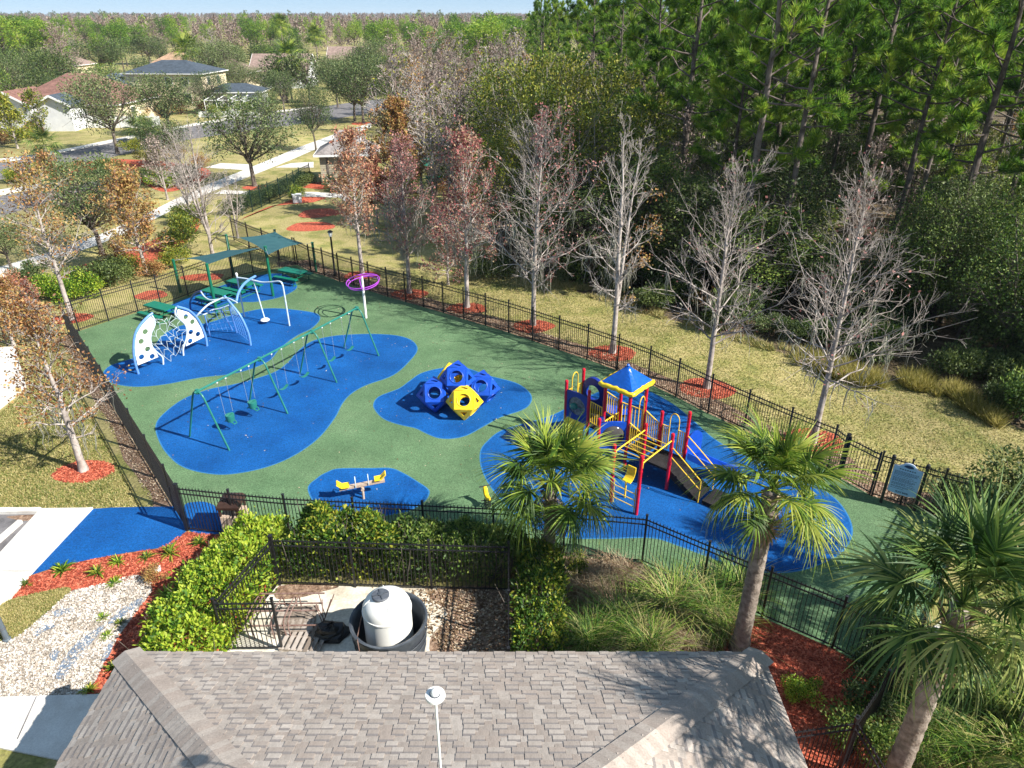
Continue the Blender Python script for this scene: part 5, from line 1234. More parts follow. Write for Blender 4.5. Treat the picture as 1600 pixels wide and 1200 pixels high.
cg = thing('pool_cage', 'white framed pool cage beside the low blue grey house', 'pool cage', (-48, 130, 0)); mb = MB()
for x in (-4, -2, 0, 2, 4):
    mb.bar((-48 + x, 128, 0), (-48 + x, 128, 2.6), .1, .1); mb.bar((-48 + x, 128, 2.6), (-48 + x, 132.5, 3.0), .1, .1)
mb.bar((-52, 128, 2.6), (-44, 128, 2.6), .1, .1); mb.bar((-52, 128, .1), (-44, 128, .1), .12, .3); mb.build('cage_frame', MT['trim_white'], cg)
mb = MB(); mb.prism([(-53, 127), (-43, 127), (-43, 127.3), (-53, 127.3)], 0, .9); mb.build('garden_wall', MT['trim_white'], cg)
vf = thing('vinyl_fence', 'white vinyl fence in front of the brown roofed house', 'fence', (-62, 114, 0))
for k in range(9): mb = MB(); mb.box((-68 + k * 1.6 + .8, 114.5 - k * .05, .9), (1.5, .06, 1.7)); mb.build('panel', MT['trim_white'], vf)
# the small building by the far lawn
tb_ = thing('restroom_building', 'small tan sided building with a grey hip roof behind the red leaved tree', 'building', (-17.0, 76.2, 0), .12)
w_, d_ = 5.4, 4.6
mb = MB(); mb.prism([(-w_ / 2, -d_ / 2), (w_ / 2, -d_ / 2), (w_ / 2, d_ / 2), (-w_ / 2, d_ / 2)], 0, 3.0); part('wall', mb.mesh('wall', MT['siding_tan']), tb_)
for k in range(14):
    mb = MB(); z = .3 + k * .19; mb.add([(-w_ / 2, -d_ / 2 - .012, z + .18), (w_ / 2 + .012, -d_ / 2 - .012, z + .18), (w_ / 2 + .03, -d_ / 2 - .03, z), (-w_ / 2, -d_ / 2 - .03, z), (w_ / 2 + .012, d_ / 2, z + .18), (w_ / 2 + .03, d_ / 2, z)], [(0, 3, 2, 1), (1, 2, 5, 4)]); part('siding_board', mb.mesh('siding_board', MT['siding_tan']), tb_)
x, y = w_ / 2 + .5, d_ / 2 + .5; mb = MB(); mb.add([(-x, -y, 2.98), (x, -y, 2.98), (x, y, 2.98), (-x, y, 2.98), (-1.2, -1.1, 4.1), (1.4, -1.1, 4.1), (1.4, 1.1, 4.1), (-1.2, 1.1, 4.1), (-1.2, 0, 5.0), (1.4, 0, 5.0)], [(0, 1, 5, 4), (1, 2, 6, 5), (2, 3, 7, 6), (3, 0, 4, 7), (4, 5, 9, 8), (6, 7, 8, 9), (4, 8, 7), (5, 6, 9), (3, 2, 1, 0)]); part('roof', mb.mesh('roof', MT['roof_grey']), tb_)
mb = MB()
for A, B in (((-x, -y), (x, -y)), ((x, -y), (x, y)), ((x, y), (-x, y)), ((-x, y), (-x, -y))): mb.bar((*A, 2.92), (*B, 2.92), .05, .18)
for s in (-1, 1): mb.bar((1.45, s * 1.15, 4.1), (1.45, 0, 5.05), .06, .16)
part('fascia', mb.mesh('fascia', MT['trim_white']), tb_)
mb = MB(); mb.box((1.44, 0, 4.35), (.03, .9, .5)); part('gable_panel', mb.mesh('gable_panel', MT['trim_white']), tb_)
mb = MB(); mb.box((-w_ / 2 + .75, -d_ / 2 - .05, 1.5), (.2, .05, 3.0)); part('corner_post', mb.mesh('corner_post', MT['bark_brown']), tb_)
mb = MB(); mb.box((-.2, -d_ / 2 - .35, .3), (1.0, .5, .6)); part('utility_box', mb.mesh('utility_box', MT['trim_white']), tb_)
pg = thing('pergola', 'dark slatted pergola beyond the far lawn', 'pergola', (-8.4, 80, 0))
for x in (-10.1, -6.7):
    for y in (78.2, 81.8): mb = MB(); mb.bar((x, y, 0), (x, y, 3.2), .15, .15); mb.build('post', MT['dkgreen_metal'], pg)
for k in range(16): mb = MB(); mb.bar((-10.5, 77.8 + k * .28, 3.3), (-6.3, 77.8 + k * .28, 3.3), .09, .14); mb.build('slat', MT['roof_slate'], pg)
for x in (-10.1, -6.7): mb = MB(); mb.bar((x, 77.6, 3.16), (x, 82.3, 3.16), .1, .18); mb.build('beam', MT['pale_metal'], pg)
um = thing('green_umbrella', 'green picnic umbrella in front of the pergola', 'umbrella', (-8.65, 75, 0)); b = um.location
mb = MB(); mb.lathe(b, [(1.15, 1.85), (.8, 2.2), (.4, 2.48), (.05, 2.62), (0, 2.66)], 8); o = mb.build('canopy', MT['table_green'], um); mb = MB(); mb.lathe(b, [(.03, 0), (.03, 2.6)], 8); mb.build('pole', MT['chain'], um)
t = thing('picnic_table', 'dark green picnic table under the green umbrella', 'picnic table', (-8.0, 74.2, .02), .3); part('table_top', tt, t, (0, 0, .74)); part('bench', tbn, t, (0, .72, .45)); part('bench', tbn, t, (0, -.72, .45)); part('frame', tf, t)
b = G(465, 316); ub = thing('white_utility_box', 'small white utility box on the red mulch by the far green fence', 'utility box', b); mb = MB(); mb.box(b + Vector((0, 0, .35)), (.8, .6, .7), .3); mb.build('box_body', MT['trim_white'], ub); mb = MB(); mb.box(b + Vector((0, 0, .73)), (.86, .66, .06), .3); mb.build('lid', MT['trim_white'], ub)
# ---------------------------------------------------------------- vegetation prototypes (numpy)
def lerp_rows(P, t):
    """P (K,3) polyline, t array in 0..1 -> points"""
    K = len(P); x = np.clip(t, 0, 1) * (K - 1); i = np.minimum(x.astype(int), K - 2); f = (x - i)[:, None]
    return P[i] * (1 - f) + P[i + 1] * f
def rot_about(d, ax, a):
    ax = unit(ax); c, s = np.cos(a)[:, None], np.sin(a)[:, None]
    return d * c + np.cross(ax, d) * s + ax * (ax * d).sum(1, keepdims=True) * (1 - c)
def branch_children(P, Rr, m, rg, s0, ang, lf, K, rf, up):
    """children of the polylines P (N,K0,3): m each -> (N*m,K,3), radii"""
    N, K0, _ = P.shape
    idx = np.repeat(np.arange(N), m); s = s0 + (1 - s0) * rg.uniform(0, 1, N * m)
    x = s * (K0 - 1); i = np.minimum(x.astype(int), K0 - 2); f = (x - i)[:, None]
    B = P[idx, i] * (1 - f) + P[idx, i + 1] * f; T = unit(P[idx, i + 1] - P[idx, i])
    L0 = np.linalg.norm(np.diff(P, axis=1), axis=2).sum(1)[idx]
    ax = np.cross(T, rg.normal(size=T.shape)); d = rot_about(T, ax, rg.uniform(ang[0], ang[1], N * m)); d[:, 2] += up; d = unit(d)
    L = L0 * rg.uniform(lf[0], lf[1], N * m) * (1.15 - .6 * s)
    t = np.linspace(0, 1, K); bend = rg.normal(size=d.shape) * .18; bend[:, 2] += up * .5
    Q = B[:, None] + (d[:, None] * t[None, :, None] + bend[:, None] * (t ** 2)[None, :, None]) * L[:, None, None]
    rb = (Rr[idx, i] * rf)[:, None] * (1 - .7 * t)[None]
    return Q, rb
def bare_tree(seed, h, r0=.135, spread=.34, nprim=44, start=.2, msec=7, mter=4, leaders=1, lean=0, elev=(20, 62), rmin=.0044, trunkstop=1.0):
    rg = np.random.default_rng(seed); out = []; K = 16; t = np.linspace(0, 1, K)
    lead = []
    for l in range(leaders):
        P = np.zeros((K, 3)); P[:, 2] = h * t * (1 - .06 * l)
        wob = np.cumsum(rg.normal(size=(K, 2)) * .035 * h / 10, 0); P[:, :2] += wob * t[:, None]; P[:, 0] += lean * h * t
        if l: a = rg.uniform(0, 6.28); off = np.clip(t - .22, 0, 1); P[:, 0] += math.cos(a) * (off ** .7) * h * .16; P[:, 1] += math.sin(a) * (off ** .7) * h * .16
        rr = r0 * (1 - t) ** .85 * (1 if l == 0 else .75) + .012; rr[0] *= 1.35; lead.append((P, rr)); out.append(tubes(P[None], rr[None], 8))
    prim, prad = [], []
    for i in range(nprim):
        P, rr = lead[i % leaders]; tt = start + (trunkstop - start) * ((i + .5) / nprim) ** .95
        if i % leaders and tt < .3: continue
        b = lerp_rows(P, np.array([tt]))[0]; az = i * 2.399 + rg.uniform(-.5, .5)
        q = (tt - start) / (1 - start); L = h * spread * (.30 + .75 * (1 - q) ** .8) * rg.uniform(.5, 1.25) * (.75 if q < .06 else 1) * (.75 if leaders > 1 else 1)
        el = R(elev[0] + (elev[1] - elev[0]) * q + rg.uniform(-10, 10)); d = np.array([math.cos(az) * math.cos(el), math.sin(az) * math.cos(el), math.sin(el)])
        s = np.linspace(0, 1, 7); w_ = np.cumsum(rg.normal(size=(7, 3)) * .06, 0); up_ = np.array([0, 0, .22])
        prim.append(b + (d[None] * s[:, None] + up_ * (s ** 2)[:, None] + w_ * s[:, None]) * L); rb = np.interp(tt, t, rr) * .33 + .005; prad.append(rb * (1 - .78 * s))
    P1, R1 = np.array(prim), np.maximum(np.array(prad), rmin * 1.4); out.append(tubes(P1, R1, 5))
    P2, R2 = branch_children(P1, R1, msec, rg, .18, (.45, 1.0), (.28, .5), 5, .6, .12); R2 = np.maximum(R2, rmin * 1.15); out.append(tubes(P2, R2, 4))
    P3, R3 = branch_children(P2, R2, mter, rg, .2, (.4, 1.0), (.3, .6), 3, .7, .1); R3 = np.maximum(R3, rmin); out.append(tubes(P3, R3, 3))
    tips = P3[:, 1:].reshape(-1, 3); low = P1[: max(6, nprim // 3), 2:6].reshape(-1, 3)
    return cat(*out), tips, low
def tip_leaves(tips, n, L, rg, jit=.12, zmin=None, side=None):
    q = tips
    if zmin is not None: q = q[q[:, 2] > zmin]
    if side is not None: q = q[q @ np.array(side) > 0]
    c = q[rg.integers(0, len(q), n)] + rg.normal(size=(n, 3)) * jit
    return leaves(c, L * rg.uniform(.6, 1.3, n), L * .7 * rg.uniform(.6, 1.2, n), rg, .2)
def moss_mesh(low, n, rg, L=(.4, 1.3)):
    b = low[rg.integers(0, len(low), n)] + rg.normal(size=(n, 3)) * .08; k = 5; t = np.linspace(0, 1, k)
    l = rg.uniform(*L, n); P = b[:, None] + np.stack([rg.normal(size=(n, k)) * .05, rg.normal(size=(n, k)) * .05, -l[:, None] * t[None]], -1)
    W = .05 * rg.uniform(.4, 1.3, n)[:, None] * (1 - .8 * t)[None]; return ribbons(P, W, np.column_stack([rg.normal(size=(n, 2)), np.zeros(n)]))
def crown_tree(seed, h, w_, nl, L, trunk_h=.28, lumps=18, r0=.2, flat=.75, limb_n=7, dens=.7, twig=0, sparse=1.0):
    """broad crown: lumps of leaves on limbs"""
    rg = np.random.default_rng(seed); out = []; K = 8; t = np.linspace(0, 1, K)
    th = h * trunk_h; P = np.zeros((K, 3)); P[:, 2] = th * 1.25 * t; P[:, :2] += np.cumsum(rg.normal(size=(K, 2)) * .04, 0) * t[:, None]
    out.append(tubes(P[None], (r0 * (1 - .35 * t) + (t == 0) * r0 * .3)[None], 8))
    cz = th + (h - th) * .52; rz_ = (h - th) * .55; C = []
    for i in range(lumps):
        a = i * 2.399 + rg.uniform(-.4, .4); z = -0.75 + 1.65 * (i + .5) / lumps; rr = math.sqrt(max(.05, 1 - min(1, abs(z)) ** 2)) * rg.uniform(.45, .95)
        C.append((w_ / 2 * rr * math.cos(a), w_ / 2 * rr * math.sin(a), cz + rz_ * z * .78))
    C = np.array(C); limbs, lr = [], []
    for c in C:
        b = P[-1] * 1.0; b[2] *= rg.uniform(.72, 1); s = np.linspace(0, 1, 7)[:, None]; m = (b + c) / 2 + np.array([0, 0, -.08 * h]) * rg.uniform(0, 1) + rg.normal(size=3) * .15
        limbs.append((1 - s) ** 2 * b + 2 * s * (1 - s) * m + s ** 2 * c); lr.append(r0 * .42 * (1 - .85 * s[:, 0]) + .012)
    P1, R1 = np.array(limbs), np.array(lr); out.append(tubes(P1, R1, 5))
    P2, R2 = branch_children(P1, R1, 7, rg, .4, (.5, 1.1), (.25, .45), 4, .6, .1); R2 = np.maximum(R2, .012); out.append(tubes(P2, R2, 3))
    if twig:
        P3, R3 = branch_children(P2, R2, twig, rg, .2, (.4, 1.1), (.4, .8), 3, .7, .05); out.append(tubes(P3, np.maximum(R3, .010), 3))
    rl = w_ * .21 * rg.uniform(.7, 1.25, lumps); li = rg.choice(lumps, nl, p=rl ** 2 / (rl ** 2).sum())
    d = unit(rg.normal(size=(nl, 3))); rad = rg.uniform(0, 1, nl) ** (1 - dens * .62); pts = C[li] + d * (rl[li] * rad)[:, None] * np.array([1, 1, flat]) * sparse
    V = leaves(pts, L * rg.uniform(.6, 1.35, nl), L * .55 * rg.uniform(.7, 1.2, nl), rg, .3, d * .6)
    return cat(*out), V
def pine_tree(seed, h, nb=26, puffs=5, blades=42, bl=.42, bw=.034, start=.45, spread=.19, r0=.17):
    rg = np.random.default_rng(seed); K = 12; t = np.linspace(0, 1, K); P = np.zeros((K, 3)); P[:, 2] = h * t; P[:, :2] += np.cumsum(rg.normal(size=(K, 2)) * .07, 0) * t[:, None]
    rr = r0 * (1 - t) ** .7 + .02; out = [tubes(P[None], rr[None], 7)]; br, rad, C, D = [], [], [], []
    for i in range(nb):
        tt = start + (1 - start) * ((i + .5) / nb) ** .9; q = (tt - start) / (1 - start); b = lerp_rows(P, np.array([tt]))[0]; az = i * 2.399 + rg.uniform(-.6, .6)
        L = h * spread * (.35 + .75 * math.sin(math.pi * min(1, .25 + .72 * q))) * rg.uniform(.6, 1.2); el = R(-5 + 55 * q + rg.uniform(-14, 14)); d = np.array([math.cos(az) * math.cos(el), math.sin(az) * math.cos(el), math.sin(el)])
        s = np.linspace(0, 1, 6); w_ = np.cumsum(rg.normal(size=(6, 3)) * .05, 0); br.append(b + (d * s[:, None] + np.array([0, 0, .25]) * (s ** 2)[:, None] + w_ * s[:, None]) * L); rad.append((.05 * (1 - q * .5)) * (1 - .8 * s) + .008)
    P1, R1 = np.array(br), np.array(rad); out.append(tubes(P1, R1, 5)); P2, R2 = branch_children(P1, R1, puffs, rg, .45, (.4, .9), (.2, .42), 3, .6, .18); out.append(tubes(P2, np.maximum(R2, .010), 3))
    tips = np.concatenate([P2[:, -1], P1[:, -1], P2[:, 1]]); dirs = np.concatenate([P2[:, -1] - P2[:, 0], P1[:, -1] - P1[:, -2], P2[:, 1] - P2[:, 0]]); dirs = unit(dirs)
    n = len(tips); c = np.repeat(tips, blades, 0); dd = np.repeat(dirs, blades, 0) * .75 + unit(rg.normal(size=(n * blades, 3))) * .85; dd[:, 2] += .35; dd = unit(dd)
    c = c - np.repeat(dirs, blades, 0) * (rg.uniform(0, .35, n * blades))[:, None]
    l = (bl * rg.uniform(.6, 1.2, n * blades))[:, None]; s = unit(np.cross(dd, rg.normal(size=dd.shape))) * bw
    V = np.stack([c + dd * .05 - s * .6, c + dd * .05 + s * .6, c + dd * l * .6 + s, c + dd * l * .95, ], 1).reshape(-1, 3)
    # a whole tuft counts as one colour patch: needles of a tuft share their base vertices' place
    return cat(*out), (V, np.arange(4 * n * blades).reshape(-1, 4))
def shrub(seed, nl, L, lumps=9, flat=.8, stems=10):
    """about 1 m radius, 1.2 m tall"""
    rg = np.random.default_rng(seed); C = np.column_stack([rg.normal(size=(lumps, 2)) * .42, rg.uniform(.3, .85, lumps)]); rl = rg.uniform(.28, .5, lumps)
    li = rg.integers(0, lumps, nl); d = unit(rg.normal(size=(nl, 3))); p = C[li] + d * (rl[li] * rg.uniform(0, 1, nl) ** .45)[:, None] * np.array([1, 1, flat]); p[:, 2] = np.maximum(p[:, 2], .05)
    k = np.linspace(0, 1, 4)[:, None]; S_ = np.array([k * C[i % lumps] + (1 - k) * np.array([rg.normal() * .08, rg.normal() * .08, 0]) for i in range(stems)])
    return tubes(S_, np.tile(.018 * (1 - .7 * k[:, 0]), (stems, 1)), 4), leaves(p, L * rg.uniform(.6, 1.3, nl), L * .55 * rg.uniform(.7, 1.2, nl), rg, .4, d * .7)
def mesh_of(name, vf, mat, smooth=False): return np_mesh(name, vf[0], vf[1], MT[mat], smooth)
def place(name, label, category, group, loc, rz_, scale, parts):
    t = thing(name, label, category, loc, rz_, group)
    t.scale = scale if isinstance(scale, (tuple, list)) else (scale,) * 3
    for nme, me in parts: part(nme, me, t)
    return t
rv = random.Random(21)

# ---------------------------------------------------------------- row of leafless trees beyond the long fence
def bare_thing(base, top, label, seed, leafmat_=None, nleaf=0, leafL=.13, side=None, zfrac=None, moss=0, group='slender trees along the long fence', bark='bark_grey', name='leafless_tree', **kw):
    b = G(*base); h = height(base, top) * .87; wood, tips, low = bare_tree(seed, h, **kw); rg = np.random.default_rng(seed + 1)
    parts = [('trunk', mesh_of('trunk', wood, bark, True))]
    if nleaf: parts.append(('crown', mesh_of('crown', tip_leaves(tips, nleaf, leafL, rg, .13, h * zfrac if zfrac else None, side), leafmat_)))
    if moss: parts.append(('moss', mesh_of('moss', moss_mesh(low, moss, rg), 'moss')))
    t = place(name, label, 'tree', group, b, 0, 1, parts)
    if moss: t.children[-1]['kind'] = 'stuff'
    return t
bare_thing((1270, 690), (1365, 245), 'leafless pale grey tree at the right end of the row, nearest the playground gate', 101, 'rose_leaves', 160, moss=190, nprim=46, spread=.36, start=.24, msec=8)
bare_thing((1104, 606), (1160, 225), 'leafless pale grey tree second from the right of the row', 102, 'rose_leaves', 120, moss=60, nprim=44, spread=.36, start=.22, msec=8)
bare_thing((957, 551), (985, 140), 'leafless twin stemmed tree behind the pyramid roof of the play structure', 103, 'orange_leaves', 420, moss=150, nprim=56, spread=.28, leaders=2, start=.2, side=(1, .3, -.2))
bare_thing((833, 508), (830, 160), 'leafless tree with some red leaves on its right side, fourth from the right', 104, 'rose_leaves', 1300, side=(1, .1, 0), moss=160, nprim=46, spread=.38, start=.2, msec=8)
bare_thing((730, 480), (722, 180), 'rose red leaved tree with grey moss, between the bare ones', 105, 'crimson_leaves', 5600, .15, moss=260, nprim=48, spread=.30, start=.28)
bare_thing((640, 458), (622, 190), 'mostly bare tree hung with grey moss, right of the purple spinner', 106, 'rose_leaves', 3000, moss=320, nprim=44, spread=.26, start=.26)
bare_thing((566, 428), (545, 185), 'red and orange leaved tree behind the purple spinner', 107, 'red_leaves', 5200, .15, moss=60, nprim=46, spread=.27, start=.3)
bare_thing((700, 445), (690, 330), 'low crimson bush like tree under the mossy trees', 108, 'crimson_leaves', 2400, .15, nprim=34, spread=.6, start=.1, r0=.07)
bare_thing((630, 345), (628, 150), 'orange brown leaved tree right of the small tan building', 109, 'orange_leaves', 9000, .2, nprim=44, spread=.32, start=.25)
bare_thing((590, 350), (565, 235), 'small bright red maple in front of the small tan building', 110, 'red_leaves', 6000, .18, nprim=36, spread=.3, start=.25, r0=.08)
bare_thing((131, 735), (50, 455), 'leaning pale trunked tree with orange leaves in the lower left mulch ring', 111, 'orange_leaves', 3600, .115, zfrac=.42, nprim=36, spread=.30, start=.22, elev=(5, 60), moss=60)
bare_thing((113, 500), (50, 225), 'tall pale tree with thin orange foliage left of the picnic area', 112, 'orange_leaves', 2400, .15, zfrac=.4, nprim=46, spread=.3, start=.28)
bare_thing((333, 402), (310, 165), 'bare whitish tree behind the shade sails', 113, None, 0, nprim=72, spread=.46, start=.12, leaders=3)
bare_thing((372, 372), (352, 260), 'thin bare branches beside the far corner of the fence', 114, None, 0, nprim=30, spread=.4, start=.15, leaders=2, r0=.08)
bare_thing((228, 425), (205, 270), 'orange brown leaved tree standing in the bed behind the picnic tables', 115, 'orange_leaves', 7500, .16, nprim=44, spread=.46, start=.22, r0=.13)
bare_thing((262, 312), (255, 205), 'greyish pink bare tree among the median shrubs', 118, 'brown_twigs', 900, .16, nprim=40, spread=.42, start=.15, leaders=2, r0=.1)
bare_thing((92, 322), (70, 238), 'sparse yellow brown sapling by the near carriageway', 119, 'orange_leaves', 1800, .2, nprim=34, spread=.42, start=.2, r0=.08)
bare_thing((300, 345), (290, 205), 'bare whitish tree on the lawn beside the footpath bed', 120, None, 0, nprim=54, spread=.42, start=.15, leaders=3, r0=.11)
bare_thing((28, 232), (20, 150), 'sparse olive brown tree at the far left before the white house', 121, 'olive_leaves', 2600, .3, nprim=34, spread=.5, start=.2, r0=.12)
bare_thing((66, 214), (60, 140), 'half bare tree in front of the slate porch', 122, 'olive_leaves', 1500, .28, nprim=36, spread=.42, start=.2, r0=.12)
bare_thing((22, 540), (-5, 420), 'red orange crape myrtle at the left edge outside the fence', 116, 'orange_leaves', 3600, .13, nprim=36, spread=.5, start=.15, leaders=3, r0=.07)
bare_thing((62, 520), (20, 440), 'low orange leaved sapling beside the fence corner at the left', 117, 'red_leaves', 1300, .12, nprim=30, spread=.45, start=.15, r0=.05)

# ---------------------------------------------------------------- oaks and other street trees
OAK = []
for k, (hh, ww, nl, L, kw) in enumerate(((8, 8, 9000, .19, dict(twig=4)), (8, 7, 8000, .2, dict(twig=4, lumps=15)), (8, 9, 8500, .21, dict(twig=3, lumps=22)), (8, 7.5, 6500, .22, dict(twig=4, sparse=1.15)))):
    wd, lv = crown_tree(200 + k, hh, ww, nl, L, **kw); OAK.append((mesh_of('trunk', wd, 'bark_brown', True), mesh_of('crown', lv, 'oak_leaves')))
def tree_at(protos, k, base, top, wpx, label, name='oak_tree', h0=8.0, w0=8.0, group='street trees by the boulevard', crown=None):
    b = G(*base); h = height(base, (base[0], top)); d = b.y * _c + CAM_H * _s; wm = wpx / FPX * d * .95
    tr, cr = protos[k % len(protos)]; return place(name, label, 'tree', group, b, rv.uniform(0, 6.28), (wm / w0, wm / w0, h / h0), [('trunk', tr), ('crown', crown or cr)])
for base, top, w_, k, lb in (((398, 291), 150, 150, 3, 'grey green oak on the lawn beside the footpath, left of the small tan building'), ((160, 397), 245, 165, 0, 'dark green oak between the footpath and the picnic area'),
    ((184, 240), 108, 125, 3, 'thin crowned oak in the median in front of the brown roofed house'), ((268, 212), 112, 110, 1, 'grey green oak in front of the two storey house'), ((445, 178), 108, 62, 1, 'oak beside the boulevard in front of the mauve roofed house'),
    ((494, 236), 128, 66, 0, 'small dark oak with a clear trunk by the footpath'), ((568, 193), 88, 92, 2, 'dark oak on its own mulch ring by the road'), ((528, 168), 84, 66, 1, 'oak behind the road, right of the queen palm'),
    ((350, 145), 62, 95, 0, 'broad oak in front of the low blue grey house'), ((22, 165), 84, 85, 2, 'oak at the far left beside the white gabled house'), ((158, 118), 62, 110, 2, 'oak behind the brown roofed house'),
    ((640, 150), 78, 90, 2, 'oak at the end of the boulevard'), ((18, 420), 335, 95, 1, 'dark low oak at the left edge by the footpath'), ((262, 262), 185, 90, 3, 'grey green small oak in the median'), ((595, 128), 62, 90, 2, 'oak beyond the second mauve roofed house'),
    ((235, 100), 55, 90, 1, 'far oak behind the slate roofed house'), ((455, 100), 60, 70, 0, 'far oak behind the mauve roofed house'), ((90, 130), 78, 80, 3, 'oak at the back of the white gabled house'), ((415, 150), 105, 60, 3, 'pale oak before the mauve roofed house'), ((300, 165), 118, 60, 3, 'oak with pale twigs before the pool cage'), ((330, 178), 112, 70, 0, 'green oak right of the pool cage'), ((120, 182), 118, 70, 2, 'oak between the clipped shrubs and the brown roofed house'), ((215, 160), 108, 60, 1, 'oak hiding the left wing of the two storey house'), ((375, 150), 100, 60, 2, 'green oak left of the white gable end'), ((420, 195), 140, 50, 1, 'small oak on the near verge of the boulevard'), ((60, 125), 70, 90, 1, 'far oak above the white gabled wing'), ((330, 110), 66, 80, 3, 'far oak above the pool cage')):
    tree_at(OAK, k, base, top, w_, lb)

# ---------------------------------------------------------------- the wood on the right
OLV = []
for k in range(3):
    wd, lv = crown_tree(230 + k, 12, 6.5, 9000, .2, trunk_h=.2, lumps=24, r0=.16, flat=.9, twig=2); OLV.append((mesh_of('trunk', wd, 'bark_grey', True), mesh_of('crown', lv, 'olive_leaves')))
for k in range(2):
    wd, lv = crown_tree(236 + k, 12, 6, 9000, .2, trunk_h=.15, lumps=24, r0=.15, flat=.9, twig=2); OLV.append((mesh_of('trunk', wd, 'bark_brown', True), mesh_of('crown', lv, 'bush_leaves' if k else 'mid_leaves')))
for x, y, h, k in ((-.8, 50, 8.5, 0), (2.0, 49.5, 12.2, 1), (5.4, 46.5, 11.0, 2), (.4, 54, 12.8, 2), (4.2, 53, 13.2, 0), (7.6, 49, 11.5, 1), (-.8, 60, 12.6, 0), (8.5, 44.5, 8.5, 3), (5.0, 43.6, 6.5, 4), (11.2, 42.0, 7.5, 4), (2.5, 46.3, 7.0, 3), (3.2, 59, 13.2, 1), (7.6, 55, 13.0, 2), (14.0, 39.5, 6.5, 3)):
    tr, cr = OLV[k]; place('broadleaf_tree', 'yellow green broadleaf tree at the edge of the pine wood' if k < 3 else 'dark green broadleaf tree low at the edge of the pine wood', 'tree', 'broadleaf trees at the edge of the pine wood' if k < 3 else 'dark trees at the edge of the wood', (x, y, 0), rv.uniform(0, 6.28), (rv.uniform(.85, 1.1),) * 2 + (h / 12,), [('trunk', tr), ('crown', cr)])
PINE = []
for k in range(7):
    wd, lv = pine_tree(300 + k, 17, nb=(26, 30, 24, 34, 28, 22, 38)[k], start=(.45, .38, .5, .28, .42, .55, .12)[k], spread=(.19, .2, .17, .19, .22, .16, .17)[k], r0=(.17, .19, .15, .16, .2, .15, .16)[k], blades=64, bw=.0225)
    PINE.append((mesh_of('trunk', wd, 'bark_dark', True), mesh_of('crown', lv, 'pine_needles')))
def in_forest(x, y):
    """left limit of the pines, then the mown edge"""
    xl = np.interp(y, [20, 44, 55, 70, 100, 160, 300], [40, 9.5, 9.5, 8, 6, 2, -12])
    ed = np.interp(x, [p[0] for p in FOREST_EDGE[::-1]], [p[1] for p in FOREST_EDGE[::-1]])
    return x > xl and y > ed + 1.2
pts = []
def try_pts(y0, y1, sp, x1):
    y = y0
    while y < y1:
        x = -15
        while x < x1(y):
            q = (x + rv.uniform(-.42, .42) * sp, y + rv.uniform(-.42, .42) * sp)
            if in_forest(*q) and abs(q[0]) < .68 * (q[1] + 7): pts.append(q)
            x += sp
        y += sp
try_pts(24, 62, 5.4, lambda y: 60); try_pts(62, 100, 7.2, lambda y: 85); try_pts(100, 180, 11, lambda y: 140)
pts.sort(key=lambda q: q[1])
EDGE_PINES = []
for i, (x, y) in enumerate(pts):
    edge = y < np.interp(x, [p[0] for p in FOREST_EDGE[::-1]], [p[1] for p in FOREST_EDGE[::-1]]) + 7
    k = rv.choice((0, 1, 2, 3, 4, 5)) if not edge else rv.choice((0, 2, 4, 3, 3, 6, 6, 1))
    h = rv.uniform(15.5, 20.5) if y < 90 else rv.uniform(15, 18.5)
    if k == 6: h *= rv.uniform(.5, .8)
    s = h / 17; tr, cr = PINE[k]
    t = place('pine_tree', 'tall dark trunked pine in the dense wood on the right', 'tree', 'pines of the dense wood', (x, y, 0), rv.uniform(0, 6.28), (s * rv.uniform(.9, 1.15), s * rv.uniform(.9, 1.15), s), [('trunk', tr), ('crown', cr)])
    if edge and y < 62 and x / (y + 9) < .7: EDGE_PINES.append((x / (y * _c + CAM_H * _s), t))
ORD = ['outermost', 'second', 'third', 'fourth', 'fifth', 'sixth', 'seventh', 'eighth', 'ninth', 'tenth', 'eleventh', 'twelfth', 'thirteenth', 'fourteenth', 'fifteenth', 'sixteenth']
EDGE_PINES.sort(key=lambda q: -q[0])
for i, (q, t) in enumerate(EDGE_PINES[:16]):
    t['label'] = 'pine at the front of the wood, ' + (ORD[i] + ' from its right end' if i else 'nearest the right edge of the view'); t['group'] = 'pines along the front of the wood'
place('pine_tree', 'bushy bright green pine at the wood edge, its crown reaching low', 'tree', None, (13.0, 43.0, 0), .4, (1.05, 1.05, .86), [('trunk', PINE[6][0]), ('crown', PINE[6][1])])
# young trees and thin bare stems under and between the pines
for i in range(95):
    y = rv.uniform(30, 75); x = rv.uniform(5, .78 * (y + 12))
    if not in_forest(x, y): continue
    tr, cr = (OLV[3], OLV[4], OLV[3], OLV[4], OLV[i % 3])[i % 5]; h = rv.uniform(4.5, 9.5); s = rv.uniform(.6, .95)
    place('broadleaf_tree', 'leafy young tree under the pines', 'tree', 'young trees under the pines', (x, y, 0), rv.uniform(0, 6.28), (s, s, h / 12), [('trunk', tr), ('crown', cr)])
BUSH = []
for k, (mat, nl) in enumerate((('bush_leaves', 3600), ('mid_leaves', 3000), ('oak_leaves', 3200), ('olive_leaves', 2600), ('orange_leaves', 1500), ('mixed_leaves', 3000), ('bright_leaves', 3000), ('red_leaves', 1800))):
    wd, lv = shrub(400 + k, nl, .105, 10); BUSH.append((mesh_of('stems', wd, 'bark_brown'), mesh_of('foliage', lv, mat)))
def bush(k, loc, s, label, group, name='shrub', zs=1.0): return place(name, label, 'shrub', group, loc, rv.uniform(0, 6.28), (s, s, s * zs), [('stems', BUSH[k][0]), ('foliage', BUSH[k][1])])
fe = [Vector(p) for p in FOREST_EDGE]; n = 0
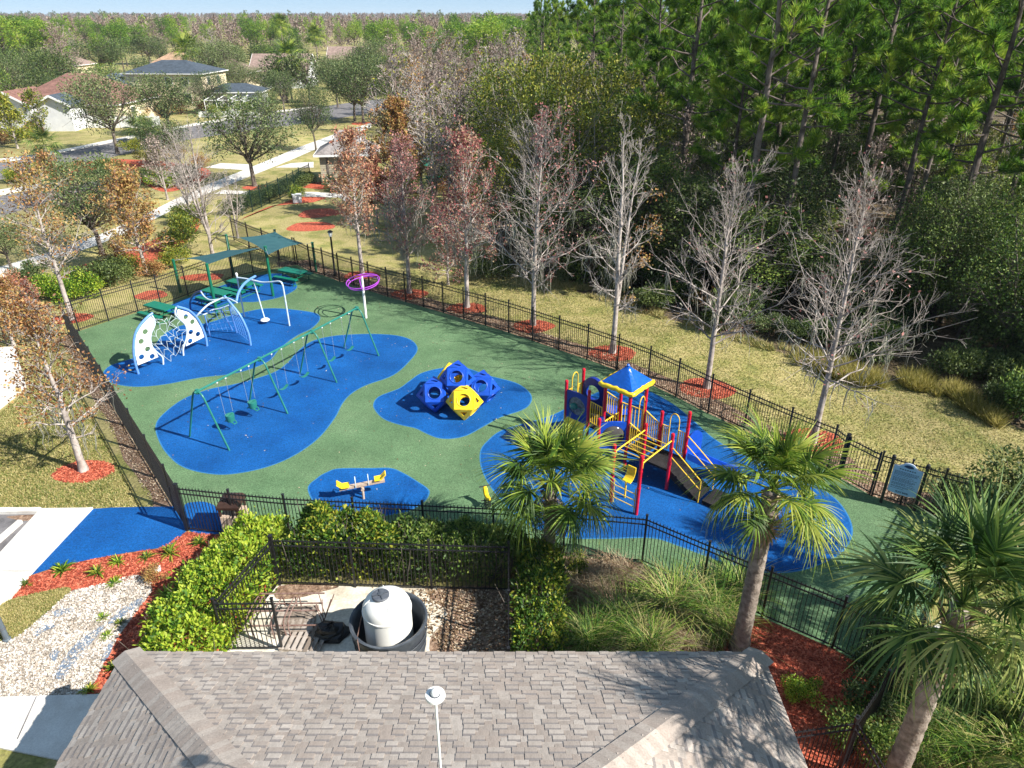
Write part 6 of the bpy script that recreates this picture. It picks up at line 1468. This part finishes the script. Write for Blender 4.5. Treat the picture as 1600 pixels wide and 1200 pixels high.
for i in range(len(fe) - 1):
    L = (fe[i + 1] - fe[i]).length; d = (fe[i + 1] - fe[i]).normalized(); nn = Vector((d.y, -d.x)); nn = nn if nn.y > 0 else -nn
    for row, (o_, st) in enumerate(((1.2, 1.7), (3.2, 2.0), (6.0, 2.6), (9.5, 3.4))):
        for j in range(max(1, int(L / st))):
            p = fe[i] + d * (st * (j + rv.random())) + nn * (o_ + rv.uniform(-.6, .8))
            if i in (2, 3) and row == 0 and rv.random() < .75: continue
            s = rv.uniform(.8, 1.5) + .35 * row; k = rv.choices((0, 1, 2, 3, 4), (.4, .3, .16, .06, .08))[0]
            bush(k, (p.x, p.y, 0), s, 'dark shrub of the undergrowth along the wood edge', 'undergrowth shrubs along the wood edge', zs=rv.uniform(.9, 1.6))
wd, lv = crown_tree(260, 8, 8, 15000, .15, trunk_h=.12, lumps=26, flat=.9, r0=.2, twig=2); bo = (mesh_of('trunk', wd, 'bark_brown', True), mesh_of('crown', lv, 'mid_leaves'))
place('live_oak', 'front one of the dense small leaved oaks at the right edge of the wood', 'tree', 'dense oaks at the right edge of the wood', (25.3, 31.5, 0), 0, (.95, .95, 1.05), [('trunk', bo[0]), ('crown', bo[1])])
place('live_oak', 'smaller dense oak behind the front one at the right edge of the wood', 'tree', 'dense oaks at the right edge of the wood', (23.0, 36.5, 0), 2, (.8, .8, .95), [('trunk', bo[0]), ('crown', bo[1])])
place('live_oak', 'dense small leaved oak cut off by the right edge of the view', 'tree', 'dense oaks at the right edge of the wood', (31, 33, 0), 4, (1, 1, 1.1), [('trunk', bo[0]), ('crown', bo[1])])

# ---------------------------------------------------------------- brown bare thicket, far pines and the horizon wood
THK = []
for k in range(4):
    wood, tips, low = bare_tree(500 + k, 11, r0=.12, spread=.26, nprim=26, start=.2, msec=6, mter=5, rmin=.018); rg_ = np.random.default_rng(k)
    THK.append((mesh_of('trunk', wood, 'bark_grey' if k % 2 else 'brown_twigs'), mesh_of('crown', tip_leaves(tips, 500, .22, rg_, .2), ('brown_twigs', 'orange_leaves', 'brown_twigs', 'olive_leaves')[k])))
for i in range(40):
    y = rv.uniform(32, 70); x = rv.uniform(6, .78 * (y + 12))
    if not in_forest(x, y): continue
    tr, cr = THK[i % 4]; h = rv.uniform(6, 11)
    place('bare_tree', 'thin bare stem among the pines', 'tree', 'thin bare stems among the pines', (x, y, 0), rv.uniform(0, 6.28), (h / 13, h / 13, h / 11), [('trunk', tr), ('crown', cr)])
def scatter_things(n, xr, yr, protos, name, label, group, hs, h0, wj=(.9, 1.2), test=None, category='tree'):
    c = 0; guard = 0
    while c < n and guard < n * 40:
        guard += 1; y = rv.uniform(*yr); x = rv.uniform(*xr(y))
        if test and not test(x, y): continue
        tr, cr = protos[rv.randrange(len(protos))]; s = rv.uniform(*hs) / h0; wq = s * rv.uniform(*wj)
        place(name, label, category, group, (x, y, 0), rv.uniform(0, 6.28), (wq, wq, s), [('trunk', tr), ('crown', cr)]); c += 1
scatter_things(70, lambda y: (np.interp(y, [56, 80, 140], [-9.5, -11, -24]), np.interp(y, [56, 80, 140], [-2.5, 2, 2])), (57, 140), THK, 'bare_tree', 'thin brown bare tree in the thicket behind the red leaved trees', 'bare thicket behind the red leaved trees', (8.5, 12.5), 11, test=lambda x, y: not (-12 < x < -4 and 72 < y < 84))
FAROAK = []
for k in range(3):
    wd, lv = crown_tree(520 + k, 10, 9, 2600, .42, lumps=18, r0=.25); FAROAK.append((mesh_of('trunk', wd, 'bark_brown'), mesh_of('crown', lv, ('oak_leaves', 'mid_leaves', 'bush_leaves')[k])))
FARPINE = []
for k in range(3):
    wd, lv = crown_tree(530 + k, 15, 7.0, 2600, .42, trunk_h=.4, lumps=18, r0=.22, flat=.8); FARPINE.append((mesh_of('trunk', wd, 'bark_dark'), mesh_of('crown', lv, 'pine_needles')))
HOUSES = [(-68, 120, 15), (-63, 145, 11), (-73, 142, 9), (-49, 135, 9), (-54, 185, 11), (-48, 232, 9), (-93, 216, 9), (-62, 172, 8)]
def road_free(x, y):
    d = y * _c + CAM_H * _s; X = 800 + FPX * x / d; Y = 600 - FPX * (y * _s - CAM_H * _c) / d
    up_ = np.interp(X, [0, 130, 300, 400, 500, 660], [250, 226, 190, 172, 160, 142]); lo_ = np.interp(X, [0, 130, 300, 400, 500, 660], [285, 262, 225, 210, 196, 170])
    if up_ < Y < lo_: return False
    return all((x - a) ** 2 + (y - b) ** 2 > r_ * r_ and not (b - 26 < y < b and abs(x - a * y / b) < r_ * .75) for a, b, r_ in HOUSES)
xl = lambda y: (-.80 * (y + 10), .05 * y - 4)
scatter_things(70, xl, (120, 260), FAROAK, 'oak_tree', 'grey green oak among the houses beyond the boulevard', 'oaks among the far houses', (6.5, 9.5), 10, test=road_free)
scatter_things(64, lambda y: (-.80 * (y + 10), -.06 * y), (200, 420), FARPINE, 'pine_tree', 'green pine standing in front of the horizon wood', 'pines in front of the horizon wood', (11, 15), 15, test=road_free)
scatter_things(14, lambda y: (-.80 * (y + 10), -.56 * y), (190, 260), FARPINE, 'pine_tree', 'bright green pine at the top left of the view', 'pines at the far left', (13.5, 17), 15, (1.1, 1.5), test=road_free)
scatter_things(36, lambda y: (-.08 * y, .14 * y), (160, 330), FARPINE, 'pine_tree', 'far green pine left of the tall pine wood', 'far pines beside the tall wood', (13, 16), 15, (1.0, 1.3), test=lambda x, y: x > np.interp(y, [150, 330], [-12, -40]))
scatter_things(22, lambda y: (-.80 * (y + 10), .02 * y), (150, 380), THK, 'bare_tree', 'pinkish bare tree far off between the green crowns', 'far bare trees', (9, 13), 11, (1.2, 1.9), test=road_free)
def horizon_wood(name, seed, n, yr, hs, cards, L, mat, width, xr=(-.85, .9)):
    rg = np.random.default_rng(seed); y = yr[0] * (yr[1] / yr[0]) ** rg.uniform(0, 1, n); x = rg.uniform(xr[0], xr[1], n) * y; h = rg.uniform(*hs, n)
    idx = np.repeat(np.arange(n), cards); N = n * cards; z = rg.uniform(.1, 1, N) ** .8; rr = width * (1.05 - z) ** .6 * np.sqrt(rg.uniform(0, 1, N)); a = rg.uniform(0, 6.28, N)
    C = np.column_stack([x[idx] + rr * np.cos(a), y[idx] + rr * np.sin(a), h[idx] * z]); d = rg.normal(size=(N, 3)) * .5; d[:, 2] += .9
    V = leaves(C, L * rg.uniform(.6, 1.4, N) * (y[idx] / yr[0]) ** .35, L * .45 * rg.uniform(.6, 1.3, N), rg, .2, unit(d)); o = link(bpy.data.objects.new(name, np_mesh(name, V[0], V[1], MT[mat]))); o['kind'] = 'stuff'
horizon_wood('distant_bare_woods', 61, 2600, (330, 1500), (8.5, 14.6), 110, 1.15, 'far_twigs', 3.0)
horizon_wood('distant_green_woods', 62, 300, (300, 800), (9, 15.5), 200, .9, 'pine_needles', 4.2)
horizon_wood('distant_green_woods', 64, 260, (700, 2600), (12, 18.5), 120, 1.7, 'bush_leaves', 7)
horizon_wood('distant_bare_woods', 63, 2600, (1400, 4200), (13, 17), 50, 3.4, 'far_twigs', 8)

# ---------------------------------------------------------------- the air between here and the horizon
mb = MB(); mb.prism([(-2200, -60), (2200, -60), (4200, 4600), (-4200, 4600)], -1, 34)
hzm = bpy.data.materials.new('air_haze'); hzm.use_nodes = True; t_ = hzm.node_tree; t_.nodes.remove(t_.nodes['Principled BSDF'])
pv = t_.nodes.new('ShaderNodeVolumePrincipled'); pv.inputs['Color'].default_value = (.80, .88, 1, 1); pv.inputs['Density'].default_value = .00011; pv.inputs['Anisotropy'].default_value = .0
t_.links.new(pv.outputs[0], t_.nodes['Material Output'].inputs['Volume'])
hz_o = mb.build('haze', hzm); hz_o['kind'] = 'stuff'
# ---------------------------------------------------------------- hedges
def hedge(label, name, poly, h, n, L, mat, seed, hv=.3):
    rg = np.random.default_rng(seed); p = np.array(poly); m = int(n * .62); top = scatter(poly, m, rg)
    f = lambda q: np.array([h * (1 - hv * .5) + hv * h * mnoise.noise(Vector((a * 1.1, b * 1.1, seed))) + .12 * h * mnoise.noise(Vector((a * 3.2, b * 3.2, seed + 5))) for a, b in q])
    cx, cy = p.mean(0)
    # round the shoulders: height falls off near the rim
    def rim(q):
        d = np.full(len(q), 9.0)
        for i in range(len(p)):
            a, b = p[i], p[(i + 1) % len(p)]; ab = b - a; t = np.clip(((q - a) @ ab) / (ab @ ab), 0, 1); d = np.minimum(d, np.linalg.norm(q - (a + t[:, None] * ab), axis=1))
        return d
    zt = f(top) * (1 - .28 * np.exp(-rim(top) / .22)) - rg.exponential(.13, m)
    sides = []; ns = n - m; per = [np.linalg.norm(p[(i + 1) % len(p)] - p[i]) for i in range(len(p))]; e = rg.choice(len(p), ns, p=np.array(per) / sum(per)); t = rg.uniform(0, 1, ns)[:, None]
    q = p[e] * (1 - t) + p[(e + 1) % len(p)] * t; inward = np.array([cx, cy]) - q; q = q + unit(inward) * rg.normal(.10, .14, ns)[:, None]
    hz_ = f(q) * .85; zs = hz_ * rg.uniform(.03, 1, ns) ** .8
    C = np.concatenate([np.column_stack([top, zt]), np.column_stack([q, zs])]); C[:, 2] = np.maximum(C[:, 2], .03)
    D = np.concatenate([np.column_stack([rg.normal(size=(m, 2)) * .6, np.ones(m) * .6]), np.column_stack([-unit(inward) * .8, np.ones(ns) * .25])])
    V = leaves(C, L * rg.uniform(.6, 1.3, n), L * .5 * rg.uniform(.7, 1.2, n), rg, .5, unit(D))
    base = Vector((cx, cy, 0)); V = (V[0] - np.array([cx, cy, 0]), V[1]); k = np.linspace(0, 1, 5)[:, None]; st = scatter(poly, 60, rg); S_ = []
    for a, b in st: r_ = rg.normal(size=2) * .3; S_.append(np.concatenate([(np.array([[a - cx, b - cy]]) + k * r_), k * h * .85], 1))
    return place(name, label, 'hedge', None, base, 0, 1, [('stems', mesh_of('stems', tubes(np.array(S_), np.tile(.02 * (1 - .7 * k[:, 0]), (60, 1)), 4), 'bark_brown')), ('foliage', mesh_of('foliage', V, mat))])
hedge('dense bright green hedge left of the tank yard, beside the red mulch', 'green_hedge', [(-9.5, 12.6), (-7.75, 12.6), (-7.62, 14.3), (-7.25, 16.2), (-7.3, 18.2), (-8.7, 18.2), (-9.55, 15.8), (-9.75, 14.2)], 1.65, 15000, .15, 'bright_leaves', 71)
hedge('yellow green hedge between the tank yard and the playground, left of the darker one', 'green_hedge', [(-6.9, 16.55), (-3.6, 16.45), (-3.5, 17.75), (-6.6, 18.05)], 2.15, 9000, .15, 'mixed_leaves', 72)
hedge('darker green hedge behind the white tank, in front of the playground fence', 'green_hedge', [(-3.7, 16.4), (.3, 16.25), (.4, 17.3), (-3.5, 17.7)], 2.05, 9500, .14, 'mid_leaves', 73)
hedge('yellow and green hedge at the right side of the tank yard', 'green_hedge', [(.05, 12.6), (1.25, 12.6), (1.45, 15.2), (1.5, 17.1), (.3, 17.2), (.15, 15)], 1.75, 8500, .13, 'mixed_leaves', 74)
# ---------------------------------------------------------------- fan palms
def palm_frond(seed, L=.85, pet=.95, nleaf=44, droop=.55):
    """grows along +x from the origin"""
    rg = np.random.default_rng(seed); out = []; s = np.linspace(0, 1, 6)
    P = np.stack([pet * s, np.zeros(6), -.06 * s ** 2 * pet], -1); out.append(tubes(P[None], (.02 * (1 - .45 * s))[None], 4))
    K = 6; t = np.linspace(0, 1, K); ph = np.linspace(-2.25, 2.25, nleaf) + rg.normal(size=nleaf) * .03
    rib = .36 * (1 - np.abs(ph) / 2.25); base = np.stack([pet + rib, np.zeros(nleaf), -.06 * pet - .25 * rib ** 2], -1)
    d = np.stack([np.cos(ph), np.sin(ph), .18 * np.abs(np.sin(ph)) - .12 * np.cos(ph)], -1); l = L * (1 - .28 * (np.abs(ph) / 2.25) ** 2) * rg.uniform(.88, 1.08, nleaf)
    Q = base[:, None] + d[:, None] * (l[:, None] * t)[..., None]; Q[..., 2] -= droop * (t ** 2.3)[None] * l[:, None] * rg.uniform(.6, 1.35, nleaf)[:, None]
    Q[:, :, :2] += rg.normal(size=(nleaf, 1, 2)) * .05 * (t ** 2)[None, :, None]
    W = .043 * np.array([.5, 1, .95, .7, .4, .08])[None] * rg.uniform(.85, 1.1, nleaf)[:, None]
    side = np.stack([-np.sin(ph), np.cos(ph), rg.normal(size=nleaf) * .35], -1); out.append(ribbons(Q, W, side)); return cat(*out)
FR = {m: [np_mesh('frond', *palm_frond(600 + k, droop=(.25, .42, .62, .9)[k]), MT[m]) for k in range(4)] for m in ('palm_leaf', 'palm_dark', 'palm_dead')}
def fan_palm(label, x, y, zc, r, n, mat, seed, tr=.19, dead=6, lean=(0, 0), boots=10):
    rg = random.Random(seed); t = thing('fan_palm', label, 'palm tree', (x, y, 0)); k = 12; pts_ = []; rad = []
    for i in range(k):
        s = i / (k - 1); pts_.append(Vector((x + lean[0] * s * s, y + lean[1] * s * s, zc * s))); rad.append(tr * (1.3 if i == 0 else 1.05 - .2 * s + .03 * math.sin(i * 2.1)))
    q = crv(pts_, 4); rr = [tr * (1.3 - .3 * min(1, i / 5)) * (1 - .2 * i / len(q)) * (1 + .045 * math.sin(i * 2.6)) for i in range(len(q))]
    mb = MB(); mb.tube(q, rr, 14); o = mb.build('trunk', MT['bark_palm'], t); o.data.shade_smooth()
    top = pts_[-1] - Vector((x, y, 0)); sc0 = r / 1.75
    mb = MB()
    for i in range(boots):
        a = i * 2.399; z = zc - .15 - .5 * rg.random(); p = Vector((x + lean[0] + tr * .85 * math.cos(a), y + lean[1] + tr * .85 * math.sin(a), z)); mb.bar(p, p + Vector((.16 * math.cos(a), .16 * math.sin(a), .28)), .09, .03)
    if boots: mb.build('leaf_bases', MT['palm_dead'], t)
    for i in range(n):
        f = (i + .5) / n; el = R(84 - 112 * f ** .95 + rg.uniform(-9, 9)); a = i * 2.399 + rg.uniform(-.3, .3); kk = min(3, int((1 - (el + .7) / 2.2) * 4 + rg.random())); kk = max(0, kk)
        part('frond', FR[mat][kk], t, top + Vector((0, 0, .12 * (1 - f))), (rg.uniform(-.4, .4), -el, a), sc0 * rg.uniform(.85, 1.1))
    for i in range(dead):
        a = rg.uniform(0, 6.28); part('dead_frond', FR['palm_dead'][3], t, top - Vector((0, 0, .15)), (rg.uniform(-.5, .5), R(rg.uniform(48, 80)), a), sc0 * rg.uniform(.6, .85))
    return t
fan_palm('short fan palm in the middle, rising from the hedge in front of the play structure', 1.15, 17.05, 3.2, 1.9, 36, 'palm_leaf', 1, .2, 9)
fan_palm('fan palm with a tall grey trunk standing between the roof corner and the fence', 6.25, 13.86, 5.35, 1.65, 33, 'palm_leaf', 2, .23, 4)
fan_palm('large dark green fan palm in the lower right corner', 8.25, 9.6, 5.85, 1.92, 36, 'palm_dark', 3, .23, 3, boots=14)
for i_, (x_, y_, z_h) in enumerate(((15.4, 15.0, 6.4), (15.9, 12.7, 6.5), (9.75, 6.0, 8.6))):
    fan_palm('fan palm outside the view whose shadow falls on the ' + ('blue rubber', 'green rubber', 'roof corner')[i_], x_, y_, z_h, 1.7, 28, 'palm_leaf', 7 + i_, .2, 2)
fan_palm('dark fan palm cut off by the right edge of the view', 12.0, 10.9, 4.4, 1.7, 26, 'palm_dark', 4, .22, 3)
fan_palm('low fan palm in the bottom right undergrowth', 11.0, 9.0, 1.6, 1.2, 18, 'palm_dark', 5, .2, 1)
for i, (p, s, lb) in enumerate((((75, 248), .95, 'small round date palm beside the near carriageway'), ((222, 222), .95, 'small date palm in the median beside the oak'), ((237, 224), .8, 'smaller date palm touching the other one in the median'))):
    g = G(*p); t = fan_palm(lb, g.x, g.y, 1.7 * s, 2.2 * s, 24, 'palm_dark', 20 + i, .16, 0, boots=0)
for i, (x, y, z, r_, lb) in enumerate(((-43.5, 150, 7.3, 4.0, 'tall golden green queen palm in front of the mauve roofed house'), (-72, 172, 8.2, 3.2, 'queen palm beside the tan roofed house'), (-78, 190, 8.4, 3.0, 'queen palm behind the slate roofed house'), (-76, 260, 12, 3.6, 'far queen palm against the bare woods'), (-135, 215, 11, 3.6, 'queen palm at the far left among the pines'), (-60, 240, 9.5, 3.4, 'queen palm left of the mauve roofed houses'))):
    fan_palm(lb, x, y, z, r_, 24, 'palm_leaf', 30 + i, .2, 0, boots=0)
# ---------------------------------------------------------------- grass clumps and low plants in the beds
def clump(seed, n, L, W, spread_=.16, droop=.75):
    rg = np.random.default_rng(seed); k = 6; t = np.linspace(0, 1, k); a = rg.uniform(0, 6.28, n); el = np.clip(rg.normal(1.18, .26, n), .35, 1.57); l = L * rg.uniform(.55, 1.15, n)
    b = np.column_stack([rg.normal(size=(n, 2)) * spread_, np.zeros(n)]); d = np.column_stack([np.cos(a) * np.cos(el), np.sin(a) * np.cos(el), np.sin(el)])
    P = b[:, None] + d[:, None] * (l[:, None] * t)[..., None]; out_ = np.column_stack([np.cos(a), np.sin(a)])
    P[..., :2] += out_[:, None] * (.45 * l[:, None] * t ** 2.2)[..., None]; P[..., 2] -= droop * .6 * l[:, None] * (t ** 2.6)[None] * rg.uniform(.5, 1.2, n)[:, None]; P[..., 2] = np.maximum(P[..., 2], .01)
    Wd = W * np.array([.8, 1, .9, .7, .45, .05])[None] * rg.uniform(.7, 1.2, n)[:, None]; return ribbons(P, Wd, np.column_stack([-np.sin(a), np.cos(a), np.zeros(n)]))
CL = [np_mesh('blades', *clump(700, 380, 1.75, .024), MT['grass_blade']), np_mesh('blades', *clump(701, 420, 1.5, .023, .25), MT['grass_blade']), np_mesh('blades', *clump(702, 420, 1.2, .02, .3, 1.0), MT['grass_dry'])]
DRY = np_mesh('dry_blades', *clump(703, 120, 1.15, .015, .3, 1.2), MT['grass_dry'])
for p, k, s, lb in (((920, 1016), 0, .85, 'upright green grass clump against the roof edge, left of the others'), ((1010, 1022), 0, .85, 'dark green grass clump against the roof edge below the arching one'), ((968, 985), 1, 1.0, 'arching green grass clump in the middle of the bed'), ((1045, 960), 0, 1.05, 'tall green grass clump in front of the fence bend'),
                    ((1100, 955), 1, 1.15, 'broad yellow green grass clump left of the tall palm trunk'), ((1125, 985), 1, .8, 'low grass clump beside the red mulch'), ((1150, 930), 0, .95, 'grass clump against the fence behind the tall palm'), ((1020, 985), 2, .9, 'dry tan grass clump between the green ones'),
                    ((912, 930), 2, .85, 'dry brown grass clump near the yellow hedge'), ((965, 908), 2, .9, 'dry pale grass clump against the fence'), ((905, 900), 2, .7, 'flattened dry grass clump by the fence and the hedge'), ((1080, 1005), 2, .6, 'small dry grass clump at the edge of the red mulch')):
    place('grass_clump', lb, 'grass clump', 'ornamental grasses in the bed by the fence', G(*p), rv.uniform(0, 6), s, [('blades', CL[k]), ('dry_blades', DRY)])
for p, s in (((1450, 1150), .9), ((1500, 1180), 1), ((1540, 1120), .9), ((1480, 1080), .8), ((1430, 1190), .8), ((1570, 1195), 1), ((1530, 1040), .9)):
    place('grass_clump', 'dark grass clump in the shaded bed at the bottom right', 'grass clump', 'shaded grasses at the bottom right', G(*p), rv.uniform(0, 6), s, [('blades', CL[rv.randrange(2)]), ('dry_blades', DRY)])
def rosette(seed, n, L, W):
    rg = np.random.default_rng(seed); k = 4; t = np.linspace(0, 1, k); a = rg.uniform(0, 6.28, n); el = rg.uniform(.35, 1.3, n); l = L * rg.uniform(.6, 1.1, n); d = np.column_stack([np.cos(a) * np.cos(el), np.sin(a) * np.cos(el), np.sin(el)])
    P = d[:, None] * (l[:, None] * t)[..., None] + np.column_stack([rg.normal(size=(n, 2)) * .03, np.zeros(n)])[:, None]; P[..., 2] -= .35 * l[:, None] * (t ** 2.4)[None]; P[..., 2] = np.maximum(P[..., 2], .012)
    return ribbons(P, W * np.array([.7, 1, .8, .06])[None] * np.ones((n, 1)), np.column_stack([-np.sin(a), np.cos(a), np.zeros(n)]))
RO = [np_mesh('leaves', *rosette(720 + k, 46, .42, .035), MT[m]) for k, m in enumerate(('mixed_leaves', 'bright_leaves', 'olive_leaves'))]
for p, k, s, lb in (((98, 893), 1, .9, 'strappy green plant at the left end of the red mulch, by the blue pad'), ((152, 897), 0, .85, 'strappy yellow green plant in the middle of the red mulch'), ((184, 879), 1, .65, 'small strappy plant at the edge of the blue pad'), ((230, 872), 0, .7, 'thin strappy plant near the ground spotlight'), ((266, 866), 0, 1.0, 'larger yellow green strappy plant near the bright hedge'), ((312, 850), 0, .8, 'yellowing strappy plant by the fence corner'),
                    ((40, 914), 2, .5, 'tiny plant at the corner of the concrete walk'), ((180, 912), 1, .6, 'green tuft at the edge of the gravel'), ((160, 967), 1, .5, 'weed tuft in the middle of the gravel'), ((188, 975), 2, .5, 'weed tuft beside the torn weed fabric'), ((168, 995), 1, .45, 'small weed near the lower end of the weed fabric'), ((178, 1046), 0, .7, 'plant in the mulch at the corner of the roof'), ((140, 1080), 0, .6, 'plant beside the path at the lower left'), ((262, 930), 1, .8, 'light green plant at the foot of the bright hedge'), ((252, 948), 0, .7, 'yellow plant in front of the bright hedge')):
    place('strappy_plant', lb, 'plant', 'low plants in the mulch and gravel', G(*p), rv.uniform(0, 6), s * 1.45, [('leaves', RO[k])])
# ---------------------------------------------------------------- shrubs
bush(4, G(240, 905), .5, 'brownish low shrub between the gravel and the bright hedge', None)
for p, k, s, lb in (((1250, 1085), 6, .5, 'green shrub on the red mulch beside the roof corner'), ((1375, 1055), 0, .8, 'dark leafy shrub inside the corner of the fence'), ((1355, 1105), 2, .8, 'grey green shrub by the lower right fence'), ((1325, 1160), 1, .9, 'dark shrub at the bottom beside the corner post'), ((1395, 1010), 0, .9, 'dark shrub under the big right palm'), ((1512, 815), 0, 1.3, 'dark rounded shrub at the right end of the long fence'), ((1575, 800), 0, 1.5, 'dark rounded shrub at the right edge beyond the fence'),
                    ((1000, 930), 6, .45, 'small bright green sapling among the grasses'), ((1110, 1012), 1, .35, 'small dark sapling on the red mulch by the roof'), ((1580, 1150), 1, 1.2, 'dark undergrowth shrub at the bottom right corner'), ((1490, 1130), 0, 1.0, 'dark undergrowth shrub beside the big palm trunk'), ((1600, 1080), 0, 1.2, 'dark undergrowth shrub at the right edge'), ((880, 905), 5, .6, 'yellow green shrub where the side hedge meets the fence')):
    bush(k, G(*p), s, lb, 'shrubs around the fence corner')
for p, k, s, lb in (((72, 462), 6, 1.3, 'bright green shrub left of the tall pale trunk outside the fence'), ((100, 470), 6, 1.2, 'bright green shrub at the foot of the tall pale trunk'), ((132, 462), 6, 1.3, 'bright green shrub right of the tall pale trunk'), ((152, 448), 0, 1.5, 'dark rounded shrub in the bed behind the fence'), ((180, 440), 0, 1.4, 'second dark rounded shrub in the bed behind the fence'), ((205, 428), 3, 1.2, 'yellow green shrub under the orange leaved tree'), ((245, 432), 4, 1.1, 'brown leaved shrub under the orange leaved tree'), ((268, 418), 3, 1.2, 'olive shrub left of the first sail post'), ((190, 405), 4, 1.2, 'brown leaved shrub beside the dark oak trunk'),
                    ((272, 392), 3, 1.5, 'lower part of the olive hedge by the footpath bed'), ((288, 372), 3, 1.6, 'middle of the olive hedge by the footpath bed'), ((300, 352), 3, 1.5, 'upper part of the olive hedge by the footpath bed'), ((308, 340), 3, 1.2, 'end of the olive hedge nearest the footpath'), ((55, 440), 2, 1.2, 'grey green shrub at the left end of the bed'), ((15, 455), 7, 1.1, 'reddish shrub at the left edge by the footpath')):
    bush(k, G(*p), s, lb, 'shrubs in the bed behind the picnic area')
for p, k, s in (((20, 285), 5, 1.3), ((60, 276), 5, 1.4), ((95, 272), 5, 1.3), ((130, 274), 4, 1.5), ((160, 270), 3, 1.3), ((190, 272), 4, 1.4), ((215, 282), 7, 1.2), ((240, 288), 0, 1.6), ((255, 292), 6, 1.4), ((272, 290), 6, 1.3), ((290, 285), 0, 1.7), ((240, 255), 3, 1.6), ((280, 248), 4, 1.6), ((215, 240), 3, 1.6), ((310, 262), 4, 1.4)):
    bush(k, G(*p), s, 'mixed shrub in the planted median by the oaks', 'shrubs in the planted median')
for i in range(12):
    bush(6 if i > 3 else 5, G(52 + i * 9.3, 201 - i * 1.3), 1.5, 'clipped bright green shrub in the row before the brown roofed house', 'clipped green shrubs along the far verge', zs=.8)
for p, k, s in (((5, 225), 4, 2), ((30, 222), 5, 1.9), ((48, 215), 4, 1.9), ((15, 200), 3, 2.2), ((35, 190), 2, 2.0), ((75, 185), 2, 2.0), ((105, 180), 2, 1.8), ((225, 188), 4, 2), ((255, 184), 4, 2), ((285, 178), 4, 2.2), ((320, 175), 7, 2.2), ((350, 170), 7, 2.2), ((385, 168), 2, 2.2), ((210, 180), 5, 2.2), ((345, 182), 5, 1.8), ((385, 178), 6, 1.8)):
    bush(k, G(*p), s, 'shrub in the gardens before the houses', 'garden shrubs before the houses')
for i in range(11):
    a = i / 10; q = Vector(G(372, 337)).lerp(G(484, 289), a); bush(0, (q.x - .5, q.y + .7, 0), 1.0, 'dark shrub of the hedge behind the far green fence', 'hedge shrubs behind the far green fence', zs=1.15)
for p, k, s, lb in (((465, 312), 5, 1.0, 'yellow green shrub beside the white utility box'), ((545, 300), 4, 1.4, 'brown shrub in front of the small tan building'), ((525, 298), 0, 1.2, 'dark shrub at the wall of the small tan building'), ((640, 300), 6, 1.2, 'light green shrub left of the green umbrella'), ((710, 285), 0, 1.8, 'dark shrub right of the pergola'), ((690, 300), 4, 1.2, 'brown shrub right of the far picnic table'), ((770, 430), 0, 1.4, 'dark green shrub at the left end of the wood')):
    bush(k, G(*p), s, lb, None)
